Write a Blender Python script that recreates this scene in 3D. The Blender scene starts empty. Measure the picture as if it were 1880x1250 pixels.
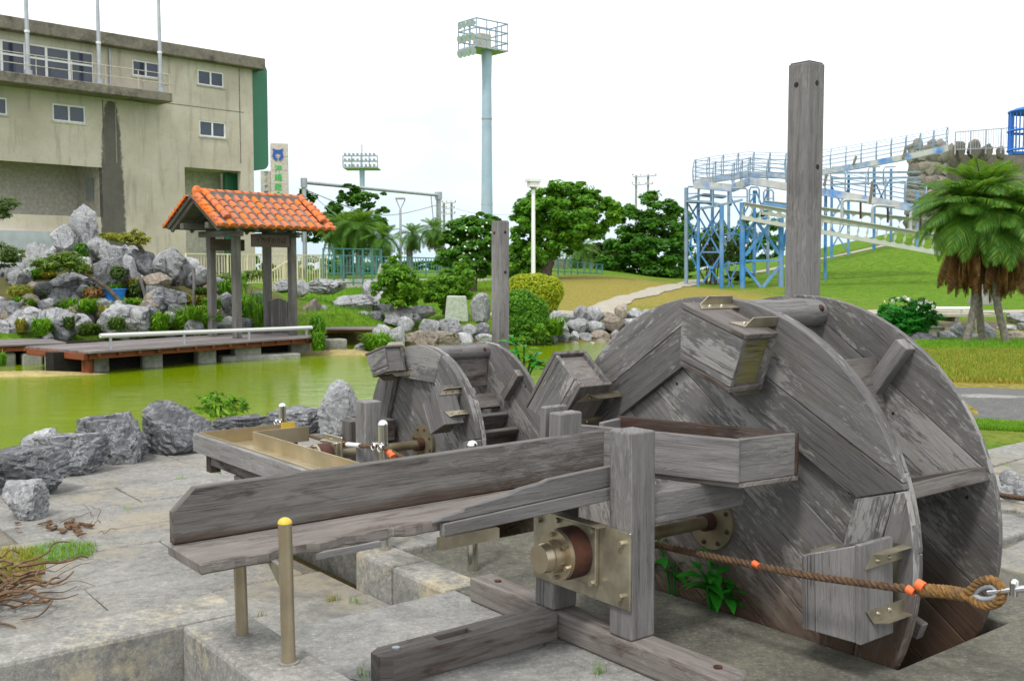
import bpy, bmesh, math, random
import numpy as np
from mathutils import Vector, Matrix, noise
R = math.radians
rnd = random.Random(7)
scene = bpy.context.scene
COL = scene.collection

# ------------------------------------------------------------------ camera
H = 1.6; FPX = 1900.0; CX = 940.0; CY = 625.0
PITCH = math.atan(130/1900.0)
cd = bpy.data.cameras.new('camera'); cam = bpy.data.objects.new('camera', cd); COL.objects.link(cam)
cam.location = (0, 0, H); cam.rotation_euler = (math.pi/2 - PITCH, 0, 0)
cd.sensor_width = 36; cd.lens = 36*FPX/1880; cd.clip_start = .05; cd.clip_end = 3000
cd.dof.use_dof = True; cd.dof.focus_distance = 5.6; cd.dof.aperture_fstop = 10.0
scene.camera = cam
# ------------------------------------------------------------------ world, sun, exposure
SUN_EL, SUN_AZ = R(58), R(205)      # azimuth measured from +Y clockwise
w = bpy.data.worlds.new('World'); scene.world = w; w.use_nodes = True
nt = w.node_tree; nt.nodes.clear()
def N(nt, t, **k):
    n = nt.nodes.new(t)
    for a, v in k.items():
        if a.startswith('i_'):
            key = a[2:]; key = int(key) if key.isdigit() else key.replace('_', ' ')
            n.inputs[key].default_value = v
        else: setattr(n, a, v)
    return n
def L(nt, a, b): nt.links.new(a, b)
def ramp(nt, fac, stops, interp='LINEAR'):
    r = nt.nodes.new('ShaderNodeValToRGB'); r.color_ramp.interpolation = interp
    e = r.color_ramp.elements
    while len(e) > 1: e.remove(e[-1])
    for i, (p, c) in enumerate(stops):
        el = e[0] if i == 0 else e.new(p)
        el.position = p; el.color = c if len(c) == 4 else (*c, 1)
    L(nt, fac, r.inputs[0]); return r.outputs[0]
def mixc(nt, fac, a, b, mode='MIX'):
    m = nt.nodes.new('ShaderNodeMix'); m.data_type = 'RGBA'; m.blend_type = mode
    for sock, v in ((m.inputs[0], fac), (m.inputs[6], a), (m.inputs[7], b)):
        if hasattr(v, 'is_linked'): L(nt, v, sock)
        elif isinstance(v, (int, float)): sock.default_value = v
        else: sock.default_value = (*v, 1) if len(v) == 3 else v
    return m.outputs[2]
def mth(nt, op, a, b=0.0, c=0.0, clamp=False):
    m = nt.nodes.new('ShaderNodeMath'); m.operation = op; m.use_clamp = clamp
    for s, v in zip(m.inputs, (a, b, c)):
        if hasattr(v, 'is_linked'): L(nt, v, s)
        else: s.default_value = v
    return m.outputs[0]

SKY_OFF = (1.3, 0, 0)
sky = N(nt, 'ShaderNodeTexSky', sky_type='NISHITA', sun_disc=False, sun_elevation=SUN_EL, sun_rotation=SUN_AZ, air_density=1.0, dust_density=2.0)
tc = N(nt, 'ShaderNodeTexCoord')
mp = N(nt, 'ShaderNodeMapping'); mp.inputs['Location'].default_value = SKY_OFF; mp.inputs['Scale'].default_value = (1.0, 1.0, 2.6); L(nt, tc.outputs['Generated'], mp.inputs[0])
nz = N(nt, 'ShaderNodeTexNoise', i_Scale=2.3, i_Detail=6.0, i_Roughness=.55); L(nt, mp.outputs[0], nz.inputs['Vector'])
cl = ramp(nt, nz.outputs[0], [(.31, (.62,)*3), (.47, (1, 1, 1))])
cc = ramp(nt, nz.outputs[0], [(.3, (7.8, 8.2, 8.6)), (.5, (8.9, 9.1, 9.3)), (.7, (9.3, 9.3, 9.3))])
sep = N(nt, 'ShaderNodeSeparateXYZ'); L(nt, tc.outputs['Generated'], sep.inputs[0])
hz = ramp(nt, sep.outputs[2], [(.0, (1, 1, 1)), (.09, (.5,)*3), (.2, (0, 0, 0))])
c1 = mixc(nt, cl, sky.outputs[0], cc)
c2 = mixc(nt, mth(nt, 'MULTIPLY', hz, .92), c1, (4.3, 5.5, 6.4))
bg = N(nt, 'ShaderNodeBackground', i_Strength=.1); L(nt, c2, bg.inputs[0])
L(nt, bg.outputs[0], N(nt, 'ShaderNodeOutputWorld').inputs[0])
sl = bpy.data.lights.new('sun', 'SUN'); sl.energy = 1.5; sl.angle = R(10); sl.color = (1, .96, .9)
sun = bpy.data.objects.new('sun', sl); COL.objects.link(sun)
sd = Vector((math.sin(SUN_AZ)*math.cos(SUN_EL), math.cos(SUN_AZ)*math.cos(SUN_EL), math.sin(SUN_EL)))
sun.rotation_euler = sd.to_track_quat('Z', 'Y').to_euler()
vs = scene.view_settings; vs.view_transform = 'Standard'; vs.look = 'None'; vs.exposure = 0.68; vs.gamma = 1; vs.use_curve_mapping = False
scene.cycles.max_bounces = 6; scene.cycles.diffuse_bounces = 3; scene.cycles.glossy_bounces = 3; scene.cycles.transmission_bounces = 4
scene.cycles.transparent_max_bounces = 8

# ------------------------------------------------------------------ measuring helpers (photo pixel -> place in the world)
TH = R(38)
def _ray(x, y):
    u = (x-CX)/FPX; v = (CY-y)/FPX
    return Vector((u, math.cos(PITCH)+v*math.sin(PITCH), -math.sin(PITCH)+v*math.cos(PITCH)))
def P(x, y, Y):
    d = _ray(x, y); return Vector((0, 0, H)) + d*(Y/d.y)
def G(x, y, z):
    d = _ray(x, y); return Vector((0, 0, H)) + d*((z-H)/d.z)
# ------------------------------------------------------------------ object helpers
ORG = {}
def thing(name, label, cat, org=(0, 0, 0), th=0.0, base=(0, 0, 0), group=None, kind=None):
    o = bpy.data.objects.new(name, None); COL.objects.link(o)
    o.empty_display_size = .1
    o.location = Vector(base) + Matrix.Rotation(th, 3, 'Z') @ Vector(org)
    o.rotation_euler = (0, 0, th)
    o['label'] = label
    if cat: o['category'] = cat
    if group: o['group'] = group
    if kind: o['kind'] = kind
    ORG[o.name] = Vector(org)
    return o
def tag(o, label, cat=None, group=None, kind=None):
    if label: o['label'] = label
    if cat: o['category'] = cat
    if group: o['group'] = group
    if kind: o['kind'] = kind
    return o
def dup(root, loc, rotz, label, group=None, scale=None):
    def rec(o, par):
        c = o.copy(); COL.objects.link(c)
        if par: c.parent = par
        for ch in o.children: rec(ch, c)
        return c
    r = rec(root, None); r.location = loc; r.rotation_euler = (0, 0, rotz)
    if scale: r.scale = scale if hasattr(scale, '__len__') else (scale,)*3
    r['label'] = label
    if group: r['group'] = group
    return r
class MB:
    """collects faces with uv along the grain; build() links them as one mesh object"""
    def __init__(s): s.v = []; s.f = []; s.uv = []; s.sm = []
    def add(s, vs, fs, g=(1, 0, 0), smooth=False, off=None):
        b = len(s.v); vs = [Vector(p) for p in vs]; s.v += vs
        g = Vector(g).normalized(); off = off or (rnd.uniform(0, 50), rnd.uniform(0, 50))
        for f in fs:
            n = Vector((0, 0, 0)); k = len(f)
            for i in range(k): n += vs[f[i]].cross(vs[f[(i+1) % k]])
            if n.length < 1e-12: n = Vector((0, 0, 1))
            n.normalize()
            e1 = g - n*g.dot(n)
            if e1.length < .3:
                e1 = n.orthogonal().normalized(); sc = .18
            else: e1.normalize(); sc = 1
            e2 = n.cross(e1)
            s.f.append([b+i for i in f]); s.sm.append(smooth)
            s.uv.append([(vs[i].dot(e1)*sc+off[0], vs[i].dot(e2)+off[1]) for i in f])
        return s
    def prism(s, poly, o, ex, ey, ez, depth, g=None):
        """poly (x,y) in frame o,ex,ey, extruded along ez by depth"""
        o = Vector(o); ex = Vector(ex); ey = Vector(ey); ez = Vector(ez); n = len(poly)
        a = [o+ex*p[0]+ey*p[1] for p in poly]; b = [p+ez*depth for p in a]
        fs = [list(range(n))[::-1], list(range(n, 2*n))] + [[i, (i+1) % n, n+(i+1) % n, n+i] for i in range(n)]
        vol = ex.cross(ey).dot(ez)*depth
        ar = sum(poly[i][0]*poly[(i+1) % n][1]-poly[(i+1) % n][0]*poly[i][1] for i in range(n))
        if vol*ar < 0: fs = [f[::-1] for f in fs]
        return s.add(a+b, fs, g if g is not None else ex)
    def box(s, lo, hi, g=None):
        lo = Vector(lo); hi = Vector(hi); d = hi-lo
        if g is None:
            i = max(range(3), key=lambda k: d[k]); g = [0, 0, 0]; g[i] = 1
        return s.prism([(0, 0), (d.x, 0), (d.x, d.y), (0, d.y)], lo, (1, 0, 0), (0, 1, 0), (0, 0, 1), d.z, g)
    def bar(s, p0, p1, wv, tv, ch=0):
        """bar from p0 to p1, full width vector wv, full thickness vector tv, centred on the line"""
        p0 = Vector(p0); p1 = Vector(p1); wv = Vector(wv); tv = Vector(tv); d = p1-p0
        o = p0-wv/2-tv/2
        W = wv.length; T = tv.length
        return s.prism([(0, 0), (W, 0), (W, T), (0, T)], o, wv.normalized(), tv.normalized(), d.normalized(), d.length, d)
    def rod(s, p0, p1, w, t=None, up=(0, 0, 1)):
        p0 = Vector(p0); p1 = Vector(p1); d = (p1-p0).normalized(); up = Vector(up)
        if abs(d.dot(up)) > .97: up = Vector((0, 1, 0)) if abs(d.y) < .9 else Vector((1, 0, 0))
        sx = d.cross(up).normalized(); sy = sx.cross(d)
        return s.bar(p0, p1, sx*w, sy*(t or w))
    def tube(s, pts, r, seg=8, caps=True, smooth=True):
        pts = [Vector(p) for p in pts]; n = len(pts)
        rs = r if hasattr(r, '__len__') else [r]*n
        b = []; prev = None
        for i, p in enumerate(pts):
            d = (pts[min(i+1, n-1)]-pts[max(i-1, 0)]).normalized()
            if prev is None: x = d.orthogonal().normalized()
            else: x = (prev-d*prev.dot(d)); x = x.normalized() if x.length > 1e-6 else d.orthogonal().normalized()
            prev = x; y = d.cross(x)
            b += [p+(x*math.cos(2*math.pi*k/seg)+y*math.sin(2*math.pi*k/seg))*rs[i] for k in range(seg)]
        fs = [[i*seg+k, i*seg+(k+1) % seg, (i+1)*seg+(k+1) % seg, (i+1)*seg+k] for i in range(n-1) for k in range(seg)]
        g = pts[-1]-pts[0]; off = (rnd.uniform(0, 50), rnd.uniform(0, 50))
        if g.length < 1e-6: g = Vector((0, 0, 1))
        s.add(b, fs, g, smooth, off)
        if caps:
            s.add(b[:seg], [list(range(seg))[::-1]], g, False, off)
            s.add(b[-seg:], [list(range(seg))], g, False, off)
        return s
    def dome(s, c, r, axis=(0, 0, 1), seg=12, k=4, flat=1.0):
        c = Vector(c); ax = Vector(axis).normalized(); x = ax.orthogonal().normalized(); y = ax.cross(x)
        pts = []; rs = []
        for i in range(k+1):
            t = i/k*math.pi/2
            pts.append(c+ax*(math.sin(t)*r*flat)); rs.append(max(r*math.cos(t), 1e-4))
        b = []
        for p, q in zip(pts, rs): b += [p+(x*math.cos(2*math.pi*j/seg)+y*math.sin(2*math.pi*j/seg))*q for j in range(seg)]
        fs = [[i*seg+j, i*seg+(j+1) % seg, (i+1)*seg+(j+1) % seg, (i+1)*seg+j] for i in range(k) for j in range(seg)]
        return s.add(b, fs, ax, True)
    def build(s, name, mat, parent=None, org=None, bevel=0, seg=1):
        me = bpy.data.meshes.new(name)
        if org is None and parent is not None:
            q = parent
            while q.name not in ORG and q.parent: q = q.parent
            org = ORG.get(q.name, Vector((0, 0, 0)))
        o0 = Vector(org) if org is not None else Vector((0, 0, 0))
        me.from_pydata([tuple(p-o0) for p in s.v], [], s.f)
        uvl = me.uv_layers.new(name='UVMap')
        flat = np.array([c for f in s.uv for uv in f for c in uv], dtype=np.float32)
        uvl.data.foreach_set('uv', flat)
        me.polygons.foreach_set('use_smooth', s.sm)
        me.validate(); me.update()
        if any(s.sm): me.set_sharp_from_angle(angle=R(50))
        me.materials.append(mat)
        ob = bpy.data.objects.new(name, me); COL.objects.link(ob)
        if parent is not None: ob.parent = parent
        elif org is not None: ob.location = o0
        if bevel:
            m = ob.modifiers.new('edge', 'BEVEL'); m.width = bevel; m.segments = seg; m.limit_method = 'ANGLE'; m.angle_limit = R(50)
        return ob
def text_mesh(txt, size, name, mat, parent, loc, rot, ext=.01, align='CENTER'):
    cu = bpy.data.curves.new(name, 'FONT'); cu.body = txt; cu.size = size; cu.extrude = ext; cu.align_x = align; cu.align_y = 'CENTER'
    cu.resolution_u = 2
    t = bpy.data.objects.new(name, cu); COL.objects.link(t)
    dg = bpy.context.evaluated_depsgraph_get(); me = bpy.data.meshes.new_from_object(t.evaluated_get(dg))
    bpy.data.objects.remove(t); me.materials.clear(); me.materials.append(mat)
    o = bpy.data.objects.new(name, me); COL.objects.link(o); o.parent = parent; o.location = loc; o.rotation_euler = rot
    return o
def clip(poly, nx, ny, c):
    """keep nx*x+ny*y<=c"""
    out = []; n = len(poly)
    for i in range(n):
        a = poly[i]; b = poly[(i+1) % n]
        da = nx*a[0]+ny*a[1]-c; db = nx*b[0]+ny*b[1]-c
        if da <= 0: out.append(a)
        if (da < 0 < db) or (db < 0 < da):
            t = da/(da-db); out.append((a[0]+(b[0]-a[0])*t, a[1]+(b[1]-a[1])*t))
    return out

# ------------------------------------------------------------------ materials
def new_mat(name):
    m = bpy.data.materials.new(name); m.use_nodes = True; nt = m.node_tree; nt.nodes.clear()
    out = N(nt, 'ShaderNodeOutputMaterial'); b = N(nt, 'ShaderNodeBsdfPrincipled'); L(nt, b.outputs[0], out.inputs[0])
    b.inputs['Roughness'].default_value = .8
    return m, nt, b
def noise_n(nt, vec, scale, detail=5, rough=.55, mapscale=None, dist=0):
    if mapscale is not None:
        mp = N(nt, 'ShaderNodeMapping'); mp.inputs['Scale'].default_value = mapscale; L(nt, vec, mp.inputs[0]); vec = mp.outputs[0]
    n = N(nt, 'ShaderNodeTexNoise', i_Scale=scale, i_Detail=float(detail), i_Roughness=rough, i_Distortion=dist); L(nt, vec, n.inputs['Vector'])
    return n.outputs[0]
def bump(nt, b, h, strength=.4, dist=.01):
    n = N(nt, 'ShaderNodeBump', i_Strength=strength, i_Distance=dist); L(nt, h, n.inputs['Height']); L(nt, n.outputs[0], b.inputs['Normal'])
def plain(name, col, rough=.6, metal=0.0, vary=.25, scale=6.0, bumpy=.15, spec=None, dirt=None, dirt_amt=.5, space='Object', rndv=0.0):
    m, nt, b = new_mat(name)
    tc = N(nt, 'ShaderNodeTexCoord')
    n1 = noise_n(nt, tc.outputs[space], scale, 6)
    n2 = noise_n(nt, tc.outputs[space], scale*.31, 4)
    k = tuple(max(0, c*(1-vary)) for c in col); l = tuple(min(1, c*(1+vary)) for c in col)
    c = ramp(nt, n1, [(.3, k), (.7, l)])
    if dirt:
        c = mixc(nt, mth(nt, 'MULTIPLY', ramp(nt, n2, [(.45, (0,)*3), (.65, (1,)*3)]), dirt_amt), c, dirt)
    if rndv:
        hs = N(nt, 'ShaderNodeHueSaturation'); L(nt, c, hs.inputs['Color']); oi = N(nt, 'ShaderNodeObjectInfo'); L(nt, mth(nt, 'ADD', mth(nt, 'MULTIPLY', oi.outputs['Random'], rndv), 1-rndv*.6), hs.inputs['Value']); L(nt, mth(nt, 'ADD', mth(nt, 'MULTIPLY', oi.outputs['Random'], rndv*.3), 1-rndv*.2), hs.inputs['Saturation']); c = hs.outputs[0]
    L(nt, c, b.inputs['Base Color']); b.inputs['Roughness'].default_value = rough; b.inputs['Metallic'].default_value = metal
    if spec is not None: b.inputs['Specular IOR Level'].default_value = spec
    if bumpy: bump(nt, b, n1, bumpy, .01)
    return m
def wood(name, dark, mid, light, patch=.5, brown=0.0, brown_col=(.055, .026, .014), zbrown=None, moss=0.0, grain=1.0, tone=.42, rough=.85):
    m, nt, b = new_mat(name)
    oi = N(nt, 'ShaderNodeObjectInfo'); uvs = N(nt, 'ShaderNodeVectorMath', operation='SCALE'); L(nt, N(nt, 'ShaderNodeUVMap').outputs[0], uvs.inputs[0]); L(nt, mth(nt, 'ADD', mth(nt, 'MULTIPLY', oi.outputs['Random'], .45), .9), uvs.inputs['Scale']); uv = uvs.outputs[0]
    fine = noise_n(nt, uv, 1.0, 4, .6, (5.0*grain, 150.0*grain, 1))
    med = noise_n(nt, uv, 1.0, 5, .6, (1.6*grain, 26.0*grain, 1), .3)
    big = noise_n(nt, uv, 1.0, 4, .55, (1.3, 3.2, 1), .4)
    pat = noise_n(nt, uv, 1.0, 7, .72, (11.0, 40.0, 1), .25)
    pm = noise_n(nt, uv, 1.0, 3, .5, (1.1, 2.6, 1))
    c = ramp(nt, med, [(.25, dark), (.5, mid), (.78, tuple(x*1.25 for x in mid))])
    c = mixc(nt, ramp(nt, big, [(.35, (0,)*3), (.7, (1,)*3)]), c, mixc(nt, .6, c, dark))
    # pale lichen flakes stretched along the grain
    f = mth(nt, 'ADD', pat, mth(nt, 'ADD', mth(nt, 'MULTIPLY', mth(nt, 'SUBTRACT', pm, .5), 1.3), mth(nt, 'MULTIPLY', mth(nt, 'SUBTRACT', oi.outputs['Random'], .5), .10)))
    f = ramp(nt, f, [(.61-.11*patch, (0,)*3), (.70-.10*patch, (1,)*3)])
    c = mixc(nt, mth(nt, 'MULTIPLY', f, .8*min(1, patch+.2)), c, light)
    lowf = noise_n(nt, uv, 1.0, 6, .7, (14.0, 60.0, 1)); c = mixc(nt, .4, c, mixc(nt, ramp(nt, lowf, [(.3, (0,)*3), (.7, (1,)*3)]), mixc(nt, .5, c, dark), mixc(nt, .3, c, light)))
    crn = noise_n(nt, uv, 1.0, 3, .5, (1.0, 34.0, 1), .15); crk = ramp(nt, crn, [(.485, (0,)*3), (.497, (1,)*3), (.503, (1,)*3), (.515, (0,)*3)])
    crk = mth(nt, 'MULTIPLY', crk, ramp(nt, big, [(.55, (0,)*3), (.63, (1,)*3)])); c = mixc(nt, mth(nt, 'MULTIPLY', crk, .6), c, tuple(x*.25 for x in dark))
    # fine dark checks
    ck = ramp(nt, fine, [(.30, (1,)*3), (.42, (0,)*3)])
    c = mixc(nt, mth(nt, 'MULTIPLY', ck, .6), c, tuple(x*.35 for x in dark))
    if brown:
        bn = noise_n(nt, uv, 1.0, 5, .65, (2.2, 9.0, 1), .8)
        bf = ramp(nt, bn, [(.62-.3*brown, (0,)*3), (.78-.3*brown, (1,)*3)])
        c = mixc(nt, mth(nt, 'MULTIPLY', bf, .85), c, brown_col)
    if zbrown is not None:
        pos = N(nt, 'ShaderNodeNewGeometry').outputs['Position']
        sp = N(nt, 'ShaderNodeSeparateXYZ'); L(nt, pos, sp.inputs[0])
        wob = noise_n(nt, uv, 1.0, 5, .6, (1.5, 12, 1), .6)
        zz = mth(nt, 'ADD', sp.outputs[2], mth(nt, 'MULTIPLY', mth(nt, 'SUBTRACT', wob, .5), .5))
        zf = ramp(nt, mth(nt, 'DIVIDE', mth(nt, 'SUBTRACT', zz, zbrown[0]), zbrown[1]-zbrown[0]), [(0, (1,)*3), (1, (0,)*3)])
        c = mixc(nt, mth(nt, 'MULTIPLY', zf, .78), c, mixc(nt, wob, brown_col, (.11, .055, .02)))
    if moss:
        mn = noise_n(nt, uv, 1.0, 5, .6, (5, 9, 1), .3)
        c = mixc(nt, mth(nt, 'MULTIPLY', ramp(nt, mn, [(.5, (0,)*3), (.62, (1,)*3)]), moss), c, (.20, .18, .05))
    hs = N(nt, 'ShaderNodeHueSaturation'); L(nt, c, hs.inputs['Color'])
    L(nt, mth(nt, 'ADD', mth(nt, 'MULTIPLY', oi.outputs['Random'], tone), .88-tone/2), hs.inputs['Value'])
    L(nt, hs.outputs[0], b.inputs['Base Color']); b.inputs['Roughness'].default_value = rough; b.inputs['Specular IOR Level'].default_value = .25
    hgt = mth(nt, 'ADD', mth(nt, 'MULTIPLY', fine, .5), mth(nt, 'ADD', mth(nt, 'MULTIPLY', med, .8), mth(nt, 'MULTIPLY', f, .25)))
    hgt = mth(nt, 'SUBTRACT', hgt, mth(nt, 'MULTIPLY', crk, .8))
    bump(nt, b, hgt, .8, .006)
    return m
def stone(name, a, bcol, c_, scale=3.0, sand=None, sand_amt=.0, stain=None, cracks=0.0, bstr=.6, bdist=.02, space='pos', rough=.9, speck=1.0, veins=0.0):
    m, nt, b = new_mat(name)
    if space == 'pos': v = N(nt, 'ShaderNodeNewGeometry').outputs['Position']
    else: v = N(nt, 'ShaderNodeTexCoord').outputs['Object']
    n1 = noise_n(nt, v, scale, 8, .65, None, .3); n2 = noise_n(nt, v, scale*7, 6, .7); n3 = noise_n(nt, v, scale*.35, 5, .6); n4 = noise_n(nt, v, scale*40, 3, .7)
    c = ramp(nt, n1, [(.3, a), (.5, bcol), (.7, c_)])
    c = mixc(nt, .5, c, ramp(nt, n2, [(.3, tuple(x*.45 for x in bcol)), (.7, tuple(min(1, x*1.55) for x in bcol))]))
    n6 = noise_n(nt, v, scale*17, 4, .7); c = mixc(nt, mth(nt, 'MULTIPLY', ramp(nt, n6, [(.55, (0,)*3), (.68, (1,)*3)]), .55*speck), c, tuple(min(1, x*1.35) for x in c_)); c = mixc(nt, mth(nt, 'MULTIPLY', ramp(nt, n6, [(.30, (1,)*3), (.42, (0,)*3)]), .5*speck), c, tuple(x*.5 for x in a))
    c = mixc(nt, mth(nt, 'MULTIPLY', ramp(nt, n4, [(.3, (1,)*3), (.5, (0,)*3)]), .45*(.3+.7*speck)), c, tuple(x*.5 for x in a))
    if veins:
        vn = noise_n(nt, v, scale*1.1, 5, .6, (1, 1.4, 2.2), 1.6); vr = ramp(nt, vn, [(.475, (0,)*3), (.497, (1,)*3), (.503, (1,)*3), (.53, (0,)*3)]); c = mixc(nt, mth(nt, 'MULTIPLY', vr, veins), c, (.62, .62, .62))
        vn = noise_n(nt, v, scale*.9, 6, .65, (1.5, 1, .6), 1.2); c = mixc(nt, mth(nt, 'MULTIPLY', ramp(nt, vn, [(.53, (0,)*3), (.62, (1,)*3)]), .8), c, tuple(x*.42 for x in a))
    if veins:
        mn = noise_n(nt, v, scale*.8, 5, .65, None, .6); c = mixc(nt, mth(nt, 'MULTIPLY', ramp(nt, mn, [(.58, (0,)*3), (.68, (1,)*3)]), .45), c, (.13, .125, .055))
    if sand:
        sf = ramp(nt, mth(nt, 'ADD', mth(nt, 'MULTIPLY', n3, .75), mth(nt, 'MULTIPLY', n2, .25)), [(.56-.2*sand_amt, (0,)*3), (.68-.2*sand_amt, (1,)*3)])
        c = mixc(nt, mth(nt, 'MULTIPLY', sf, .75), c, sand)
    if stain:
        n5 = noise_n(nt, v, scale*.6, 6, .7, None, .5)
        c = mixc(nt, mth(nt, 'MULTIPLY', ramp(nt, n5, [(.52, (0,)*3), (.66, (1,)*3)]), .7), c, stain)
    h = mth(nt, 'ADD', n1, mth(nt, 'MULTIPLY', n2, .4)); h = mth(nt, 'ADD', h, mth(nt, 'MULTIPLY', n4, .12))
    if cracks:
        dv = N(nt, 'ShaderNodeVectorMath', operation='ADD'); L(nt, v, dv.inputs[0])
        nn = N(nt, 'ShaderNodeTexNoise', i_Scale=3.0, i_Detail=4.0); L(nt, v, nn.inputs['Vector'])
        sc = N(nt, 'ShaderNodeVectorMath', operation='SCALE'); L(nt, nn.outputs['Color'], sc.inputs[0]); sc.inputs['Scale'].default_value = .35
        L(nt, sc.outputs[0], dv.inputs[1])
        vo = N(nt, 'ShaderNodeTexVoronoi', feature='DISTANCE_TO_EDGE', i_Scale=1.15); L(nt, dv.outputs[0], vo.inputs['Vector'])
        cr = ramp(nt, vo.outputs['Distance'], [(.004, (1,)*3), (.010, (0,)*3)])
        cr = mth(nt, 'MULTIPLY', cr, ramp(nt, n3, [(.48, (0,)*3), (.56, (1,)*3)]))
        c = mixc(nt, mth(nt, 'MULTIPLY', cr, cracks), c, (.03, .03, .028)); h = mth(nt, 'SUBTRACT', h, mth(nt, 'MULTIPLY', cr, .6))
    if space != 'pos':
        hs = N(nt, 'ShaderNodeHueSaturation'); L(nt, c, hs.inputs['Color']); oi = N(nt, 'ShaderNodeObjectInfo'); L(nt, mth(nt, 'ADD', mth(nt, 'MULTIPLY', oi.outputs['Random'], .5), .75), hs.inputs['Value']); c = hs.outputs[0]
    L(nt, c, b.inputs['Base Color']); b.inputs['Roughness'].default_value = rough; b.inputs['Specular IOR Level'].default_value = .2
    bump(nt, b, h, bstr, bdist)
    return m
def leafm(name, c1, c2, c3=None, trans=.35, rough=.5):
    m, nt, b = new_mat(name)
    geo = N(nt, 'ShaderNodeNewGeometry'); v = N(nt, 'ShaderNodeTexCoord').outputs['Object']
    n1 = noise_n(nt, v, 1.3, 3)
    f = mth(nt, 'ADD', mth(nt, 'MULTIPLY', geo.outputs['Random Per Island'], .65), mth(nt, 'MULTIPLY', n1, .4))
    stops = [(.15, c1), (.65, c2)] + ([(.97, c3)] if c3 else [])
    c = ramp(nt, f, stops); L(nt, c, b.inputs['Base Color']); b.inputs['Roughness'].default_value = rough; b.inputs['Specular IOR Level'].default_value = .3
    tr = N(nt, 'ShaderNodeBsdfTranslucent'); L(nt, mixc(nt, .4, c, (.25, .4, .02)), tr.inputs[0])
    mx = N(nt, 'ShaderNodeMixShader', i_0=trans); L(nt, b.outputs[0], mx.inputs[1]); L(nt, tr.outputs[0], mx.inputs[2])
    L(nt, mx.outputs[0], [n for n in nt.nodes if n.type == 'OUTPUT_MATERIAL'][0].inputs[0])
    return m

M_WOOD = wood('weathered_wood', (.078, .074, .074), (.168, .160, .159), (.40, .39, .375), patch=.74, moss=.07, zbrown=(.02, .42), brown_col=(.05, .02, .008))
M_WOODS = wood('stained_trough_wood', (.095, .085, .08), (.25, .235, .222), (.42, .40, .375), patch=.35, brown=.2, zbrown=(.685, .80), brown_col=(.042, .022, .017))
M_WOODP = wood('weathered_post_wood', (.105, .098, .096), (.23, .22, .217), (.40, .39, .37), patch=.15, grain=1.0)
M_WOODB = wood('brown_weathered_wood', (.075, .064, .058), (.21, .19, .18), (.37, .345, .32), patch=.2, brown=.36, brown_col=(.045, .026, .02))
M_WOODT = wood('timber_base_wood', (.095, .078, .07), (.25, .225, .208), (.41, .385, .355), patch=.2, brown=.26, brown_col=(.08, .045, .03))
M_WOODM = wood('mossy_wood', (.11, .09, .05), (.22, .20, .13), (.40, .38, .27), patch=.4, moss=.6)
M_WOODDK = wood('dark_wet_wood', (.03, .02, .016), (.075, .052, .045), (.2, .17, .15), patch=.2, brown=.5)
M_SIGN = wood('dark_sign_wood', (.06, .043, .036), (.11, .08, .07), (.16, .13, .12), patch=.05)
M_GATE = wood('gate_post_wood', (.075, .07, .066), (.16, .15, .142), (.26, .25, .24), patch=.15, grain=.5)
M_DECK = wood('deck_wood', (.13, .112, .11), (.27, .24, .235), (.38, .35, .34), patch=.2, grain=.5)
M_FASCIA = wood('red_brown_deck_beam', (.08, .022, .010), (.26, .075, .032), (.36, .15, .08), patch=.1, grain=.5)
M_STEEL = plain('dull_gold_steel', (.37, .335, .25), .33, .65, .3, 9, .12, dirt=(.13, .10, .065), dirt_amt=.6)
M_STEELP = plain('stainless_post', (.44, .375, .27), .30, .75, .15, 7, .05, dirt=(.35, .2, .08), dirt_amt=.3)
M_CHROME = plain('bright_steel', (.72, .72, .72), .12, 1.0, .05, 5, 0)
M_RUST = plain('rusted_iron', (.048, .020, .016), .7, .2, .5, 22, .4, dirt=(.19, .06, .018), dirt_amt=.35)
M_TRAY = plain('tray_steel', (.46, .40, .27), .32, .6, .2, 5, .06, dirt=(.38, .25, .08), dirt_amt=.4)
M_YELLOW = plain('yellow_paint', (.62, .43, .05), .5, 0, .2, 9)
M_ROPE = plain('brown_rope', (.085, .048, .026), .9, 0, .5, 60, .5, dirt=(.15, .088, .035), dirt_amt=.5)
M_ROPEY = plain('yellow_brown_rope', (.20, .105, .028), .9, 0, .5, 60, .5, dirt=(.10, .06, .03), dirt_amt=.6)
M_ORANGE = plain('orange_tape', (.68, .13, .03), .6, 0, .2, 30)
M_CONC = stone('kerb_concrete', (.15, .147, .14), (.265, .258, .237), (.40, .39, .36), 4.0, sand=(.56, .47, .28), sand_amt=.30, stain=(.10, .10, .09), bstr=.5, bdist=.01)
M_SLAB = stone('slab_concrete', (.14, .137, .13), (.25, .247, .235), (.37, .365, .34), 3.0, sand=(.48, .40, .24), sand_amt=-.1, stain=(.10, .105, .10), cracks=.9, bstr=.4, bdist=.008)
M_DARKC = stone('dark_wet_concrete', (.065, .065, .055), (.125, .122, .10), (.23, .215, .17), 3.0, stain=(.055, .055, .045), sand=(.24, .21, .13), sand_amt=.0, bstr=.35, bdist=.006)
M_PAVE = stone('pale_paving_stone', (.165, .162, .152), (.245, .24, .222), (.34, .33, .305), 2.6, sand=(.31, .265, .18), sand_amt=.3, stain=(.13, .13, .122), bstr=.7, bdist=.012)
M_JOINT = stone('paving_joint_dirt', (.10, .09, .075), (.17, .155, .125), (.24, .22, .18), 5, bstr=.4)
M_ROCK = stone('grey_limestone', (.10, .105, .115), (.30, .305, .315), (.56, .56, .56), 2.2, stain=(.085, .085, .085), bstr=1.0, bdist=.06, space='Object', speck=.25, veins=.55)
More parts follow.
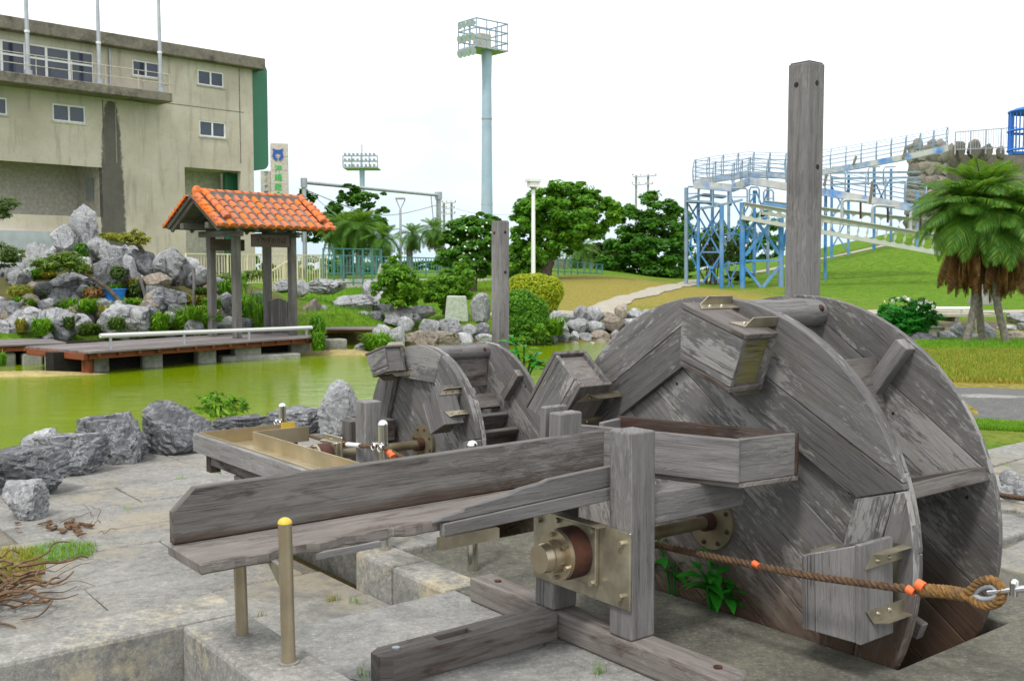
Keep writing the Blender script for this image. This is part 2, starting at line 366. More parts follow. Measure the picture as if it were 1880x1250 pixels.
M_ROCKD = stone('dark_limestone', (.055, .058, .065), (.15, .155, .165), (.42, .42, .42), 2.4, stain=(.04, .04, .042), bstr=1.0, bdist=.06, space='Object', speck=.25, veins=.4)
M_ROCKB = stone('brown_limestone', (.085, .07, .058), (.24, .20, .155), (.42, .39, .33), 2.0, stain=(.06, .05, .04), bstr=.9, bdist=.05, space='Object', speck=.3, veins=.3)
M_BCONC = None
M_PIER = stone('deck_pier_concrete', (.18, .18, .15), (.32, .32, .28), (.42, .42, .38), 2.0, stain=(.12, .12, .08), bstr=.3)
M_WHITE = plain('white_paint', (.78, .78, .77), .45, 0, .05, 4, 0)
M_LAMP = plain('lamp_white', (.85, .86, .86), .4, 0, .03, 4, 0)
M_PALEBLUE = plain('pale_blue_steel', (.33, .44, .55), .5, .1, .12, .6, 0, dirt=(.42, .48, .54), dirt_amt=.5)
M_GALVB = plain('blue_grey_steel', (.24, .33, .43), .5, .2, .2, 2, 0)
M_GALV = plain('galvanised_steel', (.42, .44, .47), .5, .4, .15, 2, 0)
M_BLUE = plain('faded_blue_paint', (.055, .23, .52), .55, 0, .3, 1.6, .05, dirt=(.30, .36, .42), dirt_amt=.55)
M_BLUEB = plain('bright_blue_paint', (.02, .16, .62), .5, 0, .15, 2, 0)
M_GREYP = plain('peeling_grey_paint', (.50, .50, .48), .6, 0, .15, 2.6, .05, dirt=(.03, .22, .62), dirt_amt=.95)
M_CREAMG = plain('pale_green_beam_paint', (.42, .45, .37), .55, 0, .12, 1.5, .05, dirt=(.42, .43, .38), dirt_amt=.4)
M_GREEN = plain('green_panel_paint', (.035, .17, .095), .5, 0, .06, .5, 0)
M_TEAL = plain('teal_fence_paint', (.06, .21, .19), .5, 0, .1, 3, 0)
M_CREAM = plain('cream_rail_paint', (.62, .56, .38), .5, 0, .1, 3, 0)
M_GLASS = plain('dark_window_glass', (.045, .055, .085), .08, 0, .3, .7, 0, spec=.6)
M_TILE = plain('orange_roof_tile', (.64, .15, .022), .7, 0, .35, 9, .3, dirt=(.22, .09, .055), dirt_amt=.6, space='Object', rndv=.55)
M_MORTAR = plain('roof_mortar', (.17, .155, .145), .9, 0, .35, 6, .3, dirt=(.06, .06, .058), dirt_amt=.6)
M_BARK = plain('bark', (.09, .07, .055), .95, 0, .5, 8, .6)
M_PALMB = plain('palm_bark', (.19, .17, .14), .95, 0, .45, 14, .6)
M_TWIG = plain('dry_twig', (.15, .088, .046), .9, 0, .55, 12, .3)
M_ASPH = stone('asphalt', (.085, .085, .083), (.125, .125, .122), (.17, .168, .16), 6, bstr=.4, bdist=.006)
M_PATH = stone('sandy_path', (.28, .255, .20), (.36, .33, .265), (.46, .425, .36), 2, bstr=.3)
M_MUD = stone('dry_pond_mud', (.20, .15, .06), (.36, .29, .12), (.46, .38, .2), 2, bstr=.5)
M_FLOWER = plain('white_petals', (.82, .82, .74), .6, 0, .05, 5, 0)
M_PINK = plain('blue_plastic', (.02, .22, .68), .35, 0, .1, 3, 0)
LF_DEEP = leafm('deep_green_leaves', (.025, .11, .010), (.08, .26, .020), (.20, .40, .03), .5)
LF_MID = leafm('mid_green_leaves', (.045, .17, .012), (.14, .38, .022), (.32, .52, .035), .5)
LF_OLIVE = leafm('olive_green_leaves', (.03, .065, .010), (.075, .14, .022), (.15, .22, .04))
LF_LIME = leafm('bright_lime_leaves', (.06, .19, .012), (.17, .40, .022), (.36, .52, .03), .5)
LF_YEL = leafm('yellow_green_leaves', (.20, .32, .015), (.52, .58, .025), (.85, .78, .04), .5)
LF_PINE = leafm('pine_needles', (.045, .11, .014), (.14, .25, .025), (.30, .36, .04))
LF_YPINE = leafm('yellowing_pine_needles', (.14, .17, .012), (.30, .30, .02), (.45, .38, .04))
LF_PALM = leafm('palm_fronds', (.03, .11, .014), (.10, .26, .025), (.28, .38, .045), .45)
LF_DEAD = leafm('dead_palm_fronds', (.085, .040, .015), (.22, .10, .032), (.38, .21, .07), .2)
M_SHADE = stone('painted_shade_black', (.012, .012, .010), (.022, .021, .018), (.035, .034, .03), 2)  # near-black colour painted as shade, under the deck and in the beam slot
LF_GRASS = leafm('grass_blades', (.05, .15, .010), (.13, .30, .014), (.30, .38, .02), .3)
LF_DRY = leafm('dry_grass_blades', (.16, .17, .015), (.34, .29, .03), (.48, .36, .06), .3)
LF_WEED = leafm('glossy_weed_leaves', (.01, .14, .010), (.02, .24, .016), (.05, .34, .03), .3, .35)
# ------------------------------------------------------------------ terrain and pond
POND = [(-26, 2), (-7, 4.2), (-4.9, 7.0), (-4.5, 9.4), (-3.7, 10.8), (-2.3, 12.2), (.4, 12.6), (3, 14.8), (6, 20), (9, 24.2), (14, 26.4), (24, 27.5),
        (24, 36), (15, 35), (9, 33.2), (4.2, 30.4), (2.0, 29.3), (.2, 28.0), (-1.2, 28.3), (-2.6, 29.6), (-4.6, 30.0), (-6.0, 28.6), (-7.2, 27.4), (-9, 26.2), (-12, 24.2), (-18, 22.4), (-26, 22)]
def pond_sd(X, Y):
    X = np.asarray(X, float); Y = np.asarray(Y, float); ins = np.zeros(X.shape, bool); d = np.full(X.shape, 1e9); n = len(POND)
    for i in range(n):
        x1, y1 = POND[i]; x2, y2 = POND[(i+1) % n]; ex, ey = x2-x1, y2-y1
        t = np.clip(((X-x1)*ex+(Y-y1)*ey)/(ex*ex+ey*ey), 0, 1)
        d = np.minimum(d, np.hypot(X-x1-t*ex, Y-y1-t*ey))
        c = ((y1 > Y) != (y2 > Y)); xi = x1+(Y-y1)*ex/(ey if abs(ey) > 1e-9 else 1e-9)
        ins ^= (c & (X < xi))
    return np.where(ins, -d, d)
def hgt(X, Y):
    X = np.asarray(X, float); Y = np.asarray(Y, float)
    rt = np.clip((X-4)/10, 0, 1); rt = rt*rt*(3-2*rt)
    h = np.where(Y > 26, (.03-.026*rt)*(np.minimum(Y, 75)-26), 0.0)+.02
    h = h+np.exp(-.5*(((X-44)/16)**2+((Y-84)/21)**2))*6.0*np.clip((Y-42)/24, 0, 1)
    h = h+np.exp(-.5*(((X+11.8)/3.4)**2+((Y-31.6)/2.7)**2))*1.6
    h = h+np.exp(-.5*(((X+14.6)/2.6)**2+((Y-29.0)/2.0)**2))*.55
    h = h+.05*np.sin(X*.7+1)*np.sin(Y*.6)*np.clip((Y-20)/10, 0, 1)
    near = (X < 2.6) & (Y < 14.5)
    h = np.where(near, -.34, h)
    h = np.where((Y < 12.2) & (X >= 2.6), -.12, h)
    sd = pond_sd(X, Y)
    bk = np.clip(sd/3.2, 0, 1); bk = bk*bk*(3-2*bk); fz = np.clip((Y-24)/3, 0, 1)*np.clip((X+4.5)/2, 0, 1)
    h = h-(.62*(1-bk)+.06)*fz*np.clip(1-(sd-3)/6, 0, 1)
    t = np.clip((sd+.35)/.5, 0, 1); t = t*t*(3-2*t)
    return np.where(sd > .15, h, -1.15+(h+1.15)*t)
def hz_(x, y): return float(hgt(np.array([x]), np.array([y]))[0])
def gh(px, py, y0=14, y1=140):
    """where the sight line through a photo pixel meets the terrain"""
    Yv = np.linspace(y0, y1, 1500); d = _ray(px, py); X = d.x/d.y*Yv; Z = H+d.z/d.y*Yv; hh = hgt(X, Yv); i = np.argmax(Z < hh)
    if not (Z < hh).any(): i = np.argmin(Z-hh)
    return Vector((X[i], Yv[i], hh[i]))
def axis(segs):
    out = [segs[0][0]]
    for a, b, s in segs:
        n = max(1, round((b-a)/s)); out += [a+(b-a)*(i+1)/n for i in range(n)]
    return np.array(out)
xs = axis([(-700, -120, 60), (-120, -40, 8), (-40, -22, 2), (-22, 26, .4), (26, 80, 2.5), (80, 200, 15), (200, 700, 60)])
ys = axis([(-30, 2, 4), (2, 42, .4), (42, 110, 1.7), (110, 300, 12), (300, 1500, 100)])
GX, GY = np.meshgrid(xs, ys); GZ = hgt(GX, GY)
nx_, ny_ = len(xs), len(ys)
verts = np.stack([GX.ravel(), GY.ravel(), GZ.ravel()], 1)
ii = np.arange(ny_-1)[:, None]*nx_+np.arange(nx_-1)[None, :]
faces = np.stack([ii, ii+1, ii+1+nx_, ii+nx_], -1).reshape(-1, 4)
me = bpy.data.meshes.new('ground'); me.from_pydata(verts.tolist(), [], faces.tolist()); me.polygons.foreach_set('use_smooth', [True]*len(faces))
dry = .95*np.exp(-.5*(((GX-6.5)/5)**2+((GY-50)/9)**2))+1.3*np.exp(-.5*(((GX-8.5)/6)**2+((GY-15.3)/2.6)**2))+.5*np.exp(-.5*(((GX-1)/3)**2+((GY-41)/6)**2))
earth = np.exp(-.5*(((GX+12)/5.0)**2+((GY-29.5)/3.4)**2))
at = me.attributes.new('earth', 'FLOAT', 'POINT'); at.data.foreach_set('value', earth.ravel().astype(np.float32))
at = me.attributes.new('dry', 'FLOAT', 'POINT'); at.data.foreach_set('value', dry.ravel().astype(np.float32))
m, nt, b = new_mat('grassy_ground')
pos = N(nt, 'ShaderNodeNewGeometry').outputs['Position']; at = N(nt, 'ShaderNodeAttribute', attribute_name='dry').outputs['Fac']
n1 = noise_n(nt, pos, .22, 6, .6); n2 = noise_n(nt, pos, 1.3, 6, .7); n3 = noise_n(nt, pos, 9, 5, .7); n4 = noise_n(nt, pos, 30, 3, .7)
n5 = noise_n(nt, pos, 2.6, 6, .7, None, .4)
g = ramp(nt, mth(nt, 'ADD', mth(nt, 'MULTIPLY', n3, .5), mth(nt, 'MULTIPLY', n5, .5)), [(.32, (.030, .085, .006)), (.48, (.095, .20, .012)), (.66, (.21, .32, .025))])
d = ramp(nt, n3, [(.28, (.13, .11, .025)), (.5, (.28, .235, .05)), (.75, (.40, .35, .10))])
f = mth(nt, 'ADD', at, mth(nt, 'MULTIPLY', mth(nt, 'SUBTRACT', mth(nt, 'ADD', mth(nt, 'MULTIPLY', n1, .6), mth(nt, 'MULTIPLY', n2, .5)), .5), 1.5))
c = mixc(nt, ramp(nt, f, [(.22, (0,)*3), (.62, (1,)*3)]), g, d)
c = mixc(nt, mth(nt, 'MULTIPLY', ramp(nt, n4, [(.3, (1,)*3), (.5, (0,)*3)]), .4), c, (.03, .06, .008))
n7 = noise_n(nt, pos, .8, 6, .75, None, .5); c = mixc(nt, mth(nt, 'MULTIPLY', ramp(nt, n7, [(.55, (0,)*3), (.72, (1,)*3)]), .5), c, mixc(nt, n3, (.12, .16, .02), (.36, .34, .07)))
ea = N(nt, 'ShaderNodeAttribute', attribute_name='earth').outputs['Fac']
c = mixc(nt, ramp(nt, mth(nt, 'ADD', ea, mth(nt, 'MULTIPLY', mth(nt, 'SUBTRACT', n2, .5), .8)), [(.42, (0,)*3), (.6, (1,)*3)]), c, mixc(nt, n3, (.05, .05, .02), (.16, .15, .06)))
spz = N(nt, 'ShaderNodeSeparateXYZ'); L(nt, pos, spz.inputs[0])
c = mixc(nt, ramp(nt, mth(nt, 'ADD', spz.outputs[2], .6), [(.25, (1,)*3), (.5, (0,)*3)]), c, (.16, .12, .05))
L(nt, c, b.inputs['Base Color']); b.inputs['Roughness'].default_value = .95; b.inputs['Specular IOR Level'].default_value = .1
bump(nt, b, mth(nt, 'ADD', n3, n4), .8, .05)
me.materials.append(m); me.update()
ground = bpy.data.objects.new('ground', me); COL.objects.link(ground)
tag(ground, 'grassy park ground with a hill on the right and lawns round the pond', kind='structure')

m, nt, b = new_mat('green_pond_water')
pos = N(nt, 'ShaderNodeNewGeometry').outputs['Position']
n1 = noise_n(nt, pos, .25, 4); n2 = noise_n(nt, pos, 7.0, 4, .6, (1, 2.2, 1)); n3 = noise_n(nt, pos, 1.6, 3, .5, (1, 1.8, 1))
L(nt, ramp(nt, n1, [(.3, (.125, .195, .002)), (.7, (.18, .25, .003))]), b.inputs['Base Color'])
b.inputs['Roughness'].default_value = .07; b.inputs['IOR'].default_value = 1.33; b.inputs['Specular IOR Level'].default_value = .13
bump(nt, b, mth(nt, 'ADD', mth(nt, 'MULTIPLY', n2, .5), n3), .32, .03)
mb = MB(); mb.add([(-26, 1.9, -.5), (24.2, 1.9, -.5), (24.2, 36.4, -.5), (-26, 36.4, -.5)], [[0, 1, 2, 3]])
water = mb.build('pond_water', m); tag(water, 'murky yellow green pond water with faint ripples', kind='structure')

def blob_sheet(name, mat, cx, cy, rx, ry, z, hgt_, seed, rot=0, rings=7, seg=36, label=None):
    r_ = random.Random(seed); ph = [r_.uniform(0, 6.28) for _ in range(4)]
    vs = [(0, 0, hgt_)]; fs = []
    for i in range(1, rings+1):
        t = i/rings
        for k in range(seg):
            a = 2*math.pi*k/seg; rr = t*(1+.16*math.sin(2*a+ph[0])+.12*math.sin(3*a+ph[1])+.08*math.sin(5*a+ph[2])+.05*math.sin(9*a+ph[3]))
            vs.append((math.cos(a)*rr*rx, math.sin(a)*rr*ry, hgt_*(1-t**2)*(1+.3*math.sin(7*a+5*t))-.01*(i == rings)))
    for k in range(seg): fs.append([0, 1+k, 1+(k+1) % seg])
    for i in range(rings-1):
        for k in range(seg): fs.append([1+i*seg+k, 1+(i+1)*seg+k, 1+(i+1)*seg+(k+1) % seg, 1+i*seg+(k+1) % seg])
    Mx = Matrix.Rotation(rot, 3, 'Z'); mb = MB(); mb.add([Vector((cx, cy, z))+Mx @ Vector(p) for p in vs], fs, smooth=True)
    o = mb.build(name, mat)
    tag(o, label, kind='structure'); return o
p = G(60, 690, -.5); blob_sheet('mud_bank', M_MUD, p.x-.4, p.y+.2, 1.5, .55, -.51, .07, 3, .2, label='dry yellow mud flat at the pond edge below the boardwalk')
p = G(610, 652, -.5); blob_sheet('mud_bank', M_MUD, p.x+.2, p.y+.5, 1.4, .6, -.51, .09, 5, .3, label='strip of yellow mud beside the concrete footing')

def strip(name, mat, pts, w, z, label, n=60, drape=True, kind='structure'):
    P_ = [Vector((p[0], p[1], 0)) for p in pts]; L_ = [0]
    for i in range(1, len(P_)): L_.append(L_[-1]+(P_[i]-P_[i-1]).length)
    out = []
    for k in range(n+1):
        d = L_[-1]*k/n; i = 0
        while i < len(P_)-2 and L_[i+1] < d: i += 1
        t = (d-L_[i])/(L_[i+1]-L_[i])
        p0 = P_[max(i-1, 0)]; p1 = P_[i]; p2 = P_[i+1]; p3 = P_[min(i+2, len(P_)-1)]
        out.append(.5*((2*p1)+(p2-p0)*t+(2*p0-5*p1+4*p2-p3)*t*t+(3*p1-p0-3*p2+p3)*t**3))
    vs = []; fs = []; M_ = 6
    for k, q in enumerate(out):
        d = (out[min(k+1, n)]-out[max(k-1, 0)]).normalized(); nrm = Vector((-d.y, d.x, 0))
        ww = w*(1+.12*math.sin(k*.9)+.08*math.sin(k*2.3))
        for j in range(M_+1):
            s = q+nrm*ww*(j/M_-.5); edge = -.05 if j in (0, M_) else 0
            vs.append((s.x, s.y, (hz_(s.x, s.y) if drape else 0)+z+edge))
    for k in range(n):
        for j in range(M_): a = k*(M_+1)+j; fs.append([a, a+1, a+M_+2, a+M_+1])
    mb = MB(); mb.add(vs, fs, (0, 1, 0), True); o = mb.build(name, mat); tag(o, label, kind=kind); return o
strip('footpath', M_PATH, [tuple(gh(x, y)[:2]) for x, y in ((900, 578), (960, 577), (1030, 575), (1100, 578), (1200, 577), (1400, 575), (1700, 571), (2000, 568))], 1.0, .06, 'pale sandy footpath running along the far side of the pond')
strip('dirt_path', M_PATH, [tuple(gh(x, y)[:2]) for x, y in ((1085, 577), (1130, 556), (1200, 535), (1280, 517), (1360, 505), (1440, 490), (1530, 472), (1622, 452))], 1.05, .08, 'sandy track climbing over the grass hill', n=90)
strip('asphalt_path', M_ASPH, [(1.6, 13.9), (4, 13.2), (6.2, 12.75), (9, 12.7), (14, 12.7), (22, 13.5)], 2.1, .03, 'grey asphalt path behind the right paving', n=40)
q = G(1815, 724, .07); o = blob_sheet('asphalt_patch', M_PAVE, q.x, q.y, .42, .22, .055, .006, 9, 0, 3, 24, 'pale worn oval patch in the asphalt path')

# ------------------------------------------------------------------ plaza, slab, kerbs (machine frame: a along the axles, b along the wheel faces)
def mw(a, b, z=0.0): return Matrix.Rotation(TH, 3, 'Z') @ Vector((a, b, z))
ca, sa = math.cos(TH), math.sin(TH)
plaza = thing('plaza', 'low paved terrace of pale worn stone slabs beside the pond', None, (0, 8, -.2), TH, kind='structure')
mb = MB()
for i in range(44):
    for k in range(40):
        x0, y0 = -7+.3*i, 3.4+.3*k
        if (x0 < 2.7 or y0 > 7.15) and x0 < 6: 
            c = mw(x0+.15, y0+.15)
            if float(pond_sd(c.x, c.y)) > -.05: x1 = min(x0+.3, 2.862) if y0 < 7.15 else x0+.3; mb.add([(x0, y0, -.222), (x1, y0, -.222), (x1, y0+.3, -.222), (x0, y0+.3, -.222)], [[0, 1, 2, 3]])
mb.build('joint_bed', M_JOINT, plaza)
r_ = random.Random(5); b0 = 3.72; cnt = 0
while b0 < 14.2:
    hb = r_.choice([.5, .58, .66, .75]); a0 = -6.0-r_.random()*.8
    amax = 2.862 if b0 < 7.0 else 6.0
    while a0 < amax-.01:
        la = r_.uniform(.8, 1.7); a1 = min(a0+la, amax)
        c = mw((a0+a1)/2, b0+hb/2); cx_ = CX+FPX*c.x/max(c.y, .1)
        if a1-a0 > .15 and float(pond_sd(c.x, c.y)) > -.15 and -260 < cx_ < 1000 and c.y > 4.2:
            j = .004; z = -.2+r_.uniform(-.005, .004); t1, t2 = r_.uniform(-.005, .005), r_.uniform(-.005, .005)
            k = r_.uniform(-.012, .012)
            mb = MB(); vs = [(a0+j, b0+j), (a1-j, b0+j+k*.4), (a1-j+k*.6, b0+hb-j), (a0+j, b0+hb-j)]
            top = [(x, y, z+t1*(x-a0)+t2*(y-b0)) for x, y in vs]; bot = [(x, y, -.24) for x, y in vs]
            mb.add(bot+top, [[4, 5, 6, 7], [0, 1, 5, 4], [1, 2, 6, 5], [2, 3, 7, 6], [3, 0, 4, 7]])
            mb.build('paving_stone', M_PAVE, plaza, bevel=.009); cnt += 1
        a0 = a1
    b0 += hb
# right hand paving of rough flagstones
terr = thing('stone_terrace', 'rough pale flagstone paving beyond the wheels, beside the asphalt path', None, (8, 2, 0), TH, kind='structure')
mb = MB(); mb.box((5.42, -8, -.5), (15, 4.6, -.03)); mb.build('joint_bed', M_JOINT, terr)
b0 = -7.0
while b0 < 4.2:
    hb = r_.uniform(.4, .75); a0 = 5.44-r_.random()*.5
    while a0 < 14:
        a1 = a0+r_.uniform(.5, 1.2); s0 = max(a0, 5.44)
        c = mw((s0+a1)/2, b0+hb/2); cx_ = CX+FPX*c.x/max(c.y, .1)
        if a1-s0 > .15 and c.y < 11.75 and 1500 < cx_ < 2250 and c.y > 4:
            k = [r_.uniform(-.03, .03) for _ in range(8)]; j = .014; z = r_.uniform(-.012, .022)
            vs = [(s0+j, b0+j+k[1]), (a1-j+k[2], b0+j+k[3]), (a1-j+k[4], b0+hb-j+k[5]), (s0+j+k[6]*.3, b0+hb-j+k[7])]
            mb = MB(); mb.add([(x, y, -.05) for x, y in vs]+[(x, y, z+r_.uniform(-.006, .006)) for x, y in vs], [[4, 5, 6, 7], [0, 1, 5, 4], [1, 2, 6, 5], [2, 3, 7, 6], [3, 0, 4, 7]])
            mb.build('flagstone', M_PAVE, terr, bevel=.015, seg=2)
        a0 = a1
    b0 += hb
def sbox(name, lo, hi, mat, label, bev=.012):
    mb = MB(); mb.box(lo, hi); o = mb.build(name, mat, None, org=((lo[0]+hi[0])/2, (lo[1]+hi[1])/2, lo[2]), bevel=bev, seg=2)
    o.rotation_euler = (0, 0, TH); o.location = Matrix.Rotation(TH, 3, 'Z') @ Vector(((lo[0]+hi[0])/2, (lo[1]+hi[1])/2, lo[2]))
    tag(o, label, kind='structure'); return o
sbox('concrete_slab', (1.40, -2, -.5), (2.92, 4.2, 0), M_SLAB, 'cracked grey concrete slab under the front timbers', .02)
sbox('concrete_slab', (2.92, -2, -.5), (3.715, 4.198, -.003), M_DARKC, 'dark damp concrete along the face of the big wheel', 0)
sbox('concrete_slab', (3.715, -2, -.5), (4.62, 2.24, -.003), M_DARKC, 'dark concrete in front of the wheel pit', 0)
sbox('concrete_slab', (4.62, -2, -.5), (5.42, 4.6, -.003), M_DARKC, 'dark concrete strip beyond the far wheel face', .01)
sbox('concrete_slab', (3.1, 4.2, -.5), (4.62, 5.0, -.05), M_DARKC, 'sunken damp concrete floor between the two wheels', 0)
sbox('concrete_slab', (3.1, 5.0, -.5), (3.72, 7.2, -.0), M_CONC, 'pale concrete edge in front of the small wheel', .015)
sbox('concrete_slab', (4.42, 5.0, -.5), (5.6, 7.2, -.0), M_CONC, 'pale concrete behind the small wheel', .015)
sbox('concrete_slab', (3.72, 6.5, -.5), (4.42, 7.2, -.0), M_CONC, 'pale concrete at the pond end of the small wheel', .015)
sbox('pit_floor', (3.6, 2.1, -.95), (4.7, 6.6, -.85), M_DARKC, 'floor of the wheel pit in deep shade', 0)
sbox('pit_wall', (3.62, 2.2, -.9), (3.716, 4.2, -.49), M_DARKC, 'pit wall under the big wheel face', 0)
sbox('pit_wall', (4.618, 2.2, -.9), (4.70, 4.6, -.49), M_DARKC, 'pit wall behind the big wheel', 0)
kb = thing('concrete_kerb', 'low concrete kerb carrying a steel bollard, between slab and sunken floor', 'kerb', (2.98, 4.6, -.2), TH)
for i, (b_0, b_1) in enumerate([(4.202, 4.72), (4.728, 5.12)]):
    mb = MB(); mb.box((2.863, b_0, -.24), (3.099, b_1, .004)); mb.build('kerb_block', M_CONC, kb, bevel=.022, seg=2)
ch = thing('water_channel', 'raised grey concrete channel in the near left corner of the picture', 'channel', (.4, 3.5, -.1), TH)
cuts = [-3.0, -1.6, -.25, .62, 1.527]
for a_0, a_1 in zip(cuts[:-1], cuts[1:]):
    mb = MB(); mb.box((a_0+.004, 3.543, -.3), (a_1-(.004 if a_1 < 1.5 else 0), 3.80, .35)); mb.build('kerb_block', M_CONC, ch, bevel=.016, seg=2)
cuts = [-.6, 1.4, 2.45, 3.541]
for b_0, b_1 in zip(cuts[:-1], cuts[1:]):
    mb = MB(); mb.box((1.285, b_0+.004, -.3), (1.524, b_1, .348)); mb.build('kerb_block', M_CONC, ch, bevel=.016, seg=2)
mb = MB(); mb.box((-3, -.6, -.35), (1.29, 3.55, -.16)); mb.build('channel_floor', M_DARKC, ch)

# ------------------------------------------------------------------ rocks
def rock_mesh(name, size, seed, sub, mat, rough=.13, cuts=10, taper=0.0, flat=0.0):
    r_ = random.Random(seed); bm = bmesh.new(); bmesh.ops.create_icosphere(bm, subdivisions=sub, radius=1)
    pl = []
    for k in range(cuts):
        v = Vector((r_.gauss(0, 1), r_.gauss(0, 1), r_.gauss(0, .8)))
        pl.append((v.normalized(), r_.uniform(.56, .88)))
    of = Vector((r_.uniform(0, 99), r_.uniform(0, 99), r_.uniform(0, 99))); q0 = Matrix.Rotation(r_.uniform(0, 6), 3, 'Z')
    for v in bm.verts:
        p = v.co.copy(); w0 = noise.noise_vector(p*1.1+of)*.30; p += w0
        for nrm, d in pl:
            e = p.dot(nrm)-d
            if e > 0: p -= nrm*e*.93
        q = (q0 @ Vector((p.x*1.0, p.y*1.5, p.z*2.6)))*1.6+of
        rd = noise.ridged_multi_fractal(q*1.3, .9, 2.1, 5, 1.0, 2.0)-1.0
        p *= 1+rough*.42*rd+rough*.7*noise.fractal(q*2.8, .8, 2.1, 5)
        v.co = p
    if flat:
        for v in bm.verts: v.co.z = min(v.co.z, flat+.06*noise.noise(v.co*3+of)+.10*v.co.x)
    if taper:
        for v in bm.verts: k = 1-taper*v.co.z; v.co.x *= k; v.co.y *= k
    lo = Vector([min(v.co[i] for v in bm.verts) for i in range(3)]); hi = Vector([max(v.co[i] for v in bm.verts) for i in range(3)])
    for v in bm.verts:
        t = [(v.co[i]-lo[i])/(hi[i]-lo[i]) for i in range(3)]
        v.co = ((t[0]-.5)*size[0], (t[1]-.5)*size[1], (t[2]*1.22-.22)*size[2])
    me = bpy.data.meshes.new(name); bm.to_mesh(me); bm.free()
    me.polygons.foreach_set('use_smooth', [True]*len(me.polygons)); me.set_sharp_from_angle(angle=R(32)); me.materials.append(mat)
    return me
_rs = [100]
def rock(name, base, size, label, mat=None, sub=3, rot=None, group=None, cat='rock', parent=None, rough=.13, cuts=12, taper=0.0, flat=0.0):
    _rs[0] += 1; me = rock_mesh(name, size, _rs[0], sub, mat or M_ROCK, rough, cuts, taper, flat)
    o = bpy.data.objects.new(name, me); COL.objects.link(o)
    o.rotation_euler = (rnd.uniform(-.08, .08), rnd.uniform(-.08, .08), rnd.uniform(-.4, .4) if rot is None else rot)
    if parent is not None:
        o.parent = parent; o.location = Vector(base)-ORG[parent.name]
    else:
        o.location = base; tag(o, label, cat, group)
    return o
def rock_px(px, yt, yb, wpx, Y, label, mat=None, sub=3, group=None, depth=.8, name='rock', rot=None, parent=None, rough=.13, taper=0.0, flat=0.0):
    k = Y/FPX; return rock(name, P(px, yb, Y), (wpx*k, max(.15, wpx*k*depth), (yb-yt)*k), label, mat, sub, rot, group, parent=parent, rough=rough, taper=taper, flat=flat)
# the row of boulders between the paving and the pond
NEAR = [((38, 878, 952, 92, 7.45, .1, .45), 'smallest pale boulder at the near left end of the pond edge row', M_ROCK),
        ((48, 818, 908, 150, 8.3, .1, .5), 'low wide dark boulder behind the small pale one at the pond edge', M_ROCKD),
        ((128, 793, 866, 124, 9.1, .12, .45), 'long grey boulder with a flat top, second in the pond edge row', M_ROCKD),
        ((74, 782, 838, 70, 9.3, .2, 0), 'pointed grey lump leaning against the long flat topped boulder', M_ROCK),
        ((213, 755, 852, 124, 9.75, .22, .35), 'upright squared boulder with a flat pale top at the pond edge', M_ROCKD),
        ((336, 732, 836, 132, 10.2, .3, 0), 'big dark pointed boulder beside the leafy plant at the pond edge', M_ROCKD),
        ((446, 762, 804, 106, 11.2, .05, .35), 'low flat boulder between the pointed one and the bollard', M_ROCKD),
        ((542, 745, 804, 114, 11.5, .08, .4), 'dark blocky boulder behind the thin steel bollard', M_ROCKD),
        ((606, 738, 775, 36, 11.9, .3, 0), 'little pointed stone beside the tall pale boulder', M_ROCK),
        ((625, 694, 794, 84, 11.3, .18, 0), 'tall pale grey boulder standing at the right end of the row', M_ROCK)]
for (px, yt, yb, wp, Y, tp, fl), lab, mt in NEAR:
    o = rock_px(px, yt, yb, wp*1.1, Y, lab, mt, 5, 'boulders edging the pond', depth=.75, name='boulder', rough=.11, taper=tp, flat=fl)
# ------------------------------------------------------------------ the two water wheels (machine frame)
def AA(x, y, a):
    d = _ray(x, y); t = a/(d.x*ca+d.y*sa); p = Vector((0, 0, H))+d*t
    return Vector((p.x*ca+p.y*sa, -p.x*sa+p.y*ca, p.z))
def BB(x, y, b):
    d = _ray(x, y); t = b/(-d.x*sa+d.y*ca); p = Vector((0, 0, H))+d*t
    return Vector((p.x*ca+p.y*sa, -p.x*sa+p.y*ca, p.z))
def ZZ(x, y, z):
    p = G(x, y, z); return Vector((p.x*ca+p.y*sa, -p.x*sa+p.y*ca, p.z))
def circ(r, n=72): return [(r*math.cos(2*math.pi*i/n), r*math.sin(2*math.pi*i/n)) for i in range(n)]
EX, EY, EZ = Vector((0, 1, 0)), Vector((0, 0, 1)), Vector((1, 0, 0))

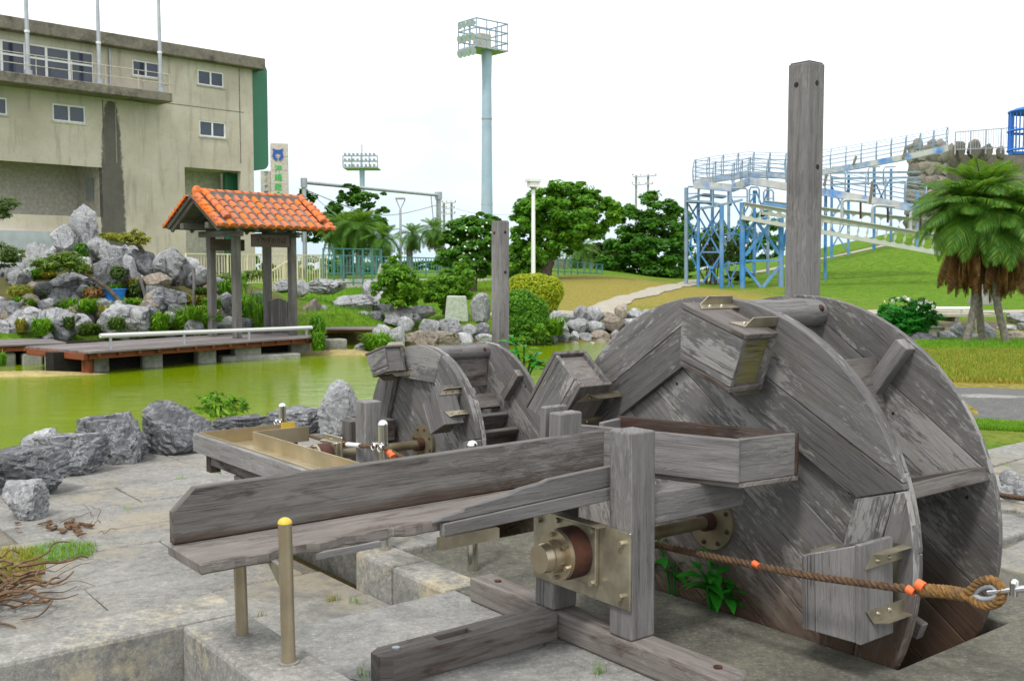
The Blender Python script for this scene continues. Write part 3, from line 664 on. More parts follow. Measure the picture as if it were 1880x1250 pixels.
def make_bucket(root, bh, zh, a1, phi, s, mats, toff=0.0, roff=0.0):
    T = Vector((0, -math.sin(phi), math.cos(phi))); Rr = Vector((0, math.cos(phi), math.sin(phi))); A = Vector((1, 0, 0)); k = s
    O = Vector((0, bh, zh))+T*toff+Rr*roff
    aF, aB = a1-.295*s, a1-.075*s; th = .024*s
    def pt(a, t, r): return O+A*a+T*(t*k)+Rr*(r*k)
    def board(poly, a0, a1_, mb): mb.prism([(t*k, r*k) for t, r in poly], O+A*a0, T, Rr, A, a1_-a0, T)
    def slab(t0, t1, r0, r1, a0, a1_, g):
        mb2 = MB(); mb2.prism([(0, 0), ((t1-t0)*k, 0), ((t1-t0)*k, (r1-r0)*k), (0, (r1-r0)*k)], pt(a0, t0, r0), T, Rr, A, a1_-a0, g); return mb2
    mb = MB(); board([(-.123, .815), (-.183, .998), (.195, .998), (.195, .815)], aF, aF+th, mb)
    bk = mb.build('bucket', mats[0], root, bevel=.003)
    mb = MB(); board([(-.112, .780), (-.122, .812), (.195, .812), (.195, .780)], aF+.001, aF+th, mb); mb.build('plank', mats[0], bk, bevel=.003)
    mb = MB(); board([(-.112, .780), (-.183, .998), (.195, .998), (.195, .780)], aB-th, aB, mb); mb.build('back_board', mats[0], bk)
    slab(-.190, .197, 1.000, 1.024, aF-.002, aB+.002, T).build('outer_board', mats[1], bk, bevel=.003)
    slab(-.105, .197, .754, .778, aF-.002, aB+.002, T).build('inner_board', mats[1], bk, bevel=.003)
    slab(.150, .174, .780, .996, aF+th+.001, aB-th-.001, A).build('end_panel', mats[2], bk)
    La = (a1-.002)-(aF+.03*s)
    for r0, sg, ts in ((1.025, 1, ((-.12, -1), (.10, 1))), (.753, -1, ((-.07, -1), (.12, 1)))):
        for t, fs in ts:                                  # steel angle irons carrying the bucket off the wheel face
            mb = MB(); p0 = pt(aF+.03*s, t, r0); wd_ = .055*k
            mb.prism([(.0, -wd_*.5*fs), (La, -wd_*.5*fs), (La, wd_*.5*fs), (.045*s, wd_*.5*fs)], p0, A, T, Rr*sg, .005, A)
            mb.prism([(.045*s, .0055), (.085*s, wd_*.8), (La-.012, wd_*.8), (La-.004, .0055)], p0+T*(wd_*.5*fs), A, Rr*sg, T*fs*-1, .005, A)
            for q in (.075, .155): mb.dome(p0+A*q*s+Rr*sg*.005-T*fs*wd_*.1, .011*k, Rr*sg, 7, 2)
            mb.build('bracket', M_STEEL, bk)
        t0, t1 = ts[0][0]-.028, ts[1][0]+.028; mb = MB()
        mb.prism([(0, 0), ((t1-t0)*k, 0), ((t1-t0)*k, .045*k), (0, .045*k)], pt(a1-.0075, t0, r0+(-.062 if sg > 0 else .012)), T, Rr, A, .005, T)
        mb.build('foot_plate', M_STEEL, bk)
    return bk

def wheel(name, label, bh, zh, a1, a2, Rw, ringv, buckets, s, psi, logs, paddles, cleats, seams, bmats, group):
    root = thing(name, label, 'water wheel', (a1, bh, zh-Rw*.4), TH, group=group)
    O = lambda a: Vector((a, bh, zh))
    g2 = (math.cos(psi), math.sin(psi)); n2 = (-g2[1], g2[0]); G3 = Vector((0, g2[0], g2[1]))
    r_ = random.Random(int(bh*100))
    def planks(a, th, nm, mat, wid):
        c = -Rw+r_.uniform(.02, .08)-wid
        while c < Rw:
            w0 = wid*r_.uniform(.92, 1.06); poly = clip(clip(circ(Rw-.004), n2[0], n2[1], c+w0-.0035), -n2[0], -n2[1], -c)
            if len(poly) > 2:
                mb = MB(); mb.prism(poly, O(a+r_.uniform(0, .003)), EX, EY, EZ, th, G3); mb.build(nm, M_WOOD, root, bevel=.003)
            c += w0
    planks(a1+.033, .032, 'disc_plank', M_WOOD, .215*s)
    planks(a2, .034, 'disc_plank', M_WOOD, .235*s)
    # outer ring of thick boards whose inner edges make a polygon
    nv = len(ringv); V = [(r*math.cos(R(p)), r*math.sin(R(p))) for p, r in ringv]
    for i in range(nv):
        p, q = V[i], V[(i+1) % nv]; f0, f1 = R(ringv[i][0]), R(ringv[(i+1) % nv][0])
        ex, ey = q[0]-p[0], q[1]-p[1]; l = math.hypot(ex, ey); no = (ey/l, -ex/l); c = no[0]*p[0]+no[1]*p[1]
        w_ = clip(clip(circ(Rw), math.sin(f0), -math.cos(f0), -.002), -math.sin(f1), math.cos(f1), -.002)
        cuts = [c]+[c+x*s for x in seams[i % len(seams)]]+[9]
        for c0, c1_ in zip(cuts[:-1], cuts[1:]):
            poly = clip(clip(w_, -no[0], -no[1], -(c0+.002)), no[0], no[1], c1_-.002)
            if len(poly) > 2:
                mb = MB(); mb.prism(poly, O(a1-.006+r_.uniform(-.003, .001)), EX, EY, EZ, .036, (0, ex/l, ey/l)); mb.build('ring_board', M_WOOD, root, bevel=.004)
    # dark bolt heads
    mb = MB()
    for k in range(34):
        an = r_.uniform(0, 6.283); rr = Rw*math.sqrt(r_.uniform(.62**2, .95**2))
        mb.dome((a1-.001, bh+rr*math.cos(an), zh+rr*math.sin(an)), .0085*s**.4, (-1, 0, 0), 7, 2, .3)
    for k in range(14):
        an = r_.uniform(0, 6.283); rr = Rw*math.sqrt(r_.uniform(.1, .9)); mb.dome((a2-.001, bh+rr*math.cos(an), zh+rr*math.sin(an)), .008*s**.4, (-1, 0, 0), 7, 2, .3)
    o = mb.build('bolt_head', M_HOLE, root); o['kind'] = 'stuff'
    # cross logs, paddles, cleats between the faces
    for an, rr in logs:
        c = O(0)+Vector((0, math.cos(R(an)), math.sin(R(an))))*rr; mb = MB()
        rad = .072*s**.75; pts = [c+Vector((a1+.066+(a2-a1-.067)*t, 0, 0))+Vector((0, r_.uniform(-.004, .004), r_.uniform(-.004, .004))) for t in (0, .25, .5, .75, 1)]
        mb.tube(pts, [rad*.97, rad*1.02, rad, rad*1.03, rad*.96], 14); mb.build('cross_log', M_WOODP, root)
        mb = MB(); cc = c+Vector((a2-.05, 0, 0)); nd = Vector((0, -.75, .3)).normalized()
        mb.dome(cc+nd*rad*.98, .02*s**.7, nd, 9, 3, .5); mb.build('log_bolt', M_RUST, root)
    for an, r0, r1, th, roll in paddles:
        u = Vector((0, math.cos(R(an)), math.sin(R(an)))); t = Vector((0, -u.z, u.y)); t = (t*math.cos(roll)+u*math.sin(roll)); u2 = Vector((0, t.z, -t.y)); 
        mb = MB(); m_ = (r0+r1)/2; c = O(0)+u*m_
        mb.bar(c+Vector((a1+.067, 0, 0)), c+Vector((a2-.002, 0, 0)), u2*(r1-r0), t*th); mb.build('paddle', M_WOODB, root, bevel=.004)
    for an, r0, r1, wd, th, mat in cleats:
        u = Vector((0, math.cos(R(an)), math.sin(R(an)))); t = Vector((0, -u.z, u.y)); mb = MB()
        mb.bar(O(a2-th/2-.001)+u*r0, O(a2-th/2-.001)+u*r1, t*wd, Vector((th, 0, 0))); o = mb.build('cleat', mat, root, bevel=.004)
    # spokes and hub inside
    for k in range(6):
        an = R(20+60*k); u = Vector((0, math.cos(an), math.sin(an))); t = Vector((0, -u.z, u.y)); mb = MB()
        am = a1+.10+.30*(k % 2)*(a2-a1); mb.bar(O(am)+u*.03, O(am)+u*(Rw*.93), t*.075*s, Vector((.05*s, 0, 0))); mb.build('spoke', M_WOODB, root, bevel=.004)
    mb = MB(); mb.tube([O(a1-.94*(1 if s > .9 else .86)), O(a1+.032)], .030, 14); ax = mb.build('axle', M_FLANGE, root)
    mb = MB(); mb.tube([O(a1+.012), O(a1+.032)], .138*(1 if s > .9 else .92), 28); fl = mb.build('hub_flange', M_FLANGE, root)
    mb = MB()
    for k in range(8):
        an = 2*math.pi*k/8+.3; mb.dome(O(a1+.011)+Vector((0, math.cos(an), math.sin(an)))*.113*(1 if s > .9 else .92), .012*s**.6, (-1, 0, 0), 7, 2)
    mb.build('flange_bolt', M_RUST, fl)['kind'] = 'stuff'
    mb = MB(); mb.tube([O(a1-.035), O(a1+.011)], .045, 14); mb.build('axle_collar', M_RUST, root)
    for (phi, mats, tl, rl) in buckets: make_bucket(root, bh, zh, a1, R(phi), s, mats, tl, rl)
    return root
M_FLANGE = plain('dull_flange_steel', (.22, .19, .12), .5, .5, .3, 8, .1, dirt=(.15, .07, .03), dirt_amt=.6)
M_HOLE = plain('dark_bolt_iron', (.02, .016, .014), .7, .3, .3, 20)
wd = M_WOOD; W1 = (M_WOOD, M_WOODB, M_WOODM); W2 = (M_WOODP, M_WOODP, M_WOODDK); W3 = (M_WOOD, M_WOODB, M_WOODB); W4 = (M_WOOD, M_WOODB, M_WOODP); W5 = (M_WOODP, M_WOODP, M_WOODM)
big = wheel('waterwheel', 'large grey wooden water wheel with box buckets, standing in its pit at the right', 3.27, .40, 3.745, 4.42, 1.075,
            [(80.4, .765), (162.6, .835), (222, .81), (300, .80), (380, .87)],
            [(109, W1, -.072, 0), (178, W2, .078, 0), (38, W3, -.075, .085), (256, W2, 0, 0), (328, W2, 0, 0)], 1.0, R(36),
            [(96, .99), (24, .98), (240, .98), (310, .98)],
            [(164, .72, 1.06, .065, .10), (128, .60, .95, .03, .9), (60, .72, 1.05, .045, .5)],
            [(126, .72, 1.06, .075, .07, M_WOODP), (163.2, .70, 1.04, .07, .05, M_WOODB)], [(.19,), (.165,), (.17,), (.17,), (.17,)], None, 'water wheels')
small = wheel('waterwheel', 'smaller grey wooden water wheel nearer the pond, behind the long trough', 5.79, .435, 3.745, 4.28, .665,
              [(113, .46), (54, .53), (-8, .5), (-70, .47), (-130, .47), (-190, .47)][::-1],
              [(74, W4, -.083, 0), (153, W5, -.062, -.065), (225, W2, 0, 0), (297, W2, 0, 0), (0, W2, 0, 0)], .66, R(40),
              [(92, .60), (20, .6), (200, .6)],
              [(93, .36, .545, .028, 0), (150, .18, .34, .03, .5), (118, .25, .36, .03, 1.1), (172, .28, .42, .03, .9), (205, .40, .64, .03, 0)],
              [(131, .40, .64, .06, .05, M_WOODB)], [(9,), (.12,)], None, 'water wheels')

def bearing(root, a, b, z, s, plate_b0, plate_b1, plate_z0, plate_z1, drum_len=.20):
    mb = MB(); mb.box((a-.012, plate_b0, plate_z0), (a, plate_b1, plate_z1), (0, 1, 0)); pl = mb.build('bearing_plate', M_STEEL, root, bevel=.003)
    mb = MB(); h = .112*s; mb.box((a-.034, b-h, z-h), (a-.0125, b+h, z+h), (0, 1, 0)); mb.build('mount_plate', M_STEEL, pl, bevel=.004)
    mb = MB(); mb.tube([(a-.035, b, z), (a-drum_len*.5, b, z), (a-drum_len*.62, b, z)], [.098*s, .098*s, .092*s], 28); mb.build('bearing_drum', M_RUST, pl)
    mb = MB(); e = a-drum_len*.62; mb.tube([(e-.0005, b, z), (e-.018*s, b, z)], .096*s, 28)
    mb.tube([(e-.018*s, b, z), (e-.06*s, b, z)], .064*s, 24); mb.tube([(e-.06*s, b, z), (e-.095*s, b, z)], [.057*s, .053*s], 24); mb.build('bearing_cap', M_STEELP, pl)
    mb = MB()
    for k in range(6):
        an = k*math.pi/3+.4; mb.tube([(e-.018*s, b+.080*s*math.cos(an), z+.080*s*math.sin(an)), (e-.032*s, b+.080*s*math.cos(an), z+.080*s*math.sin(an))], .010*s, 6)
    for db in (-1, 1):
        for dz in (-1, 1): mb.tube([(a-.034, b+.10*s*db, z+.10*s*dz), (a-.052, b+.10*s*db, z+.10*s*dz)], .012*s, 6)
    for bb in (plate_b0+.045, plate_b1-.045):
        for zz in (plate_z0+.05, plate_z1-.05): mb.tube([(a-.012, bb, zz), (a-.030, bb, zz)], .013*s, 6)
    mb.build('bolt', M_STEEL, pl)['kind'] = 'stuff'

# stand of the big wheel
st = thing('wheel_stand', 'timber stand with bearing drum and crossed base beams before the large wheel', 'wheel stand', (2.9, 3.15, 0), TH, group='wheel stands')
mb = MB(); mb.prism([(0, 0), (.132, 0), (.132, .132), (0, .132)], (2.862, 2.888, .118), (1, 0, 0), (0, 1, 0), Vector((-.006, 0, 1)), .84, (0, 0, 1)); mb.build('post', M_WOODP, st, bevel=.008, seg=2)
ln = Vector((.012, -.025, 1)).normalized()
mb = MB(); x0, y0 = 2.862, 3.366
mb.prism([(0, 0), (.132, 0), (.132, .075), (0, .075)], (x0, y0, .118), (1, 0, 0), (0, 1, 0), ln, .865, (0, 0, 1))
mb.prism([(0, .0985), (.132, .0985), (.132, .134), (0, .134)], (x0, y0, .118), (1, 0, 0), (0, 1, 0), ln, .885, (0, 0, 1))
mb.prism([(.001, .0745), (.131, .0745), (.131, .099), (.001, .099)], (x0, y0, .119), (1, 0, 0), (0, 1, 0), ln, .70, (0, 0, 1)); mb.build('post', M_WOODP, st, bevel=.006)
def timber(name, pts2, z0, z1, g, parent, mat=None, mort=None, bev=.012):
    mb = MB(); mb.prism(pts2, (0, 0, z0), (1, 0, 0), (0, 1, 0), (0, 0, 1), z1-z0, g); return mb.build(name, mat or M_WOODT, parent, bevel=bev, seg=2)
# beam running towards the pond kerb, with a slot cut in its top
tm = [((2.12, 3.338), (2.853, 3.338), (2.853, 3.366), (2.12, 3.366)), ((2.12, 3.388), (2.853, 3.388), (2.853, 3.478), (2.12, 3.478)), ((2.44, 3.366), (2.853, 3.366), (2.853, 3.388), (2.44, 3.388)), ((2.12, 3.366), (2.16, 3.366), (2.16, 3.388), (2.12, 3.388))]
mb = MB(); b_lo, b_hi = 3.335, 3.462
s0, s1, t0, t1 = 2.27, 2.44, 3.378, 3.428
for poly in ([(2.03, b_lo), (2.857, b_lo), (2.857, t0), (1.985, t0), (1.985, b_lo+.03)], [(1.985, t1), (2.857, t1), (2.857, b_hi), (2.03, b_hi), (1.985, b_hi-.03)],
             [(1.985, t0), (s0, t0), (s0, t1), (1.985, t1)], [(s1, t0), (2.857, t0), (2.857, t1), (s1, t1)]):
    mb.prism(poly, (0, 0, .001), (1, 0, 0), (0, 1, 0), (0, 0, 1), .118, (1, 0, 0))
mb.box((s0, t0, .001), (s1, t1, .045), (1, 0, 0)); 
mb.build('base_beam', M_WOODT, st, bevel=.008)
mb = MB(); mb.box((s0+.002, t0+.002, .046), (s1-.002, t1-.002, .05), (1, 0, 0)); mb.build('mortise_shade', M_SHADE, st)  # near-black sheet on the slot bottom, painted as the shade inside it
mb = MB(); mb.tube([(2.08, 3.40, .114), (2.08, 3.40, .128)], .016, 8); mb.build('beam_bolt', M_GALV, st)
timber('base_beam', [(2.862, 2.42), (2.905, 2.385), (2.955, 2.385), (2.996, 2.42), (2.996, 4.0), (2.862, 4.0)], .001, .117, (0, 1, 0), st)
mb = MB()
for p in ((2.93, 2.50), (2.93, 3.86)): mb.tube([(p[0], p[1], .112), (p[0], p[1], .124)], .017, 8)
mb.build('beam_bolt', M_RUST, st)
mb = MB(); mb.box((2.985, 2.905, .565), (3.56, 3.03, .70), (1, 0, 0)); mb.build('support_beam', M_WOODP, st, bevel=.008)
bearing(st, 2.858, 3.185, .43, 1.10, 2.885, 3.490, .245, .560, .205)
# the plate as photographed is narrower in the middle: a welded fin along its top
mb = MB(); mb.box((2.80, 3.02, .560), (2.857, 3.40, .566), (0, 1, 0)); mb.build('plate_fin', M_STEEL, st)

# stand of the small wheel
s2 = thing('wheel_stand', 'low timber stand with rusty bearing drum before the smaller wheel', 'wheel stand', (3.15, 5.7, 0), TH, group='wheel stands')
p = AA(680, 745, 3.12)
mb = MB(); mb.box((3.10, 5.40, -.02), (3.215, 5.52, p.z+.02), (0, 0, 1)); mb.build('post', M_WOODP, s2, bevel=.006)
mb = MB(); mb.box((3.10, 5.93, -.02), (3.215, 6.05, .42), (0, 0, 1)); mb.build('post', M_WOODP, s2, bevel=.006)
mb = MB(); mb.box((3.40, 6.12, -.02), (3.52, 6.24, .58), (0, 0, 1)); mb.build('post', M_WOODB, s2, bevel=.006)
mb = MB(); mb.box((3.53, 6.10, .42), (3.74, 6.26, .57), (1, 0, 0)); mb.build('beam', M_WOODB, s2, bevel=.006)
mb = MB(); mb.box((3.05, 5.2, .0), (3.098, 6.3, .10), (0, 1, 0)); mb.build('base_beam', M_WOODT, s2, bevel=.006)
bearing(s2, 3.098, 5.79, .435, .82, 5.67, 5.92, .31, .56, .2)

# ------------------------------------------------------------------ long wooden trough, catch box
tr = thing('wooden_trough', 'long weathered wooden trough with a rotted broken front board', 'trough', (2.1, 3.2, .67), TH)
mb = MB(); mb.prism([(1.185, .695), (1.185, .805), (1.262, .878), (3.16, .890), (3.16, .695)], (0, 3.33, 0), (1, 0, 0), (0, 0, 1), (0, 1, 0), .032, (1, 0, 0)); mb.build('back_board', M_WOODS, tr, bevel=.005)
r_ = random.Random(3)
edge = [(1.178+1.72*i/46, 3.068+(r_.uniform(0, .016) if i < 28 else 0)+(.035*math.sin(i*.55)**2 if 4 < i < 20 else 0)) for i in range(47)]
mb = MB(); mb.prism([(1.178, 3.362)]+edge+[(3.16, 3.07), (3.16, 3.362)], (0, 0, .655), (1, 0, 0), (0, 1, 0), (0, 0, 1), .038, (1, 0, 0)); mb.build('floor_board', M_WOODT, tr, bevel=.006)
fr = [(2.02, .70), (2.06, .712), (2.15, .722), (2.16, .733), (2.35, .752), (2.42, .770), (2.52, .778), (2.56, .788), (2.70, .794), (2.86, .800), (3.12, .800)]
fr = fr+[(3.12, .727), (2.1, .694)]
mb = MB(); mb.prism(fr[::-1], (0, 3.040, 0), (1, 0, 0), (0, 0, 1), (0, 1, 0), .028, (1, 0, 0)); mb.build('front_board', M_WOODP, tr, bevel=.003)
mb = MB(); mb.prism([(2.06, .640), (2.06, .690), (3.12, .724), (3.12, .668)], (0, 3.036, 0), (1, 0, 0), (0, 0, 1), (0, 1, 0), .030, (1, 0, 0)); mb.build('front_rail', M_WOODP, tr, bevel=.004)
mb = MB(); mb.prism([(1.55, 0), (1.60, .02), (1.72, .012), (1.80, .022), (1.80, 0)], (0, 3.03, .650), (1, 0, 0), (0, 1, 0), (0, 0, 1), .02, (1, 0, 0)); mb.build('splinter', M_WOODP, tr)
mb = MB(); mb.box((2.04, 3.02, .600), (2.30, 3.05, .642), (1, 0, 0)); mb.build('steel_strap', M_STEEL, tr)
cb = thing('catch_box', 'open wooden box catching water, set against the large wheel on a beam', 'box', (3.35, 3.05, .71), TH)
c1, c2, c3, c0 = Vector((3.342, 2.747, 0)), Vector((3.673, 2.703, 0)), Vector((3.43, 3.56, 0)), Vector((3.10, 3.46, 0))
def wall(p, q, z0, z1, th, mat, nm='side_board', inset=0):
    d = (q-p).normalized(); n_ = Vector((-d.y, d.x, 0)); mb = MB()
    mb.prism([(0, 0), ((q-p).length, 0), ((q-p).length, z1-z0), (0, z1-z0)], Vector((p.x, p.y, z0)), d, (0, 0, 1), n_, th, d); return mb.build(nm, mat, cb, bevel=.004)
wall(c0, c1, .722, .905, -.024, M_WOODP); wall(c1+(c2-c1)*.0, c2, .722, .905, .024, M_WOODP, 'end_board')
wall(c2, c3, .722, .905, .024, M_WOODDK); wall(c3, c0+(c3-c0)*.45, .722, .895, .024, M_WOODP, 'end_board')
mb = MB(); mb.prism([(p.x, p.y) for p in (c0, c1, c2, c3)], (0, 0, .698), (1, 0, 0), (0, 1, 0), (0, 0, 1), .023, (0, 1, 0)); mb.build('bottom_board', M_WOODT, cb, bevel=.004)

# ------------------------------------------------------------------ steel posts holding the trough, bollards
for (px, py, b_, zt, rad, lab) in ((445, 1165, 3.309, .652, .0215, 'plain steel post standing under the trough on the channel kerb'), (530, 1215, 2.983, .80, .0225, 'steel post with a yellow worn dome top in front of the trough')):
    q = ZZ(px, py, .35); t = thing('steel_post', lab, 'post', (q.x, q.y, .348), TH, group='steel trough posts')
    mb = MB(); mb.tube([(q.x, q.y, .349), (q.x-.004, q.y+.004, zt)], rad, 18); mb.build('shaft', M_STEELP, t)
    mb = MB(); mb.tube([(q.x, q.y, .348), (q.x, q.y, .353)], rad*1.5, 18); mb.build('mortar_collar', M_CONC, t)
    if zt > .7:
        mb = MB(); mb.dome((q.x-.004, q.y+.004, zt), rad*1.03, (0, 0, 1), 16, 5, .8); mb.build('cap', M_YELLOW, t)
        mb = MB(); mb.prism([(0, 0), (.0, -.07), (.10, 0)], (q.x-.01, q.y+.03, .652), (0, 1, 0), (0, 0, 1), (1, 0, 0), .008); mb.build('bracket', M_STEEL, t)
def bollard(org, top, lab, rad=.029, ring=True):
    t = thing('bollard', lab, 'bollard', org, TH, group='stainless rope bollards')
    mb = MB(); mb.tube([org, (org[0], org[1], top-.02)], rad, 18); mb.build('shaft', M_CHROME2, t)
    mb = MB(); mb.dome((org[0], org[1], top-.02), rad*1.02, (0, 0, 1), 16, 5, .9); mb.build('cap', M_CHROME, t)
    if ring:
        mb = MB(); zz = top-.135; mb.tube([(org[0], org[1], zz-.012), (org[0], org[1], zz+.012)], rad*1.12, 18)
        for s_ in (-1, 1):
            c = Vector((org[0]-.02, org[1], zz))+Vector((-.02, -.035*s_, 0)); mb.tube([c+Vector((.02, 0, 0)), c], .011, 8); 
            pts = [c+Vector((-.004, .02*math.cos(a), .02*math.sin(a)-.012)) for a in np.linspace(0, 2*math.pi, 13)]; mb.tube(pts, .005, 6, False)
        mb.build('rope_eye', M_CHROME, t)
    return t
M_CHROME2 = plain('polished_bollard_steel', (.62, .60, .54), .18, .95, .08, 4, 0)
B1 = Vector((3.007, 5.038, 0.004)); bollard(B1, .745, 'bright steel bollard with a domed cap and rope hook on the kerb end')
q = ZZ(518, 742, .545); B2 = Vector((q.x, q.y, -.2)); bollard(B2, .55, 'thin steel bollard by the boulders at the far end of the rope')
q = ZZ(867, 812, .66); B3 = Vector((q.x, q.y, -.05)); bollard(B3, .665, 'steel bollard with only its white dome showing above the trough', .03, False)

def spline(pts, n):
    pts = [Vector(p) for p in pts]; out = []
    m_ = len(pts)-1
    for i in range(m_):
        p0, p1, p2, p3 = pts[max(i-1, 0)], pts[i], pts[i+1], pts[min(i+2, m_)]
        for k in range(n):
            t = k/n; out.append(.5*((2*p1)+(p2-p0)*t+(2*p0-5*p1+4*p2-p3)*t*t+(3*p1-p0-3*p2+p3)*t**3))
    return out+[pts[-1]]
def resample(pts, step):
    L_ = [0]
    for i in range(1, len(pts)): L_.append(L_[-1]+(pts[i]-pts[i-1]).length)
    n = max(2, int(L_[-1]/step)); out = []; j = 0
    for k in range(n+1):
        d = L_[-1]*k/n
        while j < len(pts)-2 and L_[j+1] < d: j += 1
        t = (d-L_[j])/max(1e-9, L_[j+1]-L_[j]); out.append(pts[j].lerp(pts[j+1], t))
    return out
def twisted(mb, pts, rad, pitch, strands=3, step=None):
    pts = resample(pts, step or pitch/9); n = len(pts); prev = None; fr_ = []
    for i in range(n):
        d = (pts[min(i+1, n-1)]-pts[max(0, i-1)]).normalized()
        x = d.orthogonal().normalized() if prev is None else (prev-d*prev.dot(d)).normalized(); prev = x; fr_.append((x, d.cross(x)))
    st_ = (pts[1]-pts[0]).length
    for s in range(strands):
        q = []
        for i in range(n):
            a = 2*math.pi*(i*st_/pitch+s/strands); q.append(pts[i]+(fr_[i][0]*math.cos(a)+fr_[i][1]*math.sin(a))*rad*.52)
        mb.tube(q, rad*.54, 6)
    return mb
# main rope
ra = 3.33
rp = [Vector((B3.x-.03, B3.y, .47)), Vector((3.36, 3.95, .36)), AA(1110, 978, ra), AA(1205, 1000, ra), AA(1340, 1028, ra), AA(1480, 1055, ra), AA(1600, 1072, ra), AA(1690, 1083, ra)]
rt = thing('rope', 'thick twisted brown rope crossing in front of the large wheel with a spliced eye', 'rope', (ra, 2.4, .3), TH)
mb = MB(); twisted(mb, spline(rp, 10), .0155, .075); mb.build('rope_body', M_ROPE, rt)
e0 = AA(1690, 1083, ra); e1 = AA(1775, 1092, ra)
mb = MB(); twisted(mb, spline([e0, e0.lerp(e1, .5)+Vector((0, 0, .004)), e1], 8), .024, .062, 4); mb.build('rope_splice', M_ROPEY, rt)
loop = [e1, AA(1800, 1068, ra-.01), AA(1826, 1066, ra-.02), AA(1841, 1086, ra-.02), AA(1830, 1106, ra-.02), AA(1800, 1110, ra-.01), e1]
mb = MB(); twisted(mb, spline(loop, 8), .0165, .06); mb.build('rope_loop', M_ROPEY, rt)
mb = MB(); il = [AA(1785, 1090, ra), AA(1803, 1078, ra-.01), AA(1822, 1076, ra-.02), AA(1830, 1087, ra-.02), AA(1822, 1097, ra-.02), AA(1803, 1099, ra-.01), AA(1785, 1090, ra)]
mb.tube(spline(il, 6), .0085, 8, False); mb.build('thimble', M_GALV, rt)
for (px, py, rr) in ((1388, 1036, .0175), (1690, 1075, .026), (1672, 1084, .02)):
    mb = MB(); c = AA(px, py, ra-.012); mb.tube([c+Vector((0, .014, .004)), c+Vector((0, -.014, -.004))], [rr*.8, rr*.75], 9); mb.build('tape_mark', M_ORANGE, rt)
mb = MB(); k0 = AA(1815, 1087, ra-.02); k1 = AA(1862, 1082, ra-.03); k2 = AA(1900, 1078, ra-.03)
mb.tube([k0, k1], .010, 10); mb.tube([k1-Vector((0, 0, .02)), k1+Vector((0, 0, .022))], .014, 10); mb.tube([k1, k2], .012, 10)
mb.dome(k1+Vector((0, 0, .022)), .014, (0, 0, 1), 10, 3); mb.build('shackle', M_CHROME, rt)
q = ZZ(1935, 1240, 0); Bx = Vector((k2.x, k2.y-.03, 0)); bollard(Bx, .66, 'steel bollard holding the rope eye just past the right frame edge', .03, False)
# rope between the pond bollard and the kerb bollard
rt2 = thing('rope', 'thin sagging brown rope between the two steel bollards by the steel tray', 'rope', (3.8, 7, .3), TH)
z2 = .415; pA = Vector((B2.x-.03, B2.y-.04, z2)); pB = Vector((B1.x-.03, B1.y+.03, .60))
pts = [pA.lerp(pB, t)+Vector((0, 0, -.05*4*t*(1-t))) for t in np.linspace(0, 1, 12)]
mb = MB(); twisted(mb, spline(pts, 3), .0125, .06, 3, .012); mb.build('rope_body', M_ROPE, rt2)
mb = MB(); a_ = pts[8]; b_ = pts[10]; mb.tube([a_.lerp(b_, .2), a_.lerp(b_, .8)], .0145, 10); mb.build('rope_sleeve', M_LAMP, rt2)
for c in (pts[1], pts[8]): mb = MB(); mb.tube([c+Vector((0, .012, 0)), c-Vector((0, .012, 0))], .017, 9); mb.build('tape_mark', M_ORANGE, rt2)
mb = MB(); twisted(mb, spline([Vector((B1.x-.02, B1.y-.04, .60)), Vector((B1.x+.1, B1.y-.25, .52)), Vector((B3.x-.02, B3.y+.03, .52))], 8), .0125, .06); mb.build('rope_body', M_ROPE, rt2)
mb = MB(); c = Vector((B1.x+.0, B1.y-.09, .565)); mb.tube([c+Vector((0, .02, .012)), c-Vector((0, .02, .012))], .021, 9); mb.build('tape_mark', M_ORANGE, rt2)
# a third rope end beyond the far wheel face
rt3 = thing('rope', 'short piece of brown rope beyond the large wheel at the right edge', 'rope', (5.5, .2, .5), TH)
q0 = P(1836, 908, 5.6); q1 = P(1900, 918, 5.2)
conv = lambda p: Vector((p.x*ca+p.y*sa, -p.x*sa+p.y*ca, p.z))
mb = MB(); twisted(mb, spline([conv(q0)+(conv(q0)-conv(q1)), conv(q0), conv(q1), conv(q1)*2-conv(q0)], 8), .014, .07); mb.build('rope_body', M_ROPE, rt3)

# ------------------------------------------------------------------ L shaped steel water tray on a wooden frame
ty = thing('steel_water_tray', 'L shaped shallow steel tray on a grey wooden frame near the boulders', 'water tray', (2.7, 6, -.2), TH)
z1 = .50; A0, A1, B1_, B0_ = 2.605, 2.885, 6.77, 6.53; be = 5.02; ae = 3.30
def pl(lo, hi, nm, mat, g=None, bev=0): mb = MB(); mb.box(lo, hi, g); return mb.build(nm, mat, ty, bevel=bev)
pl((A0+.006, be, z1-.095), (A1, B1_-.006, z1-.085), 'tray_floor', M_TRAY); pl((A1+.001, B0_, z1-.095), (ae, B1_-.006, z1-.085), 'tray_floor', M_TRAY)
pl((A1, be, z1-.094), (A1+.008, B0_+.008, z1+.01), 'tray_wall', M_TRAY); pl((A1+.009, B0_, z1-.084), (ae, B0_+.008, z1+.01), 'tray_wall', M_TRAY)
pl((A0, be, z1-.094), (A0+.005, B1_, z1+.004), 'tray_wall', M_TRAY); pl((A0+.006, B1_-.006, z1-.084), (ae, B1_, z1+.004), 'tray_wall', M_TRAY)
pl((A0-.034, be, z1-.125), (A0-.001, B1_+.03, z1-.004), 'side_board', M_WOODP, (0, 1, 0), .004)
pl((A0, B1_+.001, z1-.125), (ae, B1_+.03, z1-.006), 'side_board', M_WOODP, (1, 0, 0), .004)
pl((A0+.03, be, z1-.21), (A0+.10, B1_-.12, z1-.127), 'rail', M_WOODB, (0, 1, 0), .004)
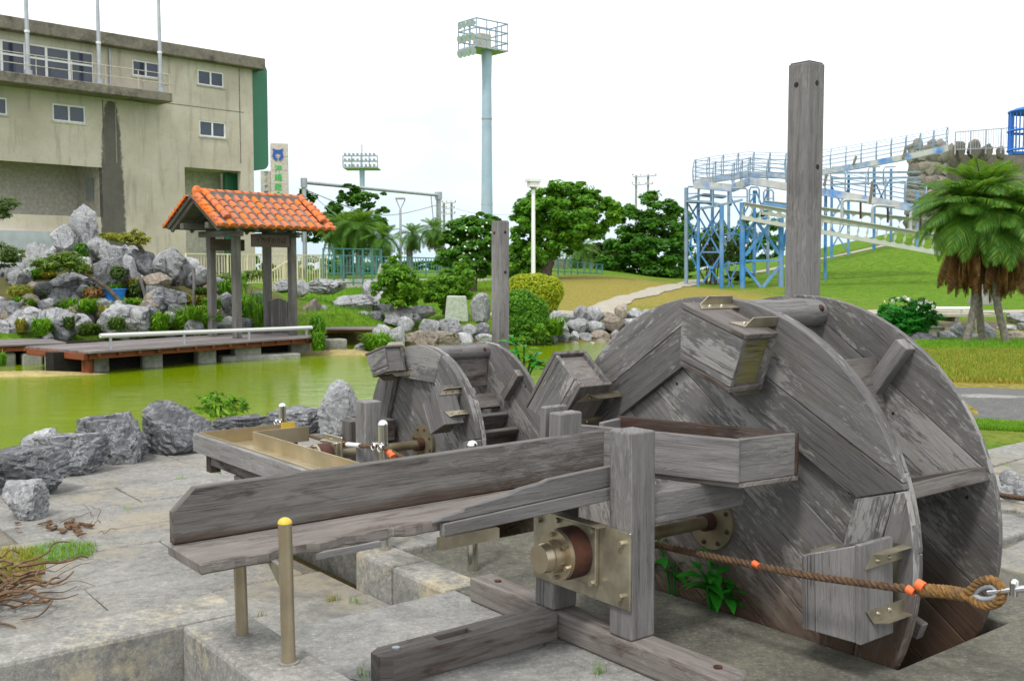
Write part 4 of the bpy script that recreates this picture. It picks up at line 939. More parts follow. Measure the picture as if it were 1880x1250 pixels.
pl((A0+.03, B1_-.115, z1-.26), (A0+.10, B1_-.04, z1-.1265), 'leg_block', M_WOODDK, (0, 0, 1))
for bb in (6.20,): pl((A0+.02, bb-.06, -.2), (A0+.14, bb+.05, z1-.211), 'leg', M_WOODB, (0, 0, 1), .004)
pl((ae-.16, B0_+.05, -.2), (ae-.06, B1_-.05, z1-.10), 'leg', M_WOODB, (0, 0, 1), .004)
pl((ae-.10, B1_-.012, z1-.06), (ae+.004, B1_-.0065, z1+.014), 'outlet_plate', M_YELLOW)
pl((A1+.06, B0_-.10, z1-.20), (ae-.02, B0_-.03, z1-.127), 'rail', M_WOODB, (1, 0, 0), .004)

# ------------------------------------------------------------------ two tall grey posts with bolt holes
def tall_post(pl_, pr_, ytop, Y, zb, lab, holes):
    k = Y/FPX; w_ = (pr_-pl_)*k; s = w_/(math.cos(R(38))+math.sin(R(38))); top = P((pl_+pr_)/2, ytop, Y); c = Vector((top.x, top.y))
    t = thing('tall_post', lab, 'post', (0, 0, 0), TH, base=(c.x, c.y, zb), group='tall grey posts')
    h = s/2; mb = MB(); mb.prism([(-h, -h), (h, -h), (h, h), (-h, h)], (0, 0, 0), (1, 0, 0), (0, 1, 0), (0, 0, 1), top.z-zb, (0, 0, 1)); mb.build('shaft', M_WOODP, t, bevel=.008, seg=2)
    mb = MB()
    for face, off, py in holes:
        zz = P(900, py, Y).z-zb
        if face == 'a': p0, ax = Vector((-h, off*h, zz)), Vector((-1, 0, 0))
        else: p0, ax = Vector((off*h, -h, zz)), Vector((0, -1, 0))
        mb.tube([p0-ax*.02, p0+ax*.0015], .019, 12)
    mb.build('bolt_hole', M_HOLE, t)
    mb = MB(); mb.prism([(-h+.008, -h+.008), (h-.008, -h+.008), (h-.008, h-.008), (-h+.008, h-.008)], (0, 0, top.z-zb), (1, 0, 0), (0, 1, 0), (0, 0, 1), .010, (1, 0, 0)); mb.build('end_grain', M_WOODB, t, bevel=.004)
tall_post(1449, 1513, 119, 7.4, -.05, 'tallest thick grey timber post rising behind the large wheel', [('a', .2, 158), ('b', .0, 156), ('b', .3, 308)])
tall_post(902, 935, 407, 12.2, -.2, 'slimmer grey timber post standing behind the smaller wheel', [('a', .2, 428), ('b', .2, 427), ('b', .2, 500)])
# ------------------------------------------------------------------ foliage helpers
def leaf_mesh(name, mat, blobs, n, size, seed, up=.35, asp=.42, droop=.25, shell=.55, cluster=0, fold=.0):
    """many leaf shaped faces spread through ellipsoid blobs: [(cx,cy,cz,rx,ry,rz,weight)]"""
    g = np.random.default_rng(seed); B = np.array(blobs, float); wts = B[:, 6]/B[:, 6].sum()
    idx = g.choice(len(B), n, p=wts); d = g.normal(size=(n, 3)); d /= np.linalg.norm(d, axis=1)[:, None]
    if cluster:
        pos = np.empty((n, 3)); dirn = np.empty((n, 3)); vol = (B[:, 3]*B[:, 4]*B[:, 5])**(1/3)
        for bi in range(len(B)):
            m_ = np.where(idx == bi)[0]; k = max(4, len(m_)//cluster)
            cd_ = g.normal(size=(k, 3)); cd_ /= np.linalg.norm(cd_, axis=1)[:, None]; cpos = cd_*(shell+(1.12-shell)*np.sqrt(g.random((k, 1)))); sc_ = g.uniform(.6, 1.3, (k, 1))
            kk = g.integers(0, k, len(m_)); bs = cpos[kk]; sp = .30
            pos[m_] = bs+d[m_]*sp*sc_[kk]*np.cbrt(g.random((len(m_), 1)))*np.array([1, 1, .75]); dirn[m_] = bs/np.maximum(np.linalg.norm(bs, axis=1)[:, None], 1e-6)*.4+d[m_]*.7
    else:
        pos = d*(shell+(1-shell)*np.sqrt(g.random((n, 1)))); dirn = d
    c = B[idx, :3]+pos*B[idx, 3:6]
    nrm = dirn+np.array([0, 0, up*2])+g.normal(size=(n, 3))*.45; nrm /= np.linalg.norm(nrm, axis=1)[:, None]
    t = g.normal(size=(n, 3))+dirn*.8+np.array([0, 0, -droop]); t -= nrm*(t*nrm).sum(1)[:, None]; t /= np.linalg.norm(t, axis=1)[:, None]
    s = np.cross(nrm, t); L_ = size*g.uniform(.65, 1.3, (n, 1)); W = L_*asp*.5
    v = np.stack([c-t*L_*.5, c+s*W+nrm*fold*L_, c+t*L_*.5, c-s*W+nrm*fold*L_], 1).reshape(-1, 3)
    me = bpy.data.meshes.new(name); f = np.arange(n*4).reshape(-1, 4)
    me.vertices.add(n*4); me.vertices.foreach_set('co', v.ravel().astype(np.float32))
    me.loops.add(n*4); me.loops.foreach_set('vertex_index', f.ravel().astype(np.int32))
    me.polygons.add(n); me.polygons.foreach_set('loop_start', (np.arange(n)*4).astype(np.int32)); me.update(calc_edges=True)
    me.materials.append(mat); return me
def mobj(name, me, parent=None, loc=(0, 0, 0), rot=(0, 0, 0), scale=1):
    o = bpy.data.objects.new(name, me); COL.objects.link(o); o.parent = parent; o.location = loc; o.rotation_euler = rot
    if scale != 1: o.scale = (scale,)*3
    return o
_sd = [500]
def plant(name, label, cat, base, blobs, n, size, mat, trunk=None, bark=None, group=None, crown='crown', extra=None, **kw):
    """blobs relative to base; trunk: list of (points, radii) relative to base"""
    _sd[0] += 1; t = thing(name, label, cat, base, group=group); t.location = base
    if trunk:
        for i, (pts, rs) in enumerate(trunk):
            mb = MB(); mb.tube(spline(pts, 4), list(np.interp(np.linspace(0, 1, (len(pts)-1)*4+1), np.linspace(0, 1, len(rs)), rs)), 8)
            mb.build('trunk' if i == 0 else 'limb', bark or M_BARK, t, org=(0, 0, 0))
    bl = [b if len(b) == 7 else (*b, b[3]*b[4]+b[4]*b[5]) for b in blobs]
    mobj(crown, leaf_mesh(crown, mat, bl, n, size, _sd[0], **kw), t)
    return t
def px_blobs(lst, Y, base, depth=.8):
    """photo ellipses (cx,cy,rx,ry[,dY]) at depth Y -> blobs relative to base"""
    out = []
    for e in lst:
        yy = Y+(e[4] if len(e) > 4 else 0); c = P(e[0], e[1], yy)-Vector(base); k = yy/FPX
        out.append((c.x, c.y, c.z, e[2]*k, max(e[2], e[3])*k*depth, e[3]*k))
    return out
def px_pts(lst, Y, base):
    return [P(x, y, Y)-Vector(base) for x, y in lst]
def at_ground(px, Y, sink=.05):
    p = P(px, 500, Y); return Vector((p.x, Y, hz_(p.x, Y)-sink))

# ------------------------------------------------------------------ boardwalk
DU = Vector((.60, .80, 0)); DV = Vector((-.80, .60, 0)); DO = G(166, 646, -.03); DO.z = 0
def dk(u, v, z=0.0): p = DO+DU*u+DV*v; return Vector((p.x, p.y, z))
deck = thing('boardwalk', 'grey plank boardwalk on concrete piers with red brown edge beams over the pond', 'boardwalk', (DO.x, DO.y, -.03))
deck.location = ORG[deck.name]
def planks(o, u, v, lu, lv, z, n, nm='deck_board', th=.035, mat=None):
    w_ = lv/n
    for i in range(n):
        mb = MB(); a = o+v*(i*w_+.006); zz = z+rnd.uniform(-.004, .004)
        mb.prism([(0, 0), (lu, 0), (lu, w_-.012), (0, w_-.012)], Vector((a.x, a.y, zz-th)), u, v, (0, 0, 1), th, u); mb.build(nm, mat or M_DECK, deck)
planks(DO, DU, DV, 6.35, 2.5, -.03, 17)
def beam(p, u, L_, w_, z0, z1, nm='edge_beam', mat=None):
    v = Vector((-u.y, u.x, 0)); mb = MB(); mb.prism([(0, 0), (L_, 0), (L_, w_), (0, w_)], Vector((p.x, p.y, z0)), u, v, (0, 0, 1), z1-z0, u); return mb.build(nm, mat or M_FASCIA, deck, bevel=.006)
beam(dk(.05, .10), DU, 6.2, .09, -.19, -.067); beam(dk(.0, 1.9), DU, 6.2, .09, -.19, -.067); beam(dk(.02, .13), DV, 2.2, .09, -.20, -.0675)
for i in range(14): beam(dk(.25+i*.46, .03), DV, 2.3, .07, -.135, -.0665, 'joist')
for i in range(9): beam(dk(-.06, .25+i*.27), DU, .2, .05, -.13, -.0668, 'joist')
# left wing of the walk
LO = G(122, 628.5, -.03); LO.z = 0; LU = (G(-120, 638, -.03)-G(122, 628.5, -.03)); LU.z = 0; LU.normalize(); LV = Vector((LU.y, -LU.x, 0))
planks(LO, LU, LV, 7.5, 2.0, -.032, 13)
mb_ = beam(LO+LV*.16, LU, 7.4, .09, -.19, -.069)
for i in range(14): beam(LO+LU*(.3+i*.5)+LV*.12, -LV, .08, .07, -.14, -.0685, 'joist')
# right hand end of the walk
RO = G(577, 603.5, -.03); RO.z = 0; RU = (G(700, 603, -.03)-RO); RU.z = 0; RU.normalize(); RV = Vector((-RU.y, RU.x, 0))
planks(RO, RU, RV, 1.75, 1.2, -.034, 8); beam(RO+RV*.10+RU*.02, RU, 1.7, .08, -.15, -.071)
def pier(pl_, pr_, yt, yb, Y, d=.45, nm='pier'):
    a = P(pl_, yb, Y); b_ = P(pr_, yb, Y); zt = P(pl_, yt, Y).z; mb = MB()
    u = DU; ln_ = (b_-a).length*.85
    mb.prism([(0, 0), (ln_, 0), (ln_, d), (0, d)], Vector((a.x, a.y, -.9)), Vector((.85, .53, 0)).normalized(), Vector((-.53, .85, 0)).normalized(), (0, 0, 1), min(zt, -.195)+.9, (0, 0, 1)); mb.build(nm, M_PIER, deck, bevel=.03)
pier(160, 206, 652, 683, 21.2); pier(263, 305, 645, 678, 22.1); pier(364, 404, 640, 671, 23.1); pier(432, 490, 633, 652, 23.9); pier(535, 580, 628, 650, 25.4)
pier(408, 586, 655, 671, 23.6, .5, 'footing'); pier(-30, 34, 650, 684, 22.4); pier(42, 82, 650, 679, 22.7); pier(83, 136, 648, 676, 22.9); pier(604, 647, 618, 644, 26.5); pier(640, 700, 646, 652, 26.2, .5, 'footing')
mb = MB(); q = G(147, 690, -.5); mb.box((q.x-.09, q.y+.3, -.8), (q.x+.09, q.y+.48, -.2)); mb.build('red_post', M_FASCIA, deck)
# added near-black wall behind the piers, painted as the shade under the deck
mb = MB(); a = dk(-.3, .85); mb.prism([(0, 0), (6.6, 0), (6.6, .3), (0, .3)], Vector((a.x, a.y, -1)), DU, DV, (0, 0, 1), .93, DU); mb.build('shade_wall', M_SHADE, deck)
a = LO+LV*.7+LU*-1; mb = MB(); mb.prism([(0, 0), (9, 0), (9, .3), (0, .3)], Vector((a.x, a.y, -1)), LU, LV, (0, 0, 1), .93, LU); mb.build('shade_wall', M_SHADE, deck)  # second added dark wall, its colour is the shade below the left wing
# steel rail
M_RAILW = plain('brushed_white_steel', (.66, .66, .65), .35, .35, .05, 4, 0)
rl = thing('low_handrail', 'long white steel tube rail along the boardwalk edge', 'rail', (0, 0, 0)); 
p0 = dk(.42, .22, P(183, 615, 21).z); p1 = dk(6.25, .22, .30); p0 = P(184, 616.5, p0.y); p1 = P(572, 601.5, p1.y)
mb = MB(); mb.tube([p0, p0.lerp(p1, .5), p1], .048, 14); mb.build('tube', M_RAILW, rl)
for t in (.04, .35, .66, .97):
    q = p0.lerp(p1, t); mb = MB(); mb.tube([(q.x, q.y, -.03), (q.x, q.y, q.z-.04)], .03, 8); mb.build('post', M_GALV, rl)

# ------------------------------------------------------------------ roofed gate
GU = Vector((.635, .773, 0)); GV = Vector((-.773, .635, 0)); GC = Vector((-6.54, 24.6, 0))
gth = math.atan2(.773, .635)
gate = thing('roofed_gate', 'small wooden gate shelter on the boardwalk with an orange tiled roof', 'gate', (0, 0, -.03), gth, (GC.x, GC.y, 0))
# local frame: x along the ridge, y away from the pond
hp = 2.55
for x, y, s in ((0, 0, .17), (1.66, 0, .17), (0, 1.0, .17), (1.66, 1.0, .17)):
    mb = MB(); mb.box((x-s/2, y-s/2, -.03), (x+s/2, y+s/2, hp+(.0 if y else .0)), (0, 0, 1)); mb.build('post', M_GATE, gate, bevel=.012)
ze, zr, yc, hw = 2.58, 3.30, .5, 1.0
for y in (0, 1.0):
    mb = MB(); mb.box((-.8, y-.07, hp+.002), (2.46, y+.07, hp+.14), (1, 0, 0)); mb.build('roof_beam', M_GATE, gate, bevel=.01)
for x in (-.12, 1.54):
    mb = MB(); mb.box((x, -.35, hp-.17), (x+.1, 1.35, hp-.03), (0, 1, 0)); mb.build('cross_beam', M_GATE, gate, bevel=.01)
mb = MB(); mb.box((-.7, yc-.06, zr-.24), (2.36, yc+.06, zr-.10), (1, 0, 0)); mb.build('ridge_beam', M_GATE, gate)
X0, X1 = -.87, 2.53
for sg in (-1, 1):
    mb = MB(); e = Vector((0, yc+sg*hw, ze)); r0 = Vector((0, yc, zr)); d = (r0-e).normalized(); nrm = Vector((0, -d.z*-sg*-1, 0)); 
    nn = Vector((0, sg*d.z, abs(d.y))).normalized()
    mb.prism([(0, 0), (X1-X0, 0), (X1-X0, (r0-e).length), (0, (r0-e).length)], Vector((X0, e.y, e.z))-nn*.03, (1, 0, 0), d, nn, .04, (1, 0, 0)); mb.build('roof_deck', M_GATE, gate)
    mb = MB(); mb.prism([(0, 0), (X1-X0-.02, 0), (X1-X0-.02, (r0-e).length-.02), (0, (r0-e).length-.02)], Vector((X0+.01, e.y, e.z))+nn*.0105+d*.01, (1, 0, 0), d, nn, .062, (1, 0, 0)); mb.build('mortar_bed', M_MORTAR, gate)
    for i in range(7):
        x = X0+.1+i*(X1-X0-.2)/6; mb = MB(); mb.bar(Vector((x, e.y, e.z))-nn*.075, Vector((x, r0.y, r0.z))-nn*.075, (.06, 0, 0), nn*.08); mb.build('rafter', M_GATE, gate)
# tiles: shared meshes
def half_tile(nm, L_, r0, r1, seg=8, cap=False):
    mb = MB(); vs = []
    for (y, r) in ((0, r0), (L_, r1)):
        for k in range(seg+1): a = math.pi*k/seg; vs.append((r*math.cos(a), y, r*math.sin(a)*.95))
    fs = [[k, k+1, seg+2+k, seg+1+k] for k in range(seg)]
    fs = [f[::-1] for f in fs]
    if cap: vs.append((0, 0, 0)); fs += [[k+1, k, len(vs)-1] for k in range(seg)]
    mb.add(vs, fs, (0, 1, 0), True); o = mb.build(nm, M_TILE, None, org=(0, 0, 0)); me = o.data; bpy.data.objects.remove(o); return me
T_ROW = half_tile('roof_tile', .240, .086, .076); T_END = half_tile('roof_tile', .250, .094, .078, 10, True)
T_PAN = None
NR = 13; LS = math.hypot(hw, zr-ze); nt_ = 5
for sg in (-1, 1):
    e = Vector((0, yc+sg*hw, ze)); d = Vector((0, -sg*hw, zr-ze)).normalized(); nn = Vector((0, sg*d.z, hw/LS))
    pit = math.atan2(zr-ze, hw)
    for i in range(NR):
        x = X0+.13+i*(X1-X0-.26)/(NR-1); edge = i in (0, NR-1)
        for k in range(nt_):
            p = e+d*(-.045+k*.252)+nn*(.045+.004*k)
            o = mobj('roof_tile', T_END if k == 0 else T_ROW, gate)
            Mx = Matrix((Vector((-sg*1.0, 0, 0))*(1 if sg > 0 else 1), d, nn)).transposed()
            if Mx.determinant() < 0: Mx = Matrix((Vector((sg*1.0, 0, 0)), d, nn)).transposed()
            o.rotation_euler = Mx.to_euler(); o.location = Vector((x+rnd.uniform(-.006, .006), p.y, p.z))-ORG[gate.name]
            s_ = 1.06 if edge else 1.0; o.scale = (s_, 1, s_)
    # pan tile drips between the rows, joined by kind
    for i in range(NR-1):
        x = X0+.13+(i+.5)*(X1-X0-.26)/(NR-1); mb = MB(); p = e+d*(-.03)+nn*.012
        vs = []; 
        for yy in (0, .9):
            for k in range(7): a = math.pi*(1+k/6); vs.append(Vector((x+.075*math.cos(a), 0, 0))+p+d*yy+nn*(.035+.05*math.sin(a)))
        fs = [[k, k+1, 8+k, 7+k] for k in range(6)]
        mb.add(vs, fs, d, True); mb.add([vs[0]+nn*.02]+vs[:7]+[vs[6]+nn*.02], [list(range(9))], d); mb.build('pan_tile', M_TILE, gate)
    # verge tiles lying across the rake
    for xe, sx in ((X0, -1), (X1, 1)):
        for k in range(8):
            p = e+d*(.0+k*.155)+nn*.055; o = mobj('verge_tile', T_END, gate)
            ax = Vector((-sx, 0, 0)); Mx = Matrix((ax.cross(nn), ax, nn)).transposed(); o.rotation_euler = Mx.to_euler(); o.scale = (.82, .75, .9)
            o.location = Vector((xe+sx*.06, p.y, p.z))-ORG[gate.name]
    # heavy hip-like row near the gable
    for xe in (X0+.34, X1-.22):
        for k in range(5):
            p = e+d*(.17+k*.225)+nn*.13; o = mobj('roof_tile', T_END if k == 0 else T_ROW, gate)
            Mx = Matrix((d.cross(nn), d, nn)).transposed(); o.rotation_euler = Mx.to_euler(); o.location = Vector((xe, p.y, p.z))-ORG[gate.name]; o.scale = (1.12, .95, 1.12)
mb = MB(); mb.prism([(-.13, 0), (.13, 0), (.09, .16), (-.09, .16)], (X0+.22, yc, zr-.02), (0, 1, 0), (0, 0, 1), (1, 0, 0), X1-X0-.36, (1, 0, 0)); mb.build('ridge_mortar', M_MORTAR, gate)
for k in range(12):
    o = mobj('ridge_tile', T_END if k == 0 else T_ROW, gate); x = X0+.18+k*.246; o.rotation_euler = (0, 0, -math.pi/2); o.location = Vector((x, yc, zr+.125))-ORG[gate.name]; o.scale = (1.0, 1, 1)
for x, s in ((X0+.17, 1.0), (X1-.13, .8)):
    mb = MB(); mb.dome((x, yc, zr+.13), .11*s, (0, 0, 1), 10, 4, 1.2); mb.tube([(x, yc, zr-.02), (x, yc, zr+.135)], .11*s, 10); mb.build('ridge_end', M_TILE, gate)
# sign boards under the eave
mb = MB(); mb.box((.32, -.19, 2.14), (1.44, -.145, 2.44), (1, 0, 0)); sb = mb.build('sign_board', M_SIGN, gate, bevel=.006)
M_INK = plain('dark_sign_ink', (.006, .005, .005), .7, 0, .1, 5, 0)
text_mesh('イカダのりば', .155, 'lettering', M_INK, sb, (.88, -.195, 2.29+.03), (math.pi/2, 0, 0), .004)
mb = MB(); mb.box((-.10, .88, 2.06), (.9, .925, 2.34), (1, 0, 0)); mb.build('sign_board', M_SIGN, gate, bevel=.006)
# low plank gate between the two right hand posts
lg = MB(); lg.box((1.62, .11, .62), (1.66, .88, .70), (0, 1, 0)); lgo = lg.build('wicket', M_GATE, gate)
mb = MB(); mb.box((1.62, .11, .12), (1.66, .88, .20), (0, 1, 0)); mb.build('rail', M_GATE, lgo)
for k in range(8):
    mb = MB(); y = .115+k*.096; mb.box((1.585, y, -.0), (1.618, y+.084, .80+.07*math.sin(k*.45)), (0, 0, 1)); mb.build('slat', M_GATE, lgo)

# ------------------------------------------------------------------ rockery, lawn rocks, bank stones
RK = [ # px, ytop, ybot, w, Y, label, mat
 (158, 374, 462, 54, 30.6, 'tall standing grey rock on the very top of the rockery', M_ROCK), (119, 412, 462, 46, 30.2, 'stout rock leaning beside the tall standing rock', M_ROCK),
 (66, 443, 524, 52, 28.8, 'tall rough column of rock left of the clipped pine', M_ROCK), (28, 482, 522, 38, 28.6, 'squared rock in the shade at the left of the rockery', M_ROCK),
 (181, 436, 470, 42, 29.9, 'rounded rock just below the tall standing rock', M_ROCK), (209, 448, 484, 52, 29.5, 'wide pale rock under the yellowing pine', M_ROCK),
 (314, 454, 514, 62, 28.3, 'big rounded grey rock at the right shoulder of the rockery', M_ROCK), (267, 456, 506, 46, 28.6, 'dark rock beneath the yellowing pine', M_ROCKD),
 (240, 466, 510, 22, 27.9, 'slim pale pointed rock in the middle of the rockery', M_ROCK), (204, 474, 530, 68, 27.8, 'wide dark hollowed rock above the blue tub', M_ROCKD),
 (370, 487, 518, 38, 28.4, 'hump of grey rock left of the gate posts', M_ROCK), (137, 500, 536, 78, 27.6, 'long dark rock under the clipped pine', M_ROCKD),
 (291, 500, 534, 50, 27.6, 'pale brown flat rock behind the wooden stakes', M_ROCKB), (311, 528, 562, 64, 26.8, 'dark smooth boulder behind the wooden stakes', M_ROCKD),
 (81, 517, 548, 40, 27.2, 'dark rounded rock left of the blue tub', M_ROCKD), (112, 530, 556, 44, 26.8, 'small dark rock beside the red tinted shrub', M_ROCKD),
 (55, 538, 564, 36, 26.8, 'grey brown rock low at the left of the rockery', M_ROCKB), (86, 547, 572, 32, 26.4, 'small pale pointed stone low on the rockery', M_ROCK),
 (234, 556, 614, 100, 25.6, 'biggest low boulder with dark streaks just behind the handrail', M_ROCK), (106, 563, 606, 68, 25.5, 'broad pale boulder with a dark crease behind the boardwalk', M_ROCK),
 (14, 552, 600, 48, 26.0, 'grey boulder at the left frame edge', M_ROCK), (32, 578, 622, 66, 24.9, 'broad low boulder at the left end of the boardwalk', M_ROCK),
 (115, 586, 624, 44, 24.9, 'dark boulder touching the boardwalk', M_ROCKD), (357, 586, 612, 38, 26.0, 'small pale peaked rock left of the first gate post', M_ROCK),
 (200, 551, 588, 46, 26.2, 'dark rock beside the foot of the blue tub', M_ROCKD), (163, 556, 580, 34, 26.3, 'pale flat stone in the grass below the blue tub', M_ROCKB),
 (87, 607, 622, 22, 24.6, 'little pale stone at the boardwalk edge', M_ROCK), (410, 556, 602, 30, 27.6, 'rock seen between the first two gate posts', M_ROCK), (418, 580, 608, 50, 26.9, 'pale rock behind the middle gate posts', M_ROCK),
 (448, 583, 606, 40, 27.0, 'dark wedge of rock right of the second gate post', M_ROCKD), (478, 535, 560, 40, 29.5, 'rock behind the third gate post', M_ROCKD), (487, 556, 575, 30, 28.6, 'pale stones beside the third gate post', M_ROCK),
 (569, 547, 612, 54, 30.2, 'large brown grey rock right of the gate', M_ROCKB), (605, 570, 602, 32, 30.3, 'pale rock beside the large brown grey one', M_ROCK), (612, 578, 606, 34, 30.0, 'peaked stone at the lawn corner right of the gate', M_ROCK),
 (525, 511, 534, 46, 33.0, 'pale rock seen between gate posts on the lawn', M_ROCK), (556, 512, 540, 30, 32.0, 'grey rock behind the last gate post', M_ROCK), (598, 511, 536, 66, 33.5, 'long flat pale rock on the lawn right of the gate', M_ROCK),
 (655, 540, 576, 80, 32.2, 'wide peaked pale rock in the middle of the lawn', M_ROCK), (690, 534, 568, 44, 33.2, 'pale peaked rock behind the wide one', M_ROCK), (706, 548, 580, 34, 32.4, 'dark rock left of the green shrub', M_ROCKD),
 (740, 562, 596, 70, 30.6, 'flat table rock on the lawn', M_ROCK), (770, 560, 582, 62, 31.2, 'low flat slab of rock behind the table rock', M_ROCK), (699, 484, 530, 24, 35.5, 'slim upright pale rock before the teal fence', M_ROCK), (681, 514, 546, 28, 33.2, 'round pale rock below the slim upright one', M_ROCK),
 (633, 570, 588, 30, 30.8, 'small flat stone in the lawn row, nearest the gate', M_ROCK), (664, 571, 586, 32, 30.8, 'small flat stone second in the lawn row', M_ROCK), (692, 570, 588, 30, 30.6, 'small flat stone third in the lawn row', M_ROCKD), (590, 560, 590, 28, 30.6, 'grey stone between lawn and gate rocks', M_ROCK),
 (883, 537, 584, 34, 29.4, 'upright pale rock beside the carved stone block', M_ROCK),
 (701, 594, 628, 34, 26.6, 'rounded bank stone at the end of the boardwalk', M_ROCK), (727, 598, 642, 34, 26.4, 'tall bank stone next to the boardwalk end', M_ROCK), (787, 586, 618, 36, 27.4, 'pale peaked bank stone', M_ROCK),
 (827, 583, 618, 54, 27.8, 'large ridged bank stone in the middle of the bank row', M_ROCK), (763, 606, 640, 46, 26.6, 'dark brown bank stone with a pale split', M_ROCKB), (812, 606, 636, 72, 26.9, 'long brown bank stone at the water', M_ROCKB),
 (862, 594, 618, 32, 27.9, 'flat topped bank stone left of the slim post', M_ROCK), (884, 592, 624, 34, 28.0, 'dark bank stone beside the slim post', M_ROCKD), (850, 610, 636, 40, 27.3, 'low bank stone at the waterline', M_ROCK), (889, 612, 634, 36, 27.6, 'pale waterline stone behind the slim post', M_ROCK), (668, 626, 652, 36, 26.2, 'grey stone under the grassy tuft at the bank', M_ROCK), (700, 622, 648, 30, 26.2, 'dark stone under the grassy bank', M_ROCKD),
 (745, 580, 606, 30, 27.5, 'small bank stone behind the split one', M_ROCK)]
for px, yt, yb, wp, Y, lab, mt in RK: rock_px(px, yt, yb, wp*1.06, Y, lab, mt, 4 if wp > 45 else 3, 'rocks of the pond garden', name='rock')
fill = random.Random(41)
for i in range(120):
    px = fill.uniform(-15, 420); t = fill.random(); yb = 470+t*140
    Y = 30.6-(yb-470)/140*5.6+fill.uniform(-.2, .2); s = fill.uniform(20, 46)
    if px < 250 and yb < 500 and px > 90 and False: continue
    g_ = P(px, yb, Y); zz = hz_(g_.x, Y); 
    o = rock('rock', (g_.x, Y, max(min(g_.z, zz+.4), zz-.05)-.05), (s*Y/FPX, s*Y/FPX*.9, s*.75*Y/FPX), 'small weathered grey stone packed between the larger rocks of the rockery', [M_ROCK, M_ROCKD, M_ROCK, M_ROCKB][i % 4], 2 if s < 24 else 3, fill.uniform(0, 6), 'small packing stones of the rockery')
# carved block on the lawn
M_BLOCK = stone('greenish_block_stone', (.28, .32, .25), (.38, .43, .34), (.50, .52, .46), 1.5, stain=(.34, .27, .19), bstr=.3, space='Object')
Y = 28.8; bl, br = P(817, 578, Y), P(859, 580, Y); t = thing('stone_block', 'pale greenish trapezoid stone block standing on the lawn', 'stone block', bl); t.location = bl
mb = MB(); h_ = P(838, 544, Y).z-bl.z; w_ = br.x-bl.x
mb.prism([(0, -.2), (w_, -.2), (w_, 0), (w_*.90, h_*1.0), (w_*.08, h_*1.03), (0, 0)], (0, 0, 0), (1, .15, 0), (0, 0, 1), (0, 1, 0), .32, (1, 0, 0)); mb.build('block', M_BLOCK, t, org=(0, 0, 0), bevel=.03, seg=2)
# dry stone wall on the far bank
wl = thing('dry_stone_wall', 'grey dry stone bank wall stepping down to the water on the far shore', 'stone wall', (2.2, 29.5, -.5)); wl.location = ORG[wl.name]
for row, (y_t, y_b, ws, Yr) in enumerate([(572, 592, (20, 32), 31.0), (588, 612, (26, 42), 30.5), (612, 630, (16, 34), 30.0), (630, 641, (10, 22), 29.4)]):
    px = 1002 if row else 1010
    if row == 3: px = 905
    while px < 1215:
        w_ = fill.uniform(*ws); hj = fill.uniform(-5, 3) if row else fill.uniform(-12, 6)
        Yj = Yr+(px-1000)/200*1.2+fill.uniform(-.15, .15)
        o = rock('wall_stone', P(px+w_/2, y_b-(px-1000)*.035, Yj), (w_*1.28*Yj/FPX, .55, (y_b-y_t-hj)*Yj/FPX), '', M_ROCK if fill.random() < .8 else M_ROCKB, 2 if row == 3 else 3, fill.uniform(-.2, .2), parent=wl)
        px += w_
# right hand pond arm: stones and little bridge
for px, yt, yb, wp, Y, lab, mt in [(1737, 606, 634, 44, 24.2, 'grey stone left of the palm trunks by the little bridge', M_ROCK), (1758, 592, 630, 34, 25.0, 'tall stone against the left palm trunk', M_ROCK), (1812, 588, 628, 34, 25.2, 'upright stone between the palm trunks', M_ROCK), (1690, 610, 636, 60, 23.6, 'dark stone under the flowering shrub', M_ROCKD), (1785, 612, 628, 46, 24.6, 'low stone under the little bridge', M_ROCK), (1868, 606, 632, 60, 25.5, 'long pale stone right of the palms at the pond arm', M_ROCKB),
        (1868, 574, 592, 44, 34.5, 'flat far stone at the head of the pond arm', M_ROCK), (1845, 596, 606, 44, 33.0, 'row of far bank stones beyond the pond arm', M_ROCK), (1880, 592, 604, 30, 33.0, 'small far bank stone at the right frame edge', M_ROCK), (1858, 862, 892, 46, 6.9, 'small bluish stone on the terrace right of the wheel', M_ROCK), (1850, 890, 914, 40, 6.6, 'pale stone on the terrace beside the rope end', M_ROCK), (1875, 876, 905, 26, 6.5, 'broken stone on the terrace at the frame edge', M_ROCK), (1646, 628, 640, 40, 22.5, 'flat stone edging the grass behind the wheel', M_ROCK)]:
    rock_px(px, yt, yb, wp, Y, lab, mt, 4, 'stones on the right', name='rock')
br_ = thing('footbridge', 'little grey plank footbridge with a white rail crossing the pond arm', 'footbridge', (14, 33, 0)); br_.location = ORG[br_.name]
Y = 32.5; k = Y/FPX; x0 = P(1690, 0, Y).x; x1 = P(1850, 0, Y).x; zt = P(1750, 577, Y).z
for i in range(9):
    mb = MB(); mb.box((x0, Y+i*.16, zt-.08), (x1, Y+i*.16+.148, zt)); mb.build('deck_board', M_PATH, br_)
mb = MB(); mb.box((x0, Y+.05, zt-.42), (x1, Y+.14, zt-.26)); mb.build('beam', M_DECK, br_)
for px in (1702, 1742, 1800): 
    xx = P(px, 0, Y).x; mb = MB(); mb.box((xx-.25, Y+.2, -1), (xx+.25, Y+.6, zt-.43)); mb.build('pier', M_PIER, br_)
for px in (1716, 1736, 1775): xx = P(px, 0, Y).x; mb = MB(); mb.box((xx-.06, Y+.02, zt-.25), (xx+.06, Y+1.4, zt-.0805)); mb.build('joist', M_DECK, br_)
mb = MB(); mb.tube([(x0, Y+.1, zt+.18), (P(1802, 0, Y).x, Y+.1, zt+.18)], .055, 10); mb.build('rail', M_LAMP, br_)
